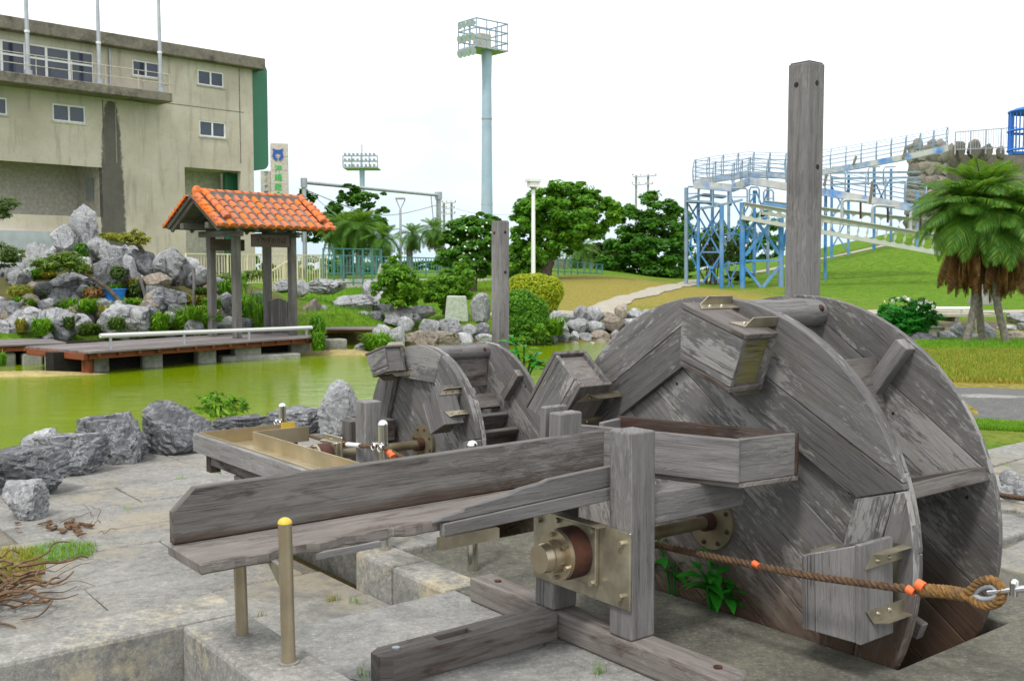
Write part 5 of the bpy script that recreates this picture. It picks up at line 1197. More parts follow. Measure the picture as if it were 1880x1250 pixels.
for px in (1700, 1785): xx = P(px, 0, Y).x; mb = MB(); mb.tube([(xx, Y+.1, zt), (xx, Y+.1, zt+.14)], .03, 8); mb.build('rail_post', M_GALV, br_)

# blue tub, stakes
tb = P(209, 553, 26.9); t = thing('plastic_tub', 'bright blue plastic tub among the rocks with a pine branch over it', 'tub', tb); t.location = tb
mb = MB(); pr = [(.26, 0), (.31, .30), (.335, .30), (.335, .325), (.30, .325), (.25, .03)]; vs = []; fs = []; sg_ = 18
for r0, z0 in pr: vs += [(r0*math.cos(2*math.pi*j/sg_), r0*.8*math.sin(2*math.pi*j/sg_), z0) for j in range(sg_)]
for i in range(len(pr)-1): fs += [[i*sg_+j, i*sg_+(j+1) % sg_, (i+1)*sg_+(j+1) % sg_, (i+1)*sg_+j] for j in range(sg_)]
mb.add(vs, fs, (0, 0, 1), True); mb.add(vs[-sg_:], [list(range(sg_))], (0, 0, 1)); mb.build('tub', M_PINK, t, org=(0, 0, 0))
for i, (px, yt, yb, Y, lean, lab) in enumerate([(272, 503, 562, 27.0, .12, 'left leaning pale wooden stake in the rockery'), (356, 492, 558, 27.2, .0, 'upright wooden stake in the rockery with a pale top'), (381, 500, 556, 27.3, -.10, 'leaning wooden stake nearest the gate'), (256, 510, 560, 27.4, .0, 'dark thin stake behind the leaning pale one')]):
    a = P(px, yb+4, Y); b_ = P(px, yt, Y); b_.x -= lean*2; t = thing('wooden_stake', lab, 'stake', a, group='wooden stakes in the rockery'); t.location = a
    mb = MB(); mb.tube([a-a, (b_-a)*.5+Vector((.01, 0, 0)), b_-a], [.05, .045, .04], 8); mb.build('stake', M_WOODP if i != 3 else M_BARK, t, org=(0, 0, 0))
# bonsai pines of the rockery
def pine(lab, base, trunk_px, pads, Y, mat, n=1500, name='pine_tree', size=.16):
    b_ = Vector(base); t = plant(name, lab, 'pine', b_, px_blobs(pads, Y, b_, .9), n, size, mat, [(px_pts(trunk_px, Y, b_), [.07, .05, .03])], M_BARK, 'clipped pines', 'needles', up=.6, asp=.2, droop=-.5, shell=.3, cluster=14); return t
Y = 26.6; pine('spreading clipped pine with a long bare trunk over the blue tub', P(225, 560, Y), [(222, 556), (200, 532), (165, 508), (130, 490)], [(100, 484, 36, 13), (138, 484, 26, 12), (118, 472, 26, 11), (85, 490, 22, 9), (145, 494, 18, 8)], Y, LF_PINE, 3200)
Y = 28.4; pine('yellowing pine on top of the rockery', P(262, 462, Y), [(262, 462), (250, 448), (225, 438)], [(215, 436, 32, 8), (242, 440, 30, 9), (253, 426, 14, 7), (200, 432, 16, 6), (262, 446, 12, 7)], Y, LF_YPINE, 1700)
Y = 29; pine('little clipped pine seen between the gate posts', P(400, 528, Y), [(404, 528), (425, 518), (450, 510)], [(462, 505, 22, 8), (445, 509, 16, 6), (415, 508, 16, 6)], Y, LF_PINE, 900)
Y = 26; pine('dark pine branch at the left frame edge', P(-20, 470, Y), [(-20, 470), (-12, 420), (0, 385)], [(8, 376, 24, 12), (-6, 390, 26, 12), (18, 370, 10, 6)], Y, LF_OLIVE, 1100)
Y = 25.4; pine('low pine at the left frame edge below the dark branch', P(-10, 500, Y), [(-10, 500), (5, 485)], [(8, 462, 26, 16), (22, 470, 18, 10), (0, 480, 26, 12)], Y, LF_OLIVE, 1200)
# grass tufts and weeds on the rockery (a countable handful)
def tuft(lab, px, yb, w_px, h_px, Y, mat, n=260, name='grass_tuft', group='grass tufts among the rocks'):
    base = P(px, yb, Y); k = Y/FPX; g = np.random.default_rng(int(px*7+yb)); mb_v = []; mb_f = []
    for i in range(n):
        a = g.uniform(0, 6.283); r0 = g.random()**.5*w_px*k*.38; h_ = h_px*k*(.25+.85*g.random()**1.4); ln_ = g.uniform(.2, 1.1)*w_px*k*.5; wd_ = .012+.004*g.random()
        c = np.array([math.cos(a)*r0, math.sin(a)*r0*.7, -.05]); d = np.array([math.cos(a), math.sin(a), 0]); s = np.array([-d[1], d[0], 0])*wd_*(Y/14)
        p1 = c+d*ln_*.35+np.array([0, 0, h_*.75]); p2 = c+d*ln_+np.array([0, 0, h_*g.uniform(.45, 1.0)]); b0_ = len(mb_v)
        mb_v += [c-s, c+s, p1+s*.8, p1-s*.8, p2]; mb_f += [[b0_, b0_+1, b0_+2, b0_+3], [b0_+3, b0_+2, b0_+4]]
    me = bpy.data.meshes.new('blades'); me.from_pydata([tuple(v) for v in mb_v], [], mb_f); me.materials.append(mat)
    o = mobj(name, me, None, base); tag(o, lab, 'grass', group); return o
for lab, px, yb, w_, h_, Y, mt in [('bright grass tuft beside the broad pale boulder', 78, 612, 38, 38, 24.6, LF_LIME), ('long grass patch below the red tinted shrub', 145, 572, 70, 34, 26.0, LF_LIME), ('large spill of grass left of the first gate post', 350, 602, 76, 48, 26.2, LF_LIME), ('grass clump beside the biggest low boulder', 292, 604, 40, 40, 25.6, LF_LIME), ('tall grass clump between second and third gate posts', 460, 590, 50, 66, 27.4, LF_MID), ('grass clump beside the third gate post at the deck', 478, 604, 26, 60, 26.8, LF_LIME), ('grass behind the second gate post', 412, 545, 34, 40, 28.6, LF_LIME), ('grass tuft by the slope under the pale rock', 300, 560, 50, 22, 27.0, LF_DRY), ('yellow grass behind the stakes', 365, 560, 60, 26, 27.6, LF_DRY), ('grass below the blue tub', 240, 560, 50, 20, 26.5, LF_LIME), ('grass and fern low left on the rockery', 165, 612, 46, 26, 24.9, LF_OLIVE), ('grassy mound hanging over the bank stones', 694, 640, 62, 40, 26.0, LF_LIME), ('grass hanging at the boardwalk end', 585, 640, 26, 42, 25.2, LF_LIME), ('weed tuft at the boardwalk corner', 583, 612, 30, 44, 26.0, LF_MID), ('fern at the boardwalk jog', 122, 656, 26, 24, 22.2, LF_MID), ('weed at the left frame edge by the piers', 0, 668, 24, 30, 21, LF_MID), ('weeds on the bank left of the dry stone wall', 1010, 612, 60, 40, 29.6, LF_LIME), ('trailing weeds over the far bank wall', 985, 640, 70, 30, 29.0, LF_OLIVE)]:
    tuft(lab, px, yb, w_, h_, Y, mt, 320)
for lab, px, py, rx, ry, Y, mt, n in [('small red tinted shrub left of the blue tub', 172, 538, 20, 12, 26.6, LF_DEAD, 260), ('dark little bush beside the slim pale rock', 216, 500, 14, 14, 27.2, LF_OLIVE, 260), ('yellow brown shrub on the rockery at the left', 38, 534, 26, 12, 27.0, LF_YPINE, 380), ('dark ivy under the tall standing rock', 148, 455, 12, 10, 29.4, LF_DEEP, 200), ('dark green shrub right of the first gate post', 440, 520, 14, 24, 28.2, LF_MID, 300), ('small bush by the dark rocks behind the stakes', 250, 530, 14, 14, 27.4, LF_OLIVE, 200)]:
    b_ = P(px, py+ry, Y); plant('shrub', lab, 'shrub', b_, px_blobs([(px, py, rx, ry)], Y, b_, 1), n, .13, mt, crown='foliage', group='small shrubs of the rockery')

for i in range(26):
    px = fill.uniform(-5, 400); yb = 478+fill.random()*130; Y = 30.3-(yb-470)/140*5.6; p = P(px, yb, Y); zz = hz_(p.x, Y)
    o = tuft('low green weeds growing in a gap between the small rockery stones', px, yb, fill.uniform(20, 44), fill.uniform(14, 30), Y-.25, [LF_LIME, LF_MID, LF_OLIVE, LF_DRY][i % 4], 200, group='weeds between the rockery stones')
# ------------------------------------------------------------------ big concrete building on the left
BD = Vector((.70, .715, 0)).normalized(); BN = Vector((BD.y, -BD.x, 0)); bc = P(463, 130, 60); BC = Vector((bc.x, bc.y, 0)); bth = math.atan2(BD.y, BD.x)
def FB(px, py, off=0.0):
    """photo pixel -> (x along facade, z) on the plane lying off metres before the facade; x is 0 at the right corner"""
    d = _ray(px, py); o = BC+BN*off; t = o.dot(BN)/d.dot(BN); p = Vector((0, 0, H))+d*t; return ((p-BC).dot(BD), p.z)
bld = thing('concrete_building', 'large weathered beige concrete grandstand building with a green end fin at the left', 'building', (0, 0, 0), bth, (BC.x, BC.y, 0))
# facade material: mildew runs, rust, the tall black streak
m, nt, b = new_mat('stained_beige_concrete'); M_BCONC = m
tc = N(nt, 'ShaderNodeTexCoord'); v = tc.outputs['Object']; sp = N(nt, 'ShaderNodeSeparateXYZ'); L(nt, v, sp.inputs[0])
n1 = noise_n(nt, v, .35, 6, .6); n2 = noise_n(nt, v, 2.2, 7, .7); n3 = noise_n(nt, v, 1.0, 6, .65, (2.2, 2.2, .28)); n4 = noise_n(nt, v, 9.0, 5, .7)
c = ramp(nt, n1, [(.3, (.45, .395, .315)), (.5, (.55, .49, .40)), (.7, (.63, .575, .48))])
c = mixc(nt, mth(nt, 'MULTIPLY', ramp(nt, n2, [(.52, (0,)*3), (.72, (1,)*3)]), .5), c, (.46, .38, .22))
c = mixc(nt, mth(nt, 'MULTIPLY', ramp(nt, n3, [(.52, (0,)*3), (.72, (1,)*3)]), .55), c, (.19, .165, .135))
c = mixc(nt, mth(nt, 'MULTIPLY', ramp(nt, n4, [(.3, (1,)*3), (.45, (0,)*3)]), .25), c, (.2, .18, .15))
sx0, _ = FB(203, 200); sx1, _ = FB(190, 200)
_, szt = FB(203, 186); _, szb = FB(205, 430)
dx = mth(nt, 'SUBTRACT', sp.outputs[0], sx0)
zz = mth(nt, 'DIVIDE', mth(nt, 'SUBTRACT', szt, sp.outputs[2]), szt-szb)
wid = mth(nt, 'MULTIPLY', mth(nt, 'POWER', mth(nt, 'MAXIMUM', zz, 0.0), .28), .62)
ed = mth(nt, 'SUBTRACT', mth(nt, 'ADD', mth(nt, 'ABSOLUTE', dx), mth(nt, 'MULTIPLY', mth(nt, 'SUBTRACT', n2, .5), .55)), wid)
sm_ = mth(nt, 'MULTIPLY', ramp(nt, ed, [(.0, (1,)*3), (.10, (0,)*3)]), mth(nt, 'GREATER_THAN', zz, 0.0))
c = mixc(nt, mth(nt, 'MULTIPLY', sm_, .88), c, mixc(nt, n2, (.03, .03, .03), (.14, .13, .12)))
L(nt, c, b.inputs['Base Color']); b.inputs['Roughness'].default_value = .92; b.inputs['Specular IOR Level'].default_value = .15; bump(nt, b, n4, .25, .02)
M_BEDGE = stone('blackened_concrete_edge', (.07, .064, .056), (.26, .23, .185), (.44, .395, .32), 1.6, stain=(.05, .048, .045), bstr=.3, space='Object')
M_BIN = stone('inner_plaster_wall', (.42, .39, .32), (.50, .47, .39), (.56, .53, .45), .8, bstr=.2, space='Object', speck=.15)
XL = -34.0; _, ztop = FB(463, 128); TK = .35
def hole_wall(x0, x1, z0, z1, holes, y0, th, name='wall', mat=None):
    xsx = sorted({x0, x1, *[h[0] for h in holes], *[h[1] for h in holes]}); zs = sorted({z0, z1, *[h[2] for h in holes], *[h[3] for h in holes]}); mb = MB(); vid = {}
    def inside(x, z): return any(h[0] < x < h[1] and h[2] < z < h[3] for h in holes)
    for i in range(len(xsx)-1):
        for j in range(len(zs)-1):
            if inside((xsx[i]+xsx[i+1])/2, (zs[j]+zs[j+1])/2): continue
            a, b_, c_, d_ = xsx[i], xsx[i+1], zs[j], zs[j+1]
            mb.add([(a, y0, c_), (b_, y0, c_), (b_, y0, d_), (a, y0, d_)], [[0, 1, 2, 3]], (1, 0, 0))
    for (a, b_, c_, d_) in holes:
        mb.add([(a, y0, c_), (b_, y0, c_), (b_, y0, d_), (a, y0, d_), (a, y0+th, c_), (b_, y0+th, c_), (b_, y0+th, d_), (a, y0+th, d_)], [[0, 4, 5, 1], [1, 5, 6, 2], [2, 6, 7, 3], [3, 7, 4, 0]], (1, 0, 0))
    mb.add([(x1, y0, z0), (x1, y0+12, z0), (x1, y0+12, z1), (x1, y0, z1)], [[0, 1, 2, 3]], (0, 1, 0))
    return mb.build(name, mat or M_BCONC, bld)
def rect(l, t, r, b_):
    x0, z1 = FB(l, t); x1, z0 = FB(r, b_); _, z1b = FB(r, t+2); return (x0, x1, z0, z1)
def rect4(lt, lb, rt, rb):
    xa, za = FB(*lt); xb, zb = FB(*lb); xc, zc = FB(*rt); xd, zd = FB(*rb); return ((xa+xb)/2, (xc+xd)/2, (zb+zd)/2, (za+zc)/2)
wins = [rect4((243, 109), (243, 140), (293, 117), (293, 144)), rect4((363, 128), (363, 156), (411, 134), (411, 161)), rect4((366, 221), (366, 250), (414, 225), (415, 254)), rect4((96, 190), (97, 222), (157, 196), (157, 227)), rect4((-48, 174), (-48, 206), (13, 180), (14, 212))]
big_op = (XL, FB(187, 297)[0], FB(60, 394)[1], FB(187, 296)[1]); sm_op = rect4((340, 308), (340, 420), (443, 314), (443, 420)); sm_op = (sm_op[0], sm_op[1], 1.2, sm_op[3])
bigwin = rect4((-60, 62), (-60, 140), (172, 97), (172, 156))
bigwin = (XL+6, bigwin[1], FB(172, 156)[1], FB(172, 97)[1])
hole_wall(XL, 0, -.5, ztop, wins+[big_op, sm_op, bigwin], 0, TK)
mb = MB(); mb.box((XL, 3.2, -.5), (big_op[1]+.6, 3.4, big_op[3]+.5)); mb.box((big_op[1]+.05, .36, .5), (big_op[1]+.35, 3.2, big_op[3]+.3)); mb.build('recess_wall', M_BIN, bld)
mb = MB(); mb.box((XL, .36, big_op[3]+.02), (big_op[1]+.4, 3.4, big_op[3]+.3)); mb.build('recess_ceiling', M_BIN, bld)
mb = MB(); mb.box((sm_op[0]-.3, 2.4, .5), (sm_op[1]+.1, 2.6, sm_op[3]+.3)); mb.box((sm_op[0]-.3, .36, sm_op[3]+.01), (sm_op[1]+.2, 2.6, sm_op[3]+.2)); mb.build('recess_wall', M_BIN, bld)
xg0, _ = FB(413, 330, -1.2); xg1, _ = FB(437, 330, -1.2); mb = MB(); mb.box((xg0, 1.1, .5), (xg1, 1.5, sm_op[3]-.02)); mb.build('green_column', M_GREEN, bld, bevel=.05)
xh, zh_ = FB(181, 330, -1); mb = MB(); mb.box((big_op[1]-.015, 1.1, FB(181, 368, -1)[1]), (big_op[1]+.0, 2.0, FB(181, 327, -1)[1])); mb.build('hatch', M_GALV, bld)
for (x0, x1, z0, z1) in wins:
    mb = MB(); f = .075
    for a in ((x0, z0, x1, z0+f), (x0, z1-f, x1, z1), (x0, z0+f, x0+f, z1-f), (x1-f, z0+f, x1, z1-f), ((x0+x1)/2-f*.6, z0+f, (x0+x1)/2+f*.6, z1-f)): mb.box((a[0], .03, a[1]), (a[2], .14, a[3]))
    w_ = mb.build('window', M_WHITE, bld)
    for a, b_ in ((x0+f, (x0+x1)/2-f*.6), ((x0+x1)/2+f*.6, x1-f)): mb = MB(); mb.box((a, .085, z0+f), (b_, .10, z1-f)); mb.build('pane', M_GLASS, w_)
    mb = MB(); mb.box((x0-.06, -.05, z0-.09), (x1+.06, .02, z0-.001)); mb.build('sill', M_BIN, w_)
x0, x1, z0, z1 = bigwin; mb = MB(); f = .10
for px in (172, 128, 86, 47, 4, -40): 
    xx, _ = FB(px, 120); mb.box((xx-f*.6, .04, z0), (xx+f*.6, .16, z1))
for zc in (z0, (z0*.42+z1*.58)-.05, z1-f): mb.box((x0, .05, zc), (x1, .15, zc+f))
w_ = mb.build('window', M_WHITE, bld); ed_ = [FB(px, 120)[0] for px in (172, 128, 86, 47, 4, -40)]
for a, b_ in zip(ed_[1:], ed_[:-1]): 
    for q0, q1 in ((z0+f, z0*.42+z1*.58-.05), (z0*.42+z1*.58+f-.05, z1-f)): mb = MB(); mb.box((a+f*.6, .10, q0), (b_-f*.6, .12, q1)); mb.build('pane', M_GLASS, w_)
# roof slab, ledge, drip edges
mb = MB(); mb.box((XL, -.55, ztop-.02), (.55, 9, ztop+.62)); mb.build('roof_slab', M_BEDGE, bld, bevel=.04)
lx, lz = FB(317, 180, 1.35); mb = MB(); mb.box((XL, -1.35, lz-.22), (lx, -.002, lz+.26)); mb.build('ledge', M_BEDGE, bld, bevel=.04)
mb = MB(); xx, zz_ = FB(290, 208, 0); mb.box((XL, -.06, big_op[3]-.34), (big_op[1]-.02, -.003, big_op[3]+.0)); mb.build('lintel_band', M_BCONC, bld)
xx, _ = FB(200, 100); mb = MB(); mb.tube([(xx, -.09, lz+.3), (xx, -.09, ztop-.05)], .06, 8); mb.build('downpipe', M_GALV, bld)
for px in (213, 441, 190): xx, _ = FB(px, 250); mb = MB(); mb.box((xx-.025, -.012, FB(px, 300)[1]), (xx+.025, -.001, lz-.3 if px != 441 else ztop-.05)); mb.build('panel_joint', M_BEDGE, bld)
_, zj = FB(300, 196); mb = MB(); mb.box((lx, -.012, lz-.1), (-.6, -.001, lz-.06)); mb.build('panel_joint', M_BEDGE, bld)
# rails on the ledge
mb = MB()
for dz in (.45, .95): mb.tube([(XL+8, -1.22, lz+.26+dz), (lx-.1, -1.22, lz+.26+dz)], .02, 6); mb.tube([(lx-.1, -1.22, lz+.26+dz), (lx-.1, -.05, lz+.26+dz)], .02, 6)
mb.build('ledge_rail', M_BIN, bld)
xx = lx-.1
while xx > XL+9: mb = MB(); mb.tube([(xx, -1.22, lz+.26), (xx, -1.22, lz+1.2)], .02, 6); mb.build('rail_post', M_BIN, bld); xx -= 1.7
# green end fin with rounded corners
pts = []; xa, zt_ = FB(462, 112); xb, _ = FB(497, 150); _, zb_ = FB(480, 313); x_ = xb-.02; rr = .42
for cx_, cz_, a0 in ((x_-rr, zb_+rr*1.2, -90), (x_-rr, zt_-rr, 0)):
    pts += [(cx_+rr*math.cos(R(a0+i*15)), cz_+rr*math.sin(R(a0+i*15))) for i in range(7)]
pts += [(.01, zt_), (.01, zb_-.02)]
mb = MB(); mb.prism(pts, (0, .30, 0), (1, 0, 0), (0, 0, 1), (0, 1, 0), 1.4, (0, 0, 1)); mb.build('green_fin', M_GREEN, bld, bevel=.03)
# base wall and low structures before the building
mb = MB(); x0, z1 = FB(-40, 391, 1.5); x1, _ = FB(187, 402, 1.5); mb.box((XL, -1.5, -.5), (x1-.05, -1.1, z1)); mb.build('base_wall', M_BCONC, bld)
mb = MB(); xa, za = FB(45, 424, 1.9); xb, zb = FB(90, 424, 1.9); mb.box((XL, -1.9, za-.9), (FB(110, 420, 1.9)[0], -1.501, za)); mb.build('canopy', M_GALV, bld)
# flagpoles on the ledge
for px, pb, lab in ((52, 141, 'leftmost grey flagpole on the building ledge'), (183, 160, 'middle grey flagpole on the building ledge'), (295, 175, 'rightmost grey flagpole at the end of the building ledge')):
    x_, z_ = FB(px, pb, .95); o_ = Vector((x_, -.95, lz+.26)); t = thing('flagpole', lab, 'flagpole', o_, bth, (BC.x, BC.y, 0), group='flagpoles on the ledge')
    xt, zt2 = FB(px-3, 0, .95)
    mb = MB(); mb.tube([o_, o_+Vector((0, 0, 2.2)), o_+Vector((0, 0, 8))], [.115, .10, .07], 12); mb.build('pole', M_GALV, t)
    mb = MB(); mb.tube([o_, o_+Vector((0, 0, .25))], .2, 12); mb.build('pole_base', M_GALV, t)
    mb = MB(); mb.tube([o_+Vector((0, 0, .26+1.75)), o_+Vector((0, 0, 2.12))], .125, 12); mb.build('collar', M_WHITE, t)

# ------------------------------------------------------------------ sign tower with emblem
Y = 78; k = Y/FPX; p0 = P(500, 262, Y); p1 = P(528, 262, Y); tth = R(14)
stw = thing('sign_tower', 'slim beige concrete sign tower with a blue emblem and green characters', 'tower', (0, 0, 0), tth, (P(480, 400, Y).x, Y, 0))
wf = (528-480)*k/math.cos(tth)*1.0; M_TOWER = stone('pink_beige_concrete', (.40, .36, .31), (.50, .455, .40), (.56, .52, .46), 1.0, bstr=.2, space='Object', speck=.15)
zt_ = p0.z
xs_ = (498-480)*k
mb = MB(); mb.box((.75, 0, -1), (wf, 2.2, zt_)); mb.build('front_slab', M_TOWER, stw, bevel=.03)
mb = MB(); mb.box((0, .7, -1), (.748, 2.0, zt_-2.0)); mb.build('side_slab', M_BIN, stw, bevel=.03)
for i in range(9):
    z_ = zt_-1.0-i*1.0; mb = MB(); mb.box((.76, -.012, z_-.02), (wf-.01, -.001, z_+.02)); mb.build('joint', M_BIN, stw)
M_EMB = plain('emblem_blue', (.02, .10, .42), .5, 0, .1, 5, 0); M_GCH = plain('green_character_paint', (.03, .62, .10), .5, 0, .1, 5, 0); M_BCH = plain('blue_character_paint', (.10, .26, .55), .5, 0, .1, 5, 0)
ex = (510-480)*k/math.cos(tth); ez = P(510, 285, Y).z; s_ = 9.6*k
mb = MB(); n_ = 26
for i in range(n_):
    a0 = R(-78+i*(336/n_)); a1 = R(-78+(i+1)*(336/n_)); i0 = .50; mb.prism([(i0*math.cos(a0), i0*math.sin(a0)), (math.cos(a0), math.sin(a0)), (math.cos(a1), math.sin(a1)), (i0*math.cos(a1), i0*math.sin(a1))], (ex, -.02, ez), (s_, 0, 0), (0, 0, s_), (0, -1, 0), .05)
mb.prism([(-.98, 1.32), (-.35, 1.08), (.35, 1.08), (.98, 1.32), (.80, .62), (-.80, .62)], (ex, -.021, ez), (s_, 0, 0), (0, 0, s_), (0, -1, 0), .052); mb.build('emblem', M_EMB, stw)
for ch_, py in zip('沖縄総合', (309, 326, 343, 358)):
    text_mesh(ch_, 14*k, 'character', M_GCH, stw, (ex, -.03, P(510, py, Y).z), (math.pi/2, 0, 0), .02)
for ch_, py in zip('ブ|ナ館', (317, 328, 341, 353)):
    text_mesh(ch_, 8.5*k, 'character', M_BCH, stw, (.38, .675, P(487, py, Y).z), (math.pi/2, 0, 0), .02)

# ------------------------------------------------------------------ stadium light towers
Y = 150.0; k = Y/FPX; bx = P(894, 395, Y)
lt = thing('light_tower', 'tall pale blue stadium light tower with a railed platform', 'light tower', (bx.x, Y, 0)); lt.location = ORG[lt.name]
zt_ = P(893, 95, Y).z
zz_ = [0, P(0, 300, Y).z, P(0, 150, Y).z, zt_]; rr = [12*k, 9.4*k, 8.6*k, 10*k]
mb = MB(); mb.tube([(bx.x+(.0), Y, z) for z in zz_], rr, 24); mb.build('column', M_PALEBLUE, lt)
for py in (218, 375): z = P(0, py, Y).z; mb = MB(); mb.tube([(bx.x, Y, z-.12), (bx.x, Y, z+.12)], 9.9*k if py < 300 else 10.6*k, 24); mb.build('flange', M_GALV, lt)
q = lambda px, py, dy=0: P(px, py, Y+dy)
pc = Vector((bx.x-.5, Y, zt_)); pu = Vector((.75, .66, 0)); pv = Vector((-.66, .75, 0)); hu, hv = 2.9, 2.0
mb = MB(); mb.prism([(-hu, -hv), (hu, -hv), (hu, hv), (-hu, hv)], pc, pu, pv, (0, 0, 1), .25); mb.build('platform', M_GREYP2 if 'M_GREYP2' in globals() else M_GALV, lt)
cz = [pc+pu*sx*hu+pv*sy*hv for sx, sy in ((-1, -1), (1, -1), (1, 1), (-1, 1))]
for i in range(4):
    a, b_ = cz[i], cz[(i+1) % 4]
    for dz in (1.2, 2.6, 3.9): mb = MB(); mb.rod(a+Vector((0, 0, dz)), b_+Vector((0, 0, dz)), .16); mb.build('rail', M_GALVB, lt)
    for t in (0, .33, .66): p_ = a.lerp(b_, t); mb = MB(); mb.rod(p_, p_+Vector((0, 0, 3.95)), .18); mb.build('rail_post', M_GALVB, lt)
mb = MB(); mb.prism([(-1.2, -.7), (.9, -.7), (.9, .8), (-1.2, .8)], pc+Vector((0, 0, .25)), pu, pv, (0, 0, 1), 2.1); mb.build('cabinet', M_BIN, lt)
mb = MB(); mb.rod(pc+pu*.2+Vector((0, 0, 2)), pc+pu*.2+Vector((0, 0, 12)), .08); mb.build('lightning_rod', M_GALV, lt)
M_GALVL = plain('floodlight_grey', (.50, .54, .58), .35, .2, .05, 3, 0)
def lamp_disc(parent, c, d, r, mat=None):
    mb = MB(); d = Vector(d).normalized(); mb.tube([c-d*r*.9, c-d*r*.5, c+d*r*.1], [r*.25, r*.7, r], 12); mb.build('floodlight', mat or M_GALVL, parent)
for row, dz in enumerate((3.3, 1.4, -.6)):
    for j in range(4): lamp_disc(lt, pc-pu*(hu+.25)+pv*(-hv+.5+j*.95)+Vector((0, 0, dz)), -pu+Vector((0, 0, -.35)), .6 if row else .48)
Y = 265.0; k = Y/FPX; bx = P(665, 340, Y)
l2 = thing('light_tower', 'distant stadium light tower with three rows of round floodlights', 'light tower', (bx.x, Y, 0)); l2.location = ORG[l2.name]
zt_ = P(0, 308, Y).z; mb = MB(); mb.tube([(bx.x, Y, 0), (bx.x, Y, zt_-4), (bx.x, Y, zt_)], [4*k, 4.6*k, 5*k], 16); mb.build('column', M_PALEBLUE, l2)
xa, xb = P(632, 300, Y).x, P(695, 300, Y).x
for py in (288, 298, 309): z = P(0, py, Y).z; mb = MB(); mb.rod((xa, Y-2, z), (xb, Y-2, z), .35); mb.build('beam', M_GALV, l2)
for px in (632, 648, 665, 680, 695): x = P(px, 300, Y).x; mb = MB(); mb.rod((x, Y-2, zt_), (x, Y-2, P(0, 288, Y).z), .3); mb.build('upright', M_GALV, l2)
mb = MB(); mb.box((xa, Y-2, zt_-.3), (xb, Y+5, zt_)); mb.build('platform', M_GALV, l2)
for row, py in enumerate((286, 296, 306)):
    for j in range(8): lamp_disc(l2, Vector((P(634+j*7.6, 0, Y).x, Y-3, P(0, py, Y).z)), (-.5, -.6, -.3), 3.0*k)
mb = MB(); mb.rod((bx.x, Y, zt_), (bx.x, Y, P(0, 266, Y).z), .25); mb.build('lightning_rod', M_GALV, l2)

# ------------------------------------------------------------------ cable run frame, lamps, utility poles, wires
Y = 62.0
a0, a1 = P(558, 470, Y), P(558, 335, Y); b0_, b1 = P(807, 515, Y+16), P(805, 359, Y+16)
gf = thing('cable_slide_frame', 'grey steel goal shaped frame with a sloping top tube behind the gate', 'frame', (a0.x, a0.y, 0)); gf.location = ORG[gf.name]
for lo, hi, r in ((a0, a1, .13), (b0_, b1, .19)):
    mb = MB(); mb.tube([(hi.x, hi.y, -.5), (hi.x, hi.y, hi.z)], r, 12); mb.build('upright', M_GALV, gf); mb = MB(); mb.tube([(hi.x, hi.y, hi.z-.3), (hi.x, hi.y, hi.z+.25)], r*1.5, 12); mb.build('joint_collar', M_GALV, gf)
mb = MB(); mb.tube([a1, b1], .11, 10); mb.build('top_tube', M_GALV, gf)
for dz, t0 in ((-.5, 0), (-.6, .9)):
    pass
cab = [a1+Vector((0, 0, -.4)), a1.lerp(b1, .5)+Vector((0, 0, -1.7)), b1+Vector((0, 0, -.7))]; mb = MB(); mb.tube(spline(cab, 8), .03, 5); mb.build('cable', M_GALV, gf)
hk = a1.lerp(b1, .93); mb = MB(); mb.tube([hk, hk+Vector((.2, 0, -2.2)), hk+Vector((.4, 0, -5.0))], .04, 5); mb.build('hanging_cable', M_GALV, gf)
mb = MB(); mb.tube([a1+Vector((0, 0, -.3)), a1+Vector((3.4, 2, -3.5))], .02, 5); mb.build('cable', M_GALV, gf)
Y = 58.0; t_ = P(735, 366, Y); lp = thing('park_lamp', 'thin grey lamp post with an inverted triangle head', 'lamp post', (t_.x, Y, 0)); lp.location = ORG[lp.name]; k = Y/FPX
mb = MB(); mb.tube([(t_.x, Y, 0), (t_.x, Y, P(0, 385, Y).z)], [.085, .06], 8); mb.build('pole', M_GALV, lp); vz = P(0, 385, Y).z
mb = MB(); l_, r_2 = P(727, 366, Y), P(744, 366, Y); mb.rod((t_.x, Y, vz), l_, .05); mb.rod((t_.x, Y, vz), r_2, .05); mb.build('head_arm', M_GALV, lp)
mb = MB(); mb.prism([(-8.5*k, -.25), (8.5*k, -.25), (8.5*k, .25), (-8.5*k, .25)], (t_.x, Y, l_.z), (1, 0, 0), (0, 1, 0), (0, 0, 1), .08); mb.build('lamp_head', M_GALV, lp)
Y = 47.0; k = Y/FPX; b_ = P(979, 500, Y); lp = thing('park_lamp', 'white lamp post with a square lantern beside the yellow green bush', 'lamp post', (b_.x, Y, 0)); lp.location = ORG[lp.name]
zl = P(0, 345, Y).z; mb = MB(); mb.tube([(b_.x, Y, 0), (b_.x, Y, zl)], [4.4*k, 3.4*k], 12); mb.build('pole', M_LAMP, lp)
mb = MB(); mb.tube([(b_.x, Y, zl-.12), (b_.x, Y, zl+.02)], [2.5*k, 7*k], 12); mb.build('lantern_base', M_GALV, lp)
zt_ = P(0, 329, Y).z; mb = MB(); mb.prism([(-9*k, -9*k), (9*k, -9*k), (9*k, 9*k), (-9*k, 9*k)], (b_.x, Y, zl+.03), (.94, .34, 0), (-.34, .94, 0), (0, 0, 1), (zt_-zl)*.6); mb.build('lantern', M_LAMP, lp)
mb = MB(); mb.prism([(-12*k, -12*k), (12*k, -12*k), (12*k, 12*k), (-12*k, 12*k)], (b_.x, Y, zl+.031+(zt_-zl)*.6), (.94, .34, 0), (-.34, .94, 0), (0, 0, 1), .12); mb.build('lantern_cap', M_WHITE, lp)
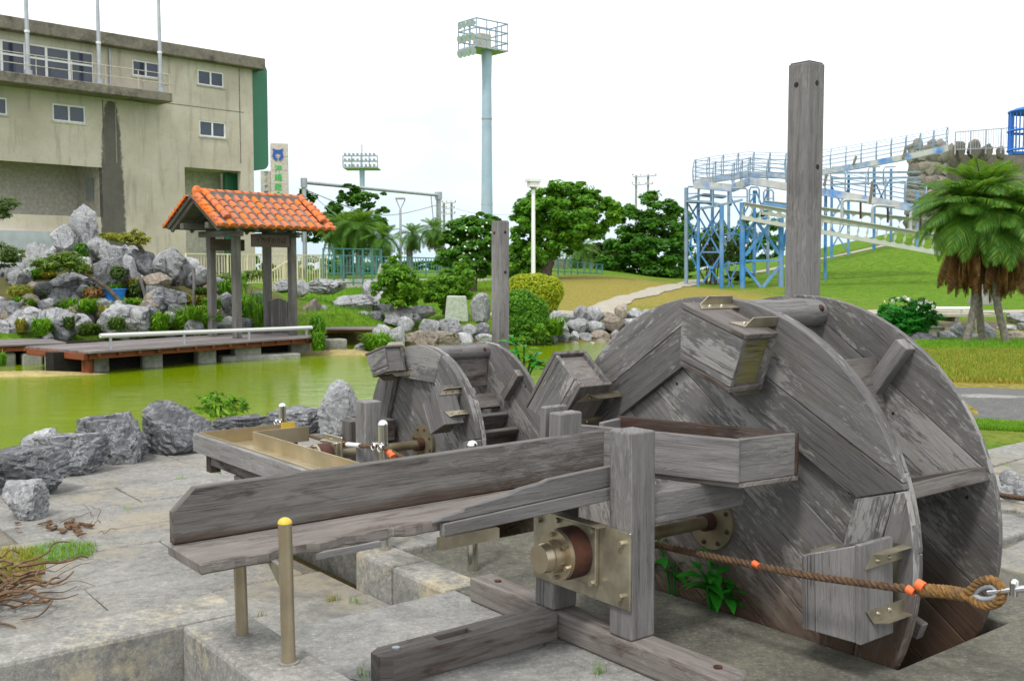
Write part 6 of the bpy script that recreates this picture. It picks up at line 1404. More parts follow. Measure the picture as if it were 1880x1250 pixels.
def h_pole(lab, pxs, ytop, ybot, Y, arms, lamps=False):
    base = P(pxs[0], ybot, Y); t = thing('utility_pole', lab, 'utility pole', (base.x, Y, 0)); t.location = ORG[t.name]; k = Y/FPX
    for px in pxs: p_ = P(px, ytop, Y); mb = MB(); mb.tube([(p_.x, Y, 0), (p_.x, Y, p_.z)], 2.0*k, 8); mb.build('pole', M_PALEPOLE, t)
    for ya, x0, x1 in arms:
        mb = MB(); mb.rod(P(x0, ya, Y-.3), P(x1, ya-2, Y-.3), 1.6*k); mb.build('crossarm', M_GALV, t)
        for j in range(4): c = P(x0+(x1-x0)*j/3, ya-2.5, Y-.3); mb = MB(); mb.tube([c, c+Vector((0, 0, 3*k))], 1.3*k, 6); mb.build('insulator' if not lamps else 'floodlight', M_BIN, t)
M_PALEPOLE = plain('grey_pole', (.30, .29, .27), .8, 0, .1, 1, 0)
h_pole('pair of utility poles with crossarms beyond the small palms', (815, 829), 372, 410, 130, [(374, 812, 836), (384, 812, 834), (394, 811, 835)])
h_pole('pair of poles with floodlight crossarms above the dark trees', (1168, 1190), 322, 380, 150, [(325, 1162, 1204), (340, 1161, 1198)], True)
def wire(pts, Y, lab, sag=.0):
    pw = [P(x, y, Y) for x, y in pts]; t = MB(); t.tube(spline(pw, 8), Y*.00022, 4); o = t.build('power_line', M_PALEPOLE, None, org=pw[0]); tag(o, lab, 'wire')
wire([(836, 383), (885, 394), (945, 394)], 131, 'thin power line from the utility poles to the right')
wire([(558, 362), (470, 352), (300, 322), (40, 262)], 62, 'thin cable rising left from the frame across the building') if False else None

# ------------------------------------------------------------------ fences
def bar_fence(name, lab, pts, Y0, Y1, ytop, ybot, nb, mat, post_every=8, topw=.05, barw=.02, rails=(0, 1), mid=None):
    t = thing(name, lab, 'fence', (0, 0, 0)); A_ = P(pts[0], 500, Y0); B_ = P(pts[1], 500, Y1); za0, za1 = P(0, ybot[0], Y0).z, P(0, ytop[0], Y0).z; zb0, zb1 = P(0, ybot[1], Y1).z, P(0, ytop[1], Y1).z
    t.location = (A_.x, A_.y, za0); ORG[t.name] = Vector(t.location)
    def q(s, v): p_ = A_.lerp(B_, s); return Vector((p_.x, p_.y, (za0+(za1-za0)*v)*(1-s)+(zb0+(zb1-zb0)*v)*s))
    for v in ([.04, 1] if mid is None else [.04, mid, 1]): mb = MB(); mb.rod(q(0, v), q(1, v), topw); mb.build('rail', mat, t)
    bars = 0
    for i in range(nb+1):
        s = i/nb
        if i % post_every == 0: mb = MB(); mb.rod(q(s, -.25), q(s, 1.02), topw*1.3); mb.build('post', mat, t)
        else: mb = MB(); mb.rod(q(s, .04), q(s, 1), barw); mb.build('bar', mat, t)
    return t
bar_fence('railing', 'pale railing with thin upright bars behind the gate', (342, 600), 44, 50, (466, 469), (520, 522), 52, M_CREAM, 7, .06, .03)
bar_fence('stair_railing', 'yellow cream stair railing beside the roofed gate', (494, 546), 46, 47, (500, 470), (540, 512), 10, M_CREAM, 5, .07, .04)
bar_fence('teal_fence', 'teal steel bar fence running behind the palms', (592, 892), 52, 60, (468, 477), (503, 500), 60, M_TEAL, 6, .06, .035)
M_MESH = None
def mesh_fence(lab, px0, px1, Y0, Y1, yt, yb, n):
    """tall chain link fence: posts, rails and a net of thin wires"""
    t = thing('chain_link_fence', lab, 'fence', (0, 0, 0)); A_ = P(px0, 500, Y0); B_ = P(px1, 500, Y1); z0a, z1a, z0b, z1b = P(0, yb[0], Y0).z, P(0, yt[0], Y0).z, P(0, yb[1], Y1).z, P(0, yt[1], Y1).z
    t.location = (A_.x, A_.y, z0a); ORG[t.name] = Vector(t.location)
    def q(s, v): p_ = A_.lerp(B_, s); return Vector((p_.x, p_.y, (z0a+(z1a-z0a)*v)*(1-s)+(z0b+(z1b-z0b)*v)*s))
    for i in range(n+1): mb = MB(); mb.rod(q(i/n, -.05), q(i/n, 1), .075); mb.build('post', M_TEAL, t)
    for v in (.02, .5, 1): mb = MB(); mb.rod(q(0, v), q(1, v), .05); mb.build('rail', M_TEAL, t)
    mb = MB(); ln_ = (B_-A_).length; m_ = int(ln_/.42)
    for i in range(m_):
        s = i/m_; e = min(1, s+1.9/ln_); mb.rod(q(s, 0), q(e, 1), .010); mb.rod(q(e, 0), q(s, 1), .010)
    o = mb.build('wire_net', M_TEAL, t); o['kind'] = 'stuff'
mesh_fence('tall teal chain link fence in front of the cycads', 594, 700, 47, 50, (456, 458), (520, 522), 6)
mesh_fence('green chain link court fence beyond the dry lawn', 1012, 1106, 62, 66, (476, 486), (519, 519), 8)
mb = MB(); a = P(600, 530, 49); b_ = P(930, 526, 58); mb.prism([(0, 0), ((b_-a).length, 0), ((b_-a).length, 1.0), (0, 1.0)], Vector((a.x, a.y, a.z-.55)), (b_-a).normalized(), (0, 0, 1), (0, 1, 0), .3, (1, 0, 0)); o = mb.build('low_wall', M_BIN, None, org=a); tag(o, 'low beige wall under the teal fence', 'wall')
mb = MB(); a = P(1000, 524, 63); b_ = P(1115, 524, 67); mb.prism([(0, 0), ((b_-a).length, 0), ((b_-a).length, .6), (0, .6)], Vector((a.x, a.y, a.z-.4)), (b_-a).normalized(), (0, 0, 1), (0, 1, 0), .3, (1, 0, 0)); o = mb.build('low_wall', M_BIN, None, org=a); tag(o, 'low wall under the green court fence', 'wall')
a = P(1018, 500, 75); b_ = P(1100, 500, 80); mb = MB(); mb.prism([(0, 0), ((b_-a).length, 0), ((b_-a).length, 2.0), (0, 2.0)], Vector((a.x, a.y, .4)), Vector((b_.x-a.x, b_.y-a.y, 0)).normalized(), (0, 0, 1), (0, 1, 0), .4, (1, 0, 0)); o = mb.build('practice_wall', M_BIN, None, org=a); tag(o, 'grey concrete practice wall behind the green court fence', 'wall')
# ------------------------------------------------------------------ trees and bushes
def tree_px(lab, base_px, Y, trunk_px, limbs, blobs, n, size, mat, name='tree', tr=(.3, .18), cat='tree', group=None, **kw):
    base = at_ground(base_px, Y, .1)
    tl = [(px_pts(trunk_px, Y, base), list(tr))]+[(px_pts(l, Y, base), [tr[1]*.8, tr[1]*.3]) for l in limbs]
    tl[0] = ([Vector((tl[0][0][0].x, 0, 0))]+tl[0][0][1:], tl[0][1])
    return plant(name, lab, cat, base, px_blobs(blobs, Y, base, .85), n, size, mat, tl, group=group, **kw)
kw = dict(up=.45, asp=.55, droop=.2, shell=.68, cluster=95)
tree_px('broad spreading tree with a leaning trunk right of the white lamp post', 1000, 58, [(998, 515), (1004, 480), (1012, 440), (1025, 410)], [[(1010, 445), (1060, 425), (1105, 395)], [(1012, 440), (980, 405), (965, 390)], [(1025, 410), (1050, 370)], [(1006, 470), (1048, 440), (1080, 425)]],
        [(1030, 380, 62, 40), (985, 395, 46, 30), (1085, 390, 48, 32), (1120, 392, 24, 22), (1042, 352, 34, 18), (960, 420, 26, 30), (1055, 420, 50, 22), (990, 440, 36, 34), (1000, 360, 18, 14), (1100, 365, 24, 14), (1020, 440, 40, 26), (975, 470, 40, 30), (1062, 355, 22, 14)], 30000, .28, LF_MID, tr=(.42, .22), **kw)
tree_px('dense round headed dark tree before the slide tower', 1195, 72, [(1195, 516), (1195, 470), (1200, 420)], [], [(1195, 385, 40, 28), (1170, 410, 36, 26), (1225, 405, 34, 28), (1200, 430, 52, 30), (1160, 455, 44, 22), (1215, 465, 50, 34), (1150, 482, 46, 26), (1120, 490, 26, 24), (1235, 490, 36, 28), (1190, 495, 50, 22)], 26000, .30, LF_DEEP, **kw)
tree_px('grey green tree standing left of the dense dark tree', 1135, 80, [(1135, 514), (1135, 480)], [], [(1130, 470, 34, 22), (1105, 468, 30, 22), (1150, 450, 22, 14), (1090, 460, 24, 14)], 9000, .28, LF_OLIVE, **kw)
tree_px('leafy tree beside the slide columns on the left', 1248, 76, [(1250, 514), (1250, 470)], [], [(1250, 400, 16, 22), (1258, 440, 26, 26), (1245, 480, 26, 28)], 6500, .28, LF_MID, **kw)
tree_px('tree behind the slide columns', 1380, 92, [(1380, 500), (1385, 450)], [], [(1390, 420, 30, 30), (1350, 440, 40, 34), (1410, 460, 30, 30), (1320, 450, 40, 30), (1330, 480, 50, 24)], 12000, .36, LF_DEEP, **kw)
tree_px('layered dark green tree behind the roofed gate', 640, 66, [(640, 500), (640, 440), (650, 390)], [[(645, 420), (690, 370)], [(642, 430), (600, 385)]], [(640, 385, 30, 24), (590, 395, 34, 22), (562, 372, 20, 16), (660, 360, 24, 14), (640, 350, 18, 10), (690, 384, 20, 10), (690, 356, 16, 8), (620, 415, 48, 24), (670, 415, 34, 20), (575, 420, 30, 20), (695, 408, 16, 10), (560, 350, 8, 8)], 24000, .25, LF_DEEP, tr=(.3, .2), **kw)
tree_px('white flowering frangipani tree left of the slim post', 870, 46, [(868, 520), (870, 480), (872, 450)], [[(870, 470), (840, 440)], [(870, 470), (900, 440)]], [(870, 435, 50, 30), (840, 448, 30, 26), (895, 420, 26, 22), (905, 460, 22, 30), (860, 475, 48, 22), (825, 445, 16, 18), (880, 405, 22, 12), (845, 420, 24, 14), (885, 490, 30, 14)], 14000, .26, LF_DEEP, tr=(.2, .13), name='frangipani_tree', **kw)
def flowers(px_list, Y, lab, size=.10, n=5, spread=4):
    g = np.random.default_rng(int(Y*10)); base = P(px_list[0][0], px_list[0][1], Y); bl = [(*(P(x, y, Y-.0)-base), spread*Y/FPX, spread*Y/FPX, spread*Y/FPX*.8, 1) for x, y in px_list]
    return base, leaf_mesh('flowers', M_FLOWER, bl, n*len(px_list), size, int(Y*3), up=.2, asp=.8, droop=0)
g_ = np.random.default_rng(4)
fl_ = [(870+g_.uniform(-48, 48), 440+g_.uniform(-34, 40)) for _ in range(44)]
b_, me_ = flowers([(x, y) for x, y in fl_ if abs((x-870)/50)**2+abs((y-440)/42)**2 < 1.1], 44.6, '', .075, 4, 2)
par = [o for o in scene.objects if o.name.startswith('frangipani_tree')][0]; mobj('flowers', me_, par, Vector(b_)-par.location)
# shrubs on the lawn
kb_ = dict(up=.35, asp=.42, droop=.2, shell=.35, cluster=55)
def bush(lab, px, yb, Y, blobs, n, size, mat, stem=None, name='shrub', group=None, **k2):
    base = P(px, yb, Y); kk = dict(kb_); kk.update(k2)
    tl = [([Vector((0, 0, -.2)), Vector((.05, 0, .25)), Vector((.08, 0, .6))], [.07, .03])] if stem else None
    return plant(name, lab, 'shrub', base, px_blobs(blobs, Y, base, .9), n, size, mat, tl, crown='foliage', group=group, **kk)
bush('upright green shrub left of the other lawn shrub', 732, 566, 30.5, [(732, 520, 38, 28), (728, 492, 22, 18), (708, 530, 22, 24), (757, 528, 20, 26), (735, 548, 30, 14), (725, 476, 10, 10)], 9000, .14, LF_LIME, True)
bush('wide green shrub behind the carved stone block', 815, 566, 31.5, [(815, 525, 36, 26), (850, 512, 22, 26), (795, 535, 24, 22), (835, 540, 34, 18), (848, 494, 14, 14), (812, 552, 26, 12)], 8500, .14, LF_LIME, True)
bush('clipped yellow green golden bush beside the lamp post', 990, 590, 31.6, [(985, 535, 46, 34), (960, 528, 30, 26), (1012, 535, 24, 28), (990, 560, 36, 22)], 16000, .10, LF_YEL, shell=.72, cluster=0)
bush('dark green bush in front of the golden bush', 962, 636, 29.4, [(955, 560, 36, 30), (972, 585, 36, 34), (945, 590, 26, 34), (985, 570, 22, 26), (965, 612, 30, 20)], 15000, .115, LF_MID, shell=.66, cluster=0)
bush('low weeds trailing over the far bank below the dark bush', 960, 644, 28.9, [(950, 628, 22, 12), (985, 622, 20, 12), (1000, 605, 22, 22)], 1500, .15, LF_LIME)
bush('white flowering bush behind the right side of the large wheel', 1668, 622, 24, [(1650, 570, 36, 20), (1690, 575, 34, 22), (1668, 592, 40, 20), (1660, 610, 26, 14), (1700, 592, 18, 14)], 5200, .17, LF_WEED, cluster=40, asp=.3)
b_, me_ = flowers([(1640, 553), (1648, 548), (1660, 546), (1668, 550), (1690, 556), (1700, 553), (1708, 556), (1714, 562), (1625, 552), (1684, 566)], 23.4, '', .07, 7, 4)
par = [o for o in scene.objects if o.name.startswith('shrub') and 'white flowering' in o.get('label', '')][0]; mobj('flowers', me_, par, Vector(b_)-par.location)
bush('leggy bush climbing the slide columns', 1302, 520, 64, [(1292, 440, 16, 26), (1310, 460, 18, 24), (1290, 475, 16, 18), (1335, 470, 20, 22), (1318, 430, 12, 14), (1345, 455, 14, 18), (1355, 505, 26, 10)], 3600, .32, LF_OLIVE, cluster=50)
mb_s = thing('bare_shrub', 'bare brown stems tangled at the foot of the slide columns', 'shrub', at_ground(1305, 63)); mb_s.location = ORG[mb_s.name]
r_ = random.Random(8)
for i in range(9):
    a = Vector((r_.uniform(-.3, .3), r_.uniform(-.2, .2), 0)); b_ = a+Vector((r_.uniform(-1, 1), r_.uniform(-.4, .4), r_.uniform(2.0, 3.6))); mb = MB(); mb.tube(spline([a, a.lerp(b_, .5)+Vector((r_.uniform(-.3, .3), 0, 0)), b_], 4), list(np.linspace(.05, .015, 9)), 5); mb.build('stem', M_BARK, mb_s, org=(0, 0, 0))
bush('thin leafy shrub between the far slide legs', 1540, 470, 95, [(1530, 462, 26, 8), (1560, 458, 24, 8), (1590, 452, 18, 6), (1500, 466, 20, 8)], 1500, .4, LF_MID)
bush('hedge of dark bushes under the broad tree', 965, 512, 60, [(960, 480, 34, 30), (1000, 490, 20, 22), (940, 495, 14, 22)], 3600, .34, LF_DEEP)
for lab, px, yb, Y, bl, mt in [('distant green bushes seen through the teal fence', 640, 505, 70, [(610, 490, 26, 14), (660, 492, 30, 10), (700, 494, 20, 8)], LF_MID), ('low far hedge behind the teal fence on the right', 760, 505, 78, [(740, 492, 34, 10), (790, 490, 34, 10), (830, 492, 26, 10)], LF_DEEP), ('bushes behind the pale railing', 460, 515, 62, [(450, 480, 22, 26), (480, 495, 26, 18), (520, 498, 24, 16), (550, 495, 20, 18)], LF_MID)]:
    bush(lab, px, yb, Y, bl, 3000, .35, mt)
fw = leaf_mesh('distant_woodland', LF_OLIVE, [(-60+i*13+rnd.uniform(-4, 4), 330+rnd.uniform(-15, 15), 2.0, 10, 8, rnd.uniform(3, 5.5), 1) for i in range(32)], 16000, 1.5, 77, cluster=30); o = mobj('distant_woodland', fw); tag(o, 'far line of low woodland on the horizon', 'trees', kind='stuff')

# ------------------------------------------------------------------ palms
def frond_mesh(name, mat, L_, curve, leaflets, lw, ll, seed, hang=.2, dead=False):
    g = random.Random(seed); vs = []; fs = []
    def rach(t): return Vector((t*L_*(1-.25*curve*t), 0, L_*(.42*t-curve*t*t*.85)))
    for i in range(leaflets):
        t = .10+.9*i/(leaflets-1); p = rach(t); d = (rach(min(1, t+.03))-rach(t-.03)).normalized(); l = ll*math.sin(math.pi*min(1, .16+.84*t)**.8)*(g.uniform(.75, 1.1))+.12*ll
        for s in (-1, 1):
            dirn = (d*.55+Vector((0, s*(.8 if not dead else .3), (.30-hang*2.2*t) if not dead else -.9))).normalized(); nrm = d.cross(dirn).normalized(); wv = dirn.cross(nrm).normalized()*lw
            mid = p+dirn*l*.55; tip = p+dirn*l+Vector((0, 0, -hang*l*.9)); b = len(vs)
            vs += [p-wv*.4, p+wv*.4, mid+wv, mid-wv, tip]; fs += [[b, b+1, b+2, b+3], [b+3, b+2, b+4]]
    for i in range(8):
        t0, t1 = i/8, (i+1)/8; a, c = rach(t0), rach(t1); w0 = .022*L_*(1-t0*.8)*.6; w1 = .022*L_*(1-t1*.8)*.6; b = len(vs)
        vs += [a+Vector((0, w0, 0)), a+Vector((0, -w0, 0)), a+Vector((0, 0, w0)), c+Vector((0, w1, 0)), c+Vector((0, -w1, 0)), c+Vector((0, 0, w1))]; fs += [[b, b+3, b+5, b+2], [b+2, b+5, b+4, b+1], [b+1, b+4, b+3, b]]
    me = bpy.data.meshes.new(name); me.from_pydata([tuple(v) for v in vs], [], fs); me.materials.append(mat); return me
FR = [frond_mesh('frond', LF_PALM, 1.0, c, 46, .0065, .32, 11+i, h) for i, (c, h) in enumerate([(.55, .25), (.75, .34), (.95, .42)])]
FD = [frond_mesh('dead_frond', LF_DEAD, 1.0, .45, 34, .008, .30, 31+i, .5, True) for i in range(3)]
def palm(lab, base, top, r0, r1, nf, nd, fl, seed, bend=(0, 0), group=None, dead_len=1.0, name='palm_tree', mid=None, elmin=-35):
    t = thing(name, lab, 'palm', base, group=group); t.location = base; g = random.Random(seed); top = Vector(top)-Vector(base)
    md = mid-Vector(base) if mid is not None else top*.5+Vector((bend[0], bend[1], 0)); mb = MB(); pts = spline([Vector((0, 0, -.15)), md, top], 10); n = len(pts)
    mb.tube(pts, [r0+(r1-r0)*i/(n-1)+(.012*r0/.1 if i % 2 else 0) for i in range(n)], 10); mb.build('trunk', M_PALMB, t, org=(0, 0, 0))
    for i in range(nf):
        az = i*2.399963+g.uniform(-.2, .2); f = (i+.5)/nf; el = R(82-(82-elmin)*f+g.uniform(-7, 7)); o = mobj('frond', FR[0 if f < .33 else (1 if f < .7 else 2)], t, top+Vector((0, 0, .03)))
        o.rotation_euler = (g.uniform(-.35, .35), -(el-R(18)), az); s = fl*(.72+.35*min(1, f*2.2))*g.uniform(.9, 1.08); o.scale = (s, s, s)
    for i in range(nd):
        az = i*2.399963+g.uniform(-.4, .4); o = mobj('dead_frond', FD[i % 3], t, top+Vector((math.cos(az)*r1, math.sin(az)*r1, -.10-.25*fl*g.random())))
        o.rotation_euler = (g.uniform(-.4, .4), R(g.uniform(62, 98)), az); s = fl*dead_len*g.uniform(.65, 1.05); o.scale = (s, s*.8, s*.8)
    return t
Y = 22.5
for i, (bp, tp, mp, lab) in enumerate([((1770, 632), (1778, 400), (1790, 540), 'left of the three feathery palms with a straight pale trunk'), ((1808, 635), (1800, 375), (1796, 540), 'middle of the three feathery palms at the right'), ((1852, 630), (1845, 415), (1828, 530), 'right of the three feathery palms with a curved leaning trunk')]):
    Yi = Y+(.35 if i == 1 else -.1*i); base = P(*bp, Yi); base.z = min(base.z, .05); top = P(*tp, Yi); md = P(*mp, Yi)
    palm(lab, base, top, .078, .066, 50, 76, 1.4 if i != 1 else 1.55, 50+i, group='feathery palms by the pond arm', dead_len=1.02, mid=md, elmin=-4)
for lab, px, pyt, pyb, Y, fl, nf, nd, md in [('small palm with drooping dead leaves left of the utility poles', 757, 432, 500, 60, 1.25, 24, 16, (752, 470)), ('small palm with a bent trunk beside the frangipani tree', 796, 424, 500, 58, 1.3, 24, 16, (812, 465)), ('olive palm with a thick crown right of the roofed gate', 628, 425, 500, 60, 1.9, 34, 14, (632, 465)), ('tallest olive palm behind the teal chain link fence', 662, 420, 505, 58, 1.9, 36, 14, (660, 465)), ('rightmost of the olive palms, leaning over the fence', 703, 440, 505, 57, 1.5, 28, 12, (688, 475)), ('little palm half hidden behind the broad tree on the right', 1062, 462, 512, 74, 1.9, 24, 10, (1062, 490))]:
    base = at_ground(px, Y); base.x = P(px+(10 if 'bent' in lab else 0), 500, Y).x; palm(lab, base, P(px, pyt, Y), .2, .15, nf, nd, fl, px, mid=P(md[0], md[1], Y), dead_len=.75)

# ------------------------------------------------------------------ roller slide on stilts
sl_ = thing('roller_slide', 'long blue and grey roller slide on lattice legs running down the hill', 'slide', P(1370, 540, 60)); sl_.location = ORG[sl_.name]
def SP(px, py, Y): return P(px, py, Y)
def seg_beam(pts, h, th, mat, nm, up=Vector((0, 0, 1))):
    for a, b_ in zip(pts[:-1], pts[1:]):
        mb = MB(); d = (b_-a).normalized(); s = Vector((d.y, -d.x, 0)).normalized(); mb.bar(a, b_, s*th, s.cross(d).normalized()*h); mb.build(nm, mat, sl_)
k60 = 60/FPX
front = [SP(1273, 339, 60), SP(1343, 345, 60), SP(1376, 332, 62), SP(1452, 344, 62), SP(1516, 353, 61), SP(1600, 368, 60), SP(1700, 386, 58)]
back = [SP(1273, 336, 64), SP(1313, 328, 65), SP(1370, 320, 66), SP(1452, 322, 67), SP(1514, 315, 68), SP(1600, 300, 69), SP(1680, 285, 70), SP(1740, 272, 71)]
for path, h in ((front, .42), (back, .36)):
    seg_beam(path, h, .10, M_GREYP, 'slide_channel')
    off = Vector((.3, 1.0, 0)); seg_beam([p+off for p in path], h*.8, .08, M_GREYP, 'slide_channel')
    mb = MB(); rs_ = resample(path, .22)
    for p in rs_: mb.rod(p+Vector((0, .05, .05)), p+off+Vector((0, -.05, .05)), .06)
    o = mb.build('roller', M_GALV, sl_); o['kind'] = 'stuff'
    # hoops of the cage and its lines of rail
    hp_ = resample(path, 1.15)
    for p in hp_:
        pts = [p+Vector((0, 0, .15)), p+Vector((-.06, -.08, .7)), p+Vector((.0, 0, 1.15)), p+Vector((.12, .35, 1.42)), p+Vector((.25, .75, 1.42)), p+off+Vector((.0, .0, 1.1)), p+off+Vector((0, 0, .15))]
        mb = MB(); mb.tube(spline(pts, 3), .036, 5); mb.build('hoop', M_GALVB, sl_)
    for dx, dy, dz in ((-.03, -.05, .45), (-.06, -.08, .72), (-.03, -.04, .98), (.03, .08, 1.24), (.19, .55, 1.45), (.30, 1.0, .5), (.30, 1.02, .78), (.28, .98, 1.05)):
        mb = MB()
        for a, b_ in zip(path[:-1], path[1:]): mb.tube([a+Vector((dx, dy, dz)), b_+Vector((dx, dy, dz))], .021, 4)
        mb.build('cage_rail', M_GALVB, sl_)
def column(px0, yt, yb, Y, r, mat, nm='column', px1=None):
    a, b_ = SP(px0, yt, Y), SP(px1 or px0, yb, Y); b_ = Vector((b_.x, b_.y, min(b_.z, hz_(b_.x, b_.y))-.2)); mb = MB(); mb.tube([a, b_], r*.8, 8); mb.build(nm, mat, sl_); return a, b_
def brace(p, q, Y, w_=.085, mat=None): mb = MB(); mb.rod(SP(*p, Y), SP(*q, Y), w_); mb.build('brace', mat or M_BLUE, sl_)
# near blue portal
column(1363, 372, 540, 59.4, .20, M_BLUE); column(1434, 400, 540, 59.4, .20, M_BLUE); 
brace((1368, 470), (1420, 402), 59.4, .16, M_BLUE); brace((1388, 404), (1430, 466), 59.4, .16, M_BLUE); brace((1368, 479), (1432, 478), 59.4, .13, M_BLUE); brace((1366, 488), (1410, 545), 59.4, .15, M_BLUE); brace((1432, 488), (1386, 545), 59.4, .15, M_BLUE)
for pts in ([(1371, 445), (1376, 420), (1392, 405), (1410, 400)], [(1438, 455), (1444, 425), (1455, 405)]): mb = MB(); mb.tube(spline([SP(x, y, 59.6) for x, y in pts], 5), .10, 7); mb.build('curved_brace', M_BLUE, sl_)
mb = MB(); mb.rod(SP(1400, 376, 59.6), SP(1450, 382, 59.6), .45, .3); mb.build('portal_beam', M_BLUE, sl_)
# castellated beams: plates with round holes and flanges
def castellated(a, b_, hgt0, hgt1, n, nm):
    d = b_-a; L_ = d.length; u = d.normalized(); s = Vector((u.y, -u.x, 0)).normalized(); upv = s.cross(u).normalized(); upv = upv if upv.z > 0 else -upv; mb = MB(); seg = 14; th = .05
    for i in range(n):
        x0 = L_*i/n; x1 = L_*(i+1)/n; h = hgt0+(hgt1-hgt0)*(i+.5)/n; cx_ = (x0+x1)/2; r = h*.31; w2 = (x1-x0)/2
        ring = [(cx_+r*math.cos(2*math.pi*j/seg), r*math.sin(2*math.pi*j/seg)) for j in range(seg)]
        outer = []
        for j in range(seg):
            a_ = 2*math.pi*j/seg; c_, s_2 = math.cos(a_), math.sin(a_); kq = min(w2/abs(c_) if abs(c_) > 1e-6 else 9e9, (h/2)/abs(s_2) if abs(s_2) > 1e-6 else 9e9); outer.append((cx_+kq*c_, kq*s_2))
        cor = [(x1, h/2), (x0, h/2), (x0, -h/2), (x1, -h/2)]
        for off in (-th/2, th/2):
            V = [a+u*p[0]+upv*p[1]+s*off for p in ring+outer]; F = [[j, seg+j, seg+(j+1) % seg, (j+1) % seg] for j in range(seg)]
            mb.add(V, F, u)
            for c_ in cor:
                an = math.atan2(c_[1], c_[0]-cx_) % (2*math.pi); j = int(an/(2*math.pi)*seg) % seg; mb.add([a+u*p[0]+upv*p[1]+s*off for p in (outer[j], c_, outer[(j+1) % seg])], [[0, 1, 2]], u)
        V = [a+u*p[0]+upv*p[1]+s*o_ for o_ in (-th/2, th/2) for p in ring]; mb.add(V, [[j, (j+1) % seg, seg+(j+1) % seg, seg+j] for j in range(seg)], u)
    web = mb.build(nm, M_CREAMG, sl_)
    for sg in (-1, 1):
        mb = MB(); mb.bar(a+upv*sg*hgt0/2, b_+upv*sg*hgt1/2, s*.34, upv*.05); mb.build('beam_flange', M_CREAMG, sl_)
castellated(SP(1364, 387, 59.2), SP(1730, 451, 56), .95, 1.05, 22, 'holed_beam')
castellated(SP(1400, 381, 61.2), SP(1720, 420, 59.0), .80, .85, 19, 'holed_beam')
# left tower legs, landing, rails
for px, yt, yb, Y, r, mt in ((1260, 345, 516, 61, .15, M_GALVB), (1282, 370, 525, 60.5, .12, M_BLUE), (1308, 350, 500, 66, .13, M_BLUE), (1325, 378, 545, 59.2, .16, M_BLUE), (1338, 348, 500, 66, .12, M_GALVB), (1385, 350, 495, 67, .14, M_BLUE), (1410, 345, 490, 68, .13, M_GALVB), (1527, 325, 460, 74, .12, M_BLUE), (1558, 322, 455, 74, .12, M_BLUE), (1605, 300, 450, 74, .14, M_BLUE), (1636, 310, 445, 74, .12, M_BLUE), (1684, 350, 445, 70, .14, M_BLUE), (1516, 352, 460, 62, .12, M_BLUE)): column(px, yt, yb, Y, r, mt)
for a, b_, Y in [((1264, 375), (1280, 403), 60.8), ((1281, 375), (1264, 403), 61), ((1287, 380), (1322, 440), 60), ((1322, 385), (1288, 440), 60.2), ((1263, 455), (1283, 500), 61), ((1326, 400), (1352, 450), 63), ((1360, 405), (1330, 450), 63), ((1308, 400), (1290, 440), 65), ((1310, 405), (1336, 450), 66), ((1385, 420), (1408, 470), 67), ((1408, 415), (1386, 470), 67), ((1528, 420), (1556, 460), 74), ((1556, 400), (1528, 455), 74), ((1607, 380), (1634, 330), 74), ((1607, 335), (1634, 395), 74), ((1288, 470), (1322, 520), 60), ((1322, 470), (1290, 520), 60), ((1328, 480), (1352, 545), 60), ((1352, 490), (1328, 545), 60), ((1264, 452), (1282, 452), 61), ((1290, 463), (1324, 463), 60), ((1328, 483), (1362, 483), 60), ((1284, 400), (1324, 470), 60.3), ((1324, 400), (1284, 470), 60.3), ((1264, 403), (1282, 452), 61), ((1282, 403), (1264, 452), 61), ((1340, 360), (1384, 440), 66), ((1384, 360), (1340, 440), 66), ((1310, 450), (1336, 500), 66), ((1336, 450), (1310, 500), 66), ((1388, 350), (1410, 410), 67.5), ((1410, 350), (1388, 410), 67.5), ((1528, 345), (1558, 400), 74), ((1558, 345), (1528, 400), 74), ((1265, 430), (1282, 430), 61), ((1287, 420), (1324, 420), 60.2), ((1328, 430), (1362, 430), 60)]: brace(a, b_, Y)
def polyrail(pts, Y, r, mat, nm): mb = MB(); mb.tube([SP(x, y, Y) for x, y in pts], r, 6); mb.build(nm, mat, sl_)
for x0, x1, yt, yb, Y in ((1261, 1282, 343, 368, 61), (1283, 1305, 345, 372, 60.5), (1308, 1340, 344, 378, 60), (1342, 1372, 346, 378, 60), (1376, 1394, 344, 372, 61), (1402, 1420, 349, 380, 61), (1446, 1460, 355, 392, 60)):
    polyrail([(x0, yb), (x0, yt+5), (x0+3, yt), (x1-3, yt), (x1, yt+4), (x1, yb)], Y, .05, M_GALVB, 'guard_rail'); polyrail([(x0, (yt+yb)/2), (x1, (yt+yb)/2)], Y, .03, M_GALVB, 'guard_rail')
for pts, Y in (([(1260, 366), (1290, 358), (1330, 362)], 61), ([(1282, 384), (1330, 375), (1360, 368)], 60), ([(1260, 370), (1300, 372), (1325, 378)], 60.6)): 
    for a, b_ in zip(pts[:-1], pts[1:]): mb = MB(); mb.rod(SP(*a, Y), SP(*b_, Y), 1.1, .12); mb.build('landing', M_GALVB, sl_)
for x0, x1, yt, yb, Y in ((1546, 1580, 368, 408, 57.6), (1602, 1630, 378, 415, 57.2), (1672, 1690, 386, 428, 56.6)):
    mb = MB(); mb.tube(spline([SP(x0, yb, Y), SP(x0, yt+9, Y), SP(x0+5, yt, Y), SP(x1, yt+1, Y), SP(x1+12, yt+2, Y)], 3), .085, 7); mb.build('guard_hoop', M_GALV, sl_)
    mb = MB(); mb.tube([SP(x1, yt+2, Y+.6), SP(x1, yb-6, Y+.6)], .06, 6); mb.build('guard_post', M_RUST, sl_)
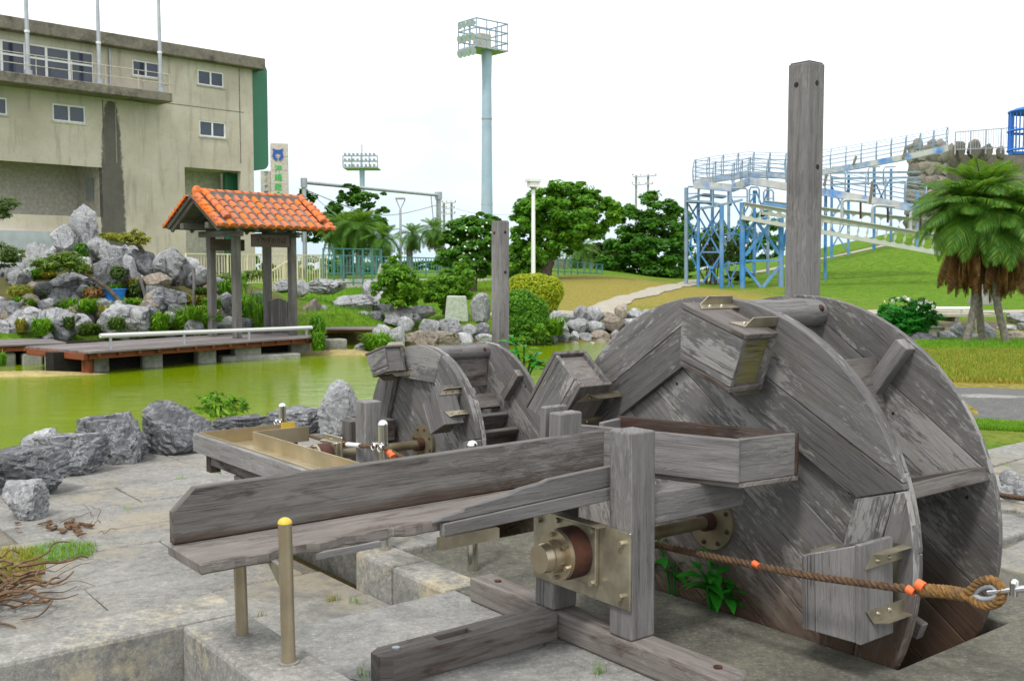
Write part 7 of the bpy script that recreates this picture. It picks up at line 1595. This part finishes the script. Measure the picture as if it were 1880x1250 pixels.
for px, yt, yb, Y in ((1600, 333, 375, 58.8), (1516, 320, 342, 60.8), (1570, 287, 302, 68.5), (1661, 270, 292, 69.6)): mb = MB(); mb.rod(SP(px+2, yt, Y), SP(px-3, yb, Y), .13); mb.build('rusty_post', M_PALMB, sl_)
mb = MB()
for y0, y1 in ((322, 326), (333, 334), (312, 316)): mb.rod(SP(1528, y0+6, 73.6), SP(1690, y1, 73), .22, .12)
mb.build('catwalk', M_GALVB, sl_)
for px in (1525, 1552, 1594, 1622): polyrail([(px, 340), (px, 312), (px+3, 307), (px+22, 306)], 73.5, .05, M_GALV, 'guard_rail')
# castle rock tower, battlement stones, guard railing, blue cage
M_CASTLE = stone('castle_stone', (.13, .115, .09), (.24, .215, .175), (.36, .33, .28), 1.3, stain=(.09, .085, .075), bstr=.7, space='Object')
Y = 86; k = Y/FPX; cbse = P(1698, 445, Y); ct = thing('stone_tower', 'brown stone lookout tower with a jagged top behind the slide', 'tower', cbse); ct.location = cbse
zt_ = P(0, 272, Y).z-cbse.z; rb, rt_ = 36*k, 31*k
mb = MB(); vs = []; nn_ = 22; rows = 14; r_ = random.Random(2)
for i in range(rows+1):
    for j in range(nn_): a = 2*math.pi*j/nn_; rr_ = (rb+(rt_-rb)*i/rows)*(1+r_.uniform(-.035, .035)); vs.append((rr_*math.cos(a), rr_*math.sin(a), -2+(zt_+2)*i/rows))
mb.add(vs, [[i*nn_+j, i*nn_+(j+1) % nn_, (i+1)*nn_+(j+1) % nn_, (i+1)*nn_+j] for i in range(rows) for j in range(nn_)]+[[rows*nn_+j for j in range(nn_)]], (0, 0, 1)); mb.build('wall', M_CASTLE, ct, org=(0, 0, 0))
for row in range(7):
    for j in range(11):
        a = R(180+j*180/10+(row % 2)*8); rr_ = rb+(rt_-rb)*(row+.6)/7.5; s_ = r_.uniform(1.0, 1.35)
        o = rock('stone', (0, 0, 0), (.95*s_, .55, .80*s_), '', M_CASTLE, 2, a+math.pi/2, parent=ct); o.location = (rr_*math.cos(a)*.955, rr_*math.sin(a)*.955, (zt_)*(row+.15)/7.2)
for j, (px, hh) in enumerate([(1672, 10), (1685, 20), (1700, 8), (1712, 20), (1727, 19), (1735, 8)]):
    o = rock('merlon', (0, 0, 0), (17*k, 1.0, hh*k), '', M_CASTLE, 3, .2, parent=ct); q = P(px, 274, Y-.6*(j % 2)); o.location = q-cbse
for px, yt, w_, lab in ((1748, 262, 16, 'jagged battlement stone next to the stone tower'), (1762, 260, 18, 'pale battlement stone below the guard railing'), (1788, 256, 26, 'largest jagged battlement stone above the palms'), (1812, 264, 20, 'low battlement stone near the blue cage'), (1836, 268, 16, 'small battlement stone beside the blue cage')):
    rock_px(px, yt, 290, w_, 88, lab, M_CASTLE, 3, 'battlement stones on the hilltop', name='battlement_stone')
mb = MB(); a = P(1735, 284, 89); mb.box((a.x, 89, -1), (P(1960, 284, 89).x, 96, a.z)); o = mb.build('hilltop_wall', M_CASTLE, None, org=(a.x, 89, 0)); tag(o, 'stone hilltop platform wall behind the palms', 'wall')
bar_fence('guard_railing', 'thin grey guard railing on the hilltop platform', (1747, 1858), 87, 87, (243, 234), (276, 272), 24, M_GALV, 6, .07, .03)
cg = P(1900, 276, 82); kk = 82/FPX; cgt = thing('climbing_cage', 'bright blue round barred cage tower at the top right edge', 'cage', cg); cgt.location = cg; rr_ = 45*kk; zt_ = P(0, 205, 82).z-cg.z
for i in range(36): a = 2*math.pi*i/36; mb = MB(); mb.rod((rr_*math.cos(a), rr_*math.sin(a), 0), (rr_*math.cos(a), rr_*math.sin(a), zt_), .045 if i % 6 else .13); mb.build('bar', M_BLUEB, cgt, org=(0, 0, 0))
for z in (0, zt_*.5, zt_): mb = MB(); mb.tube([(rr_*math.cos(2*math.pi*i/36), rr_*math.sin(2*math.pi*i/36), z) for i in range(37)], .10, 6, False); mb.build('ring', M_BLUEB, cgt, org=(0, 0, 0))
mb = MB(); mb.tube([(0, 0, zt_), (0, 0, zt_+.25), (0, 0, zt_+.6)], [rr_*1.02, rr_*.8, .05], 24); mb.build('roof', M_BLUEB, cgt, org=(0, 0, 0))
mb = MB(); mb.box((-rr_*1.0, -.3, -.35), (rr_*1.0, .3, -.12)); mb.build('base', M_BLUEB, cgt, org=(0, 0, 0))
for px in (1850, 1856): 
    pass
# white cone on the hill slope and low kerb
Y = 44; b_ = P(1800, 557, Y); k = Y/FPX; t = thing('concrete_plinth', 'pale concrete truncated cone plinth with a white pole on the grass slope', 'plinth', b_); t.location = b_
mb = MB(); h_ = 28*k; mb.tube([(0, 0, -.3), (0, 0, 0), (0, 0, h_)], [25*k, 23*k, 11*k], 6, True, False); mb.build('plinth', M_BIN2 if 'M_BIN2' in globals() else M_LAMPG, t, org=(0, 0, 0)) if 'M_LAMPG' in globals() else mb.build('plinth', M_PAVE, t, org=(0, 0, 0))
mb = MB(); mb.tube([(0, 0, h_), (0, 0, h_+60*k)], .07, 8); mb.build('pole', M_WHITE, t, org=(0, 0, 0))

# ------------------------------------------------------------------ foreground plants, twigs, debris
def big_leaf(L_, W_, seed):
    g = random.Random(seed); vs = []; fs = []; n = 6
    for i in range(n+1):
        t = i/n; w_ = W_*math.sin(math.pi*min(1, t**.85))*.5*(1 if t < 1 else 0)+.001; z = .10*L_*math.sin(t*2.2)-.28*L_*t*t
        vs += [(t*L_, -w_, z+.22*w_), (t*L_, 0, z), (t*L_, w_, z+.22*w_)]
    for i in range(n): b = i*3; fs += [[b, b+3, b+4, b+1], [b+1, b+4, b+5, b+2]]
    me = bpy.data.meshes.new('leaf'); me.from_pydata(vs, [], fs); me.polygons.foreach_set('use_smooth', [True]*len(fs)); me.materials.append(LF_WEED); return me
BL = [big_leaf(1, .42, 1), big_leaf(1, .34, 2)]
def weed(lab, base, stems, size, seed, th=TH, cat='plant', name='leafy_weed'):
    t = thing(name, lab, cat, (0, 0, 0)); t.location = base; g = random.Random(seed)
    for (sx, sy, h_, nl) in stems:
        mb = MB(); tip = Vector((sx, sy, h_)); mb.tube(spline([Vector((sx*.2, sy*.2, -.03)), tip*.5+Vector((0, 0, .03)), tip], 4), .006*size/.12, 6); mb.build('stem', LF_WEED, t, org=(0, 0, 0))
        for i in range(nl):
            f = i/max(1, nl-1); az = i*2.4+g.uniform(-.3, .3); o = mobj('leaf', BL[i % 2], t, tip*(.45+.55*f)); o.rotation_euler = (g.uniform(-.25, .25), R(8-32*f+g.uniform(-12, 12)), az); s = size*(1.15-.45*f)*g.uniform(.85, 1.15); o.scale = (s, s, s)
    return t
wp_ = lambda px, py, z=0: G(px, py, z)
weed('bright broad leaved weed growing at the foot of the large wheel', wp_(1310, 1118), [(0, 0, .16, 9), (-.02, .05, .26, 8), (.07, -.04, .10, 7), (-.06, .02, .18, 7)], .15, 3)
weed('darker leafy weed behind the bright one under the trough beam', wp_(1238, 1085), [(0, 0, .14, 6), (-.08, .1, .22, 6), (.08, .08, .18, 5)], .125, 5)
weed('small weed behind the stand showing between plate and trough', mw(3.38, 3.95, -.05), [(0, 0, .36, 6), (.1, .1, .28, 5)], .15, 6)
b_ = P(962, 690, 10.5); weed('leafy branch of a bank plant between the two wheels', b_, [(0, 0, .30, 8), (-.12, .05, .38, 7), (.14, .1, .24, 6), (.2, 0, .14, 6)], .22, 9)
b_ = P(405, 765, 11.6); t = plant('bank_shrub', 'leafy light green plant growing between boulders at the pond edge', 'plant', b_, px_blobs([(400, 744, 40, 18), (424, 748, 28, 14), (376, 738, 30, 12), (392, 724, 16, 10), (436, 740, 18, 10)], 11.6, b_, .8), 520, .10, LF_LIME, [([Vector((0, 0, -.1)), Vector((0, 0, .15)), Vector((-.05, 0, .3))], [.012, .006])], crown='foliage', up=.5, asp=.26, droop=.5, cluster=6)
# dry twigs heap on the left
p = wp_(2, 1105, -.2); tw = thing('twig_heap', 'heap of dry brown vine twigs on the paving at the left edge', 'twigs', p); tw.location = p; r_ = random.Random(12)
def vine(mb, c, spread, r, l):
    pts = [c]; a = r_.uniform(0, 6.28); z = c.z
    for i in range(6): a += r_.uniform(-.8, .8); z = max(.008, min(.16*spread, z+r_.uniform(-.035, .035))); q = pts[-1]+Vector((math.cos(a)*l/6, math.sin(a)*l/6, 0)); pts.append(Vector((q.x, q.y, z)))
    sp_ = spline(pts, 3); mb.tube(sp_, list(np.linspace(r, r*.35, len(sp_))), 5)
for i in range(110):
    mb = MB(); rr_ = r_.random()**.6*.38; an = r_.uniform(0, 6.28); vine(mb, Vector((rr_*math.cos(an)*1.0-.18, rr_*math.sin(an)*1.15, r_.uniform(.01, .13))), 1, r_.choice([.004, .006, .009, .012]), r_.uniform(.2, .5)); mb.build('twig', M_TWIG, tw, org=(0, 0, 0))
p = wp_(125, 972, -.2); db = thing('leaf_litter', 'small scatter of dry brown husks on the paving', 'dry leaves', p); db.location = p
for i in range(24):
    c = Vector((r_.gauss(0, .13), r_.gauss(0, .10), .012)); o = rock('husk', (0, 0, 0), (r_.uniform(.03, .10), r_.uniform(.02, .05), r_.uniform(.012, .03)), '', M_TWIG, 3, r_.uniform(0, 6), parent=db, rough=.6); o.location = c
for i in range(10): mb = MB(); vine(mb, Vector((r_.gauss(0, .2), r_.gauss(0, .12), .01)), .3, .003, .25); mb.build('twig', M_TWIG, db, org=(0, 0, 0))
# grass: patches near, lawn blades farther off
def grass_patch(lab, pts, n, h_, wd_, mat, seed, zf, lean=.5, name='grass'):
    g = np.random.default_rng(seed); pts = np.asarray(pts); c = pts[g.integers(0, len(pts), n)] if False else pts
    n = len(c); a = g.uniform(0, 6.283, n); hh = h_*g.uniform(.5, 1.15, n); l_ = hh*lean*g.uniform(.2, 1.1, n); d = np.stack([np.cos(a), np.sin(a), 0*a], 1); s = np.stack([-d[:, 1], d[:, 0], 0*a], 1)*wd_
    p0 = np.column_stack([c, zf(c)-.01]); p1 = p0+d*(l_*.35)[:, None]+np.column_stack([0*a, 0*a, hh*.6]); p2 = p0+d*l_[:, None]+np.column_stack([0*a, 0*a, hh])
    v = np.stack([p0-s, p0+s, p1+s*.7, p1-s*.7, p2], 1).reshape(-1, 3); b = np.arange(n)[:, None]*5
    f4 = (b+np.array([[0, 1, 2, 3]])).tolist(); f3 = (b+np.array([[3, 2, 4]])).tolist(); me = bpy.data.meshes.new(name); me.from_pydata(v.tolist(), [], f4+f3); me.materials.append(mat)
    o = mobj(name, me); tag(o, lab, 'grass', kind='stuff'); return o
g = np.random.default_rng(5)
def scatter(poly_px, n, z):
    q = np.array([[*G(x, y, z)[:2]] for x, y in poly_px]); lo, hi = q.min(0), q.max(0); out = []
    while len(out) < n:
        p = g.uniform(lo, hi, (n*2, 2)); ins = np.zeros(len(p), bool)
        for i in range(len(q)):
            x1, y1 = q[i]; x2, y2 = q[(i+1) % len(q)]; ins ^= ((y1 > p[:, 1]) != (y2 > p[:, 1])) & (p[:, 0] < (x2-x1)*(p[:, 1]-y1)/(y2-y1+1e-12)+x1)
        out += p[ins].tolist()
    return np.array(out[:n])
flat = lambda z: (lambda c: np.full(len(c), z))
hf = lambda c: hgt(c[:, 0], c[:, 1])
grass_patch('short green grass creeping over the paving by the twig heap', scatter([(40, 1010), (110, 995), (178, 1000), (170, 1022), (80, 1035), (40, 1040)], 1500, -.2), 0, .05, .0022, LF_LIME, 1, flat(-.2), 1.0)
grass_patch('dry yellow grass round the twig heap', scatter([(0, 1010), (60, 1010), (85, 1040), (70, 1070), (0, 1075)], 1500, -.2), 0, .06, .0022, LF_DRY, 2, flat(-.2), 1.0)
rg = lambda poly, n: (lambda c: c[hf(c) > -.2])(scatter(poly, n, 0))
grass_patch('green grass of the lawn strip right of the large wheel', rg([(1640, 632), (1960, 628), (2000, 706), (1690, 700)], 15000), 0, .09, .006, LF_LIME, 3, hf, .7)
grass_patch('dry yellow grass blades in the lawn strip right of the large wheel', rg([(1660, 645), (1960, 645), (2000, 710), (1690, 704)], 26000), 0, .085, .006, LF_DRY, 4, hf, .7)
grass_patch('green grass strip between asphalt path and paving on the right', rg([(1760, 752), (1960, 764), (1960, 776), (1770, 768)], 5000), 0, .07, .004, LF_LIME, 6, hf, .7)
grass_patch('grass blades of the lawn round the garden rocks', rg([(560, 545), (900, 545), (940, 600), (560, 600)], 26000), 0, .13, .011, LF_LIME, 7, hf, .6)
for i, (px, py, z, mt, n) in enumerate([(610, 1102, -.2, LF_DRY, 40), (700, 1082, -.2, LF_LIME, 30), (480, 1130, -.2, LF_DRY, 22), (1100, 1235, 0, LF_LIME, 26), (670, 1240, 0, LF_LIME, 26), (790, 1235, 0, LF_LIME, 20), (1195, 1215, 0, LF_LIME, 18), (400, 868, -.2, LF_LIME, 30), (335, 880, -.2, LF_LIME, 22), (655, 1107, -.2, LF_LIME, 30), (1820, 985, 0, LF_DRY, 40), (1860, 945, 0, LF_DRY, 40), (1850, 858, 0, LF_LIME, 30), (230, 935, -.2, LF_LIME, 14)]):
    p = G(px, py, z); rng = np.random.default_rng(i); c = np.array([[p.x, p.y]])+rng.normal(size=(n, 2))*.022
    o = grass_patch('', c, 0, .055, .0016, mt, 50+i, flat(z), .8, 'grass_tuft'); o['kind'] = 'thing'; o['label'] = ['orange tipped weed tuft in the paving below the trough', 'green weed at the foot of the concrete kerb', 'dry sprig behind the steel posts', 'weed sprouting beside the right base beam', 'grass sprig at the chamfered end of the base beam', 'weed at the side of the long base beam', 'tiny sprig against the right base beam', 'moss tuft under the steel tray leg', 'small tuft in a paving joint left of the tray', 'weed at the corner of slab and kerb', 'dry tuft in the flagstones by the rope loop', 'dry tuft between flagstones near the small stones', 'green tuft between flagstones by the far wheel edge', 'tiny green sprout in the paving left of the trough'][i]; o['category'] = 'weed'; o['group'] = 'weed tufts in the paving joints'
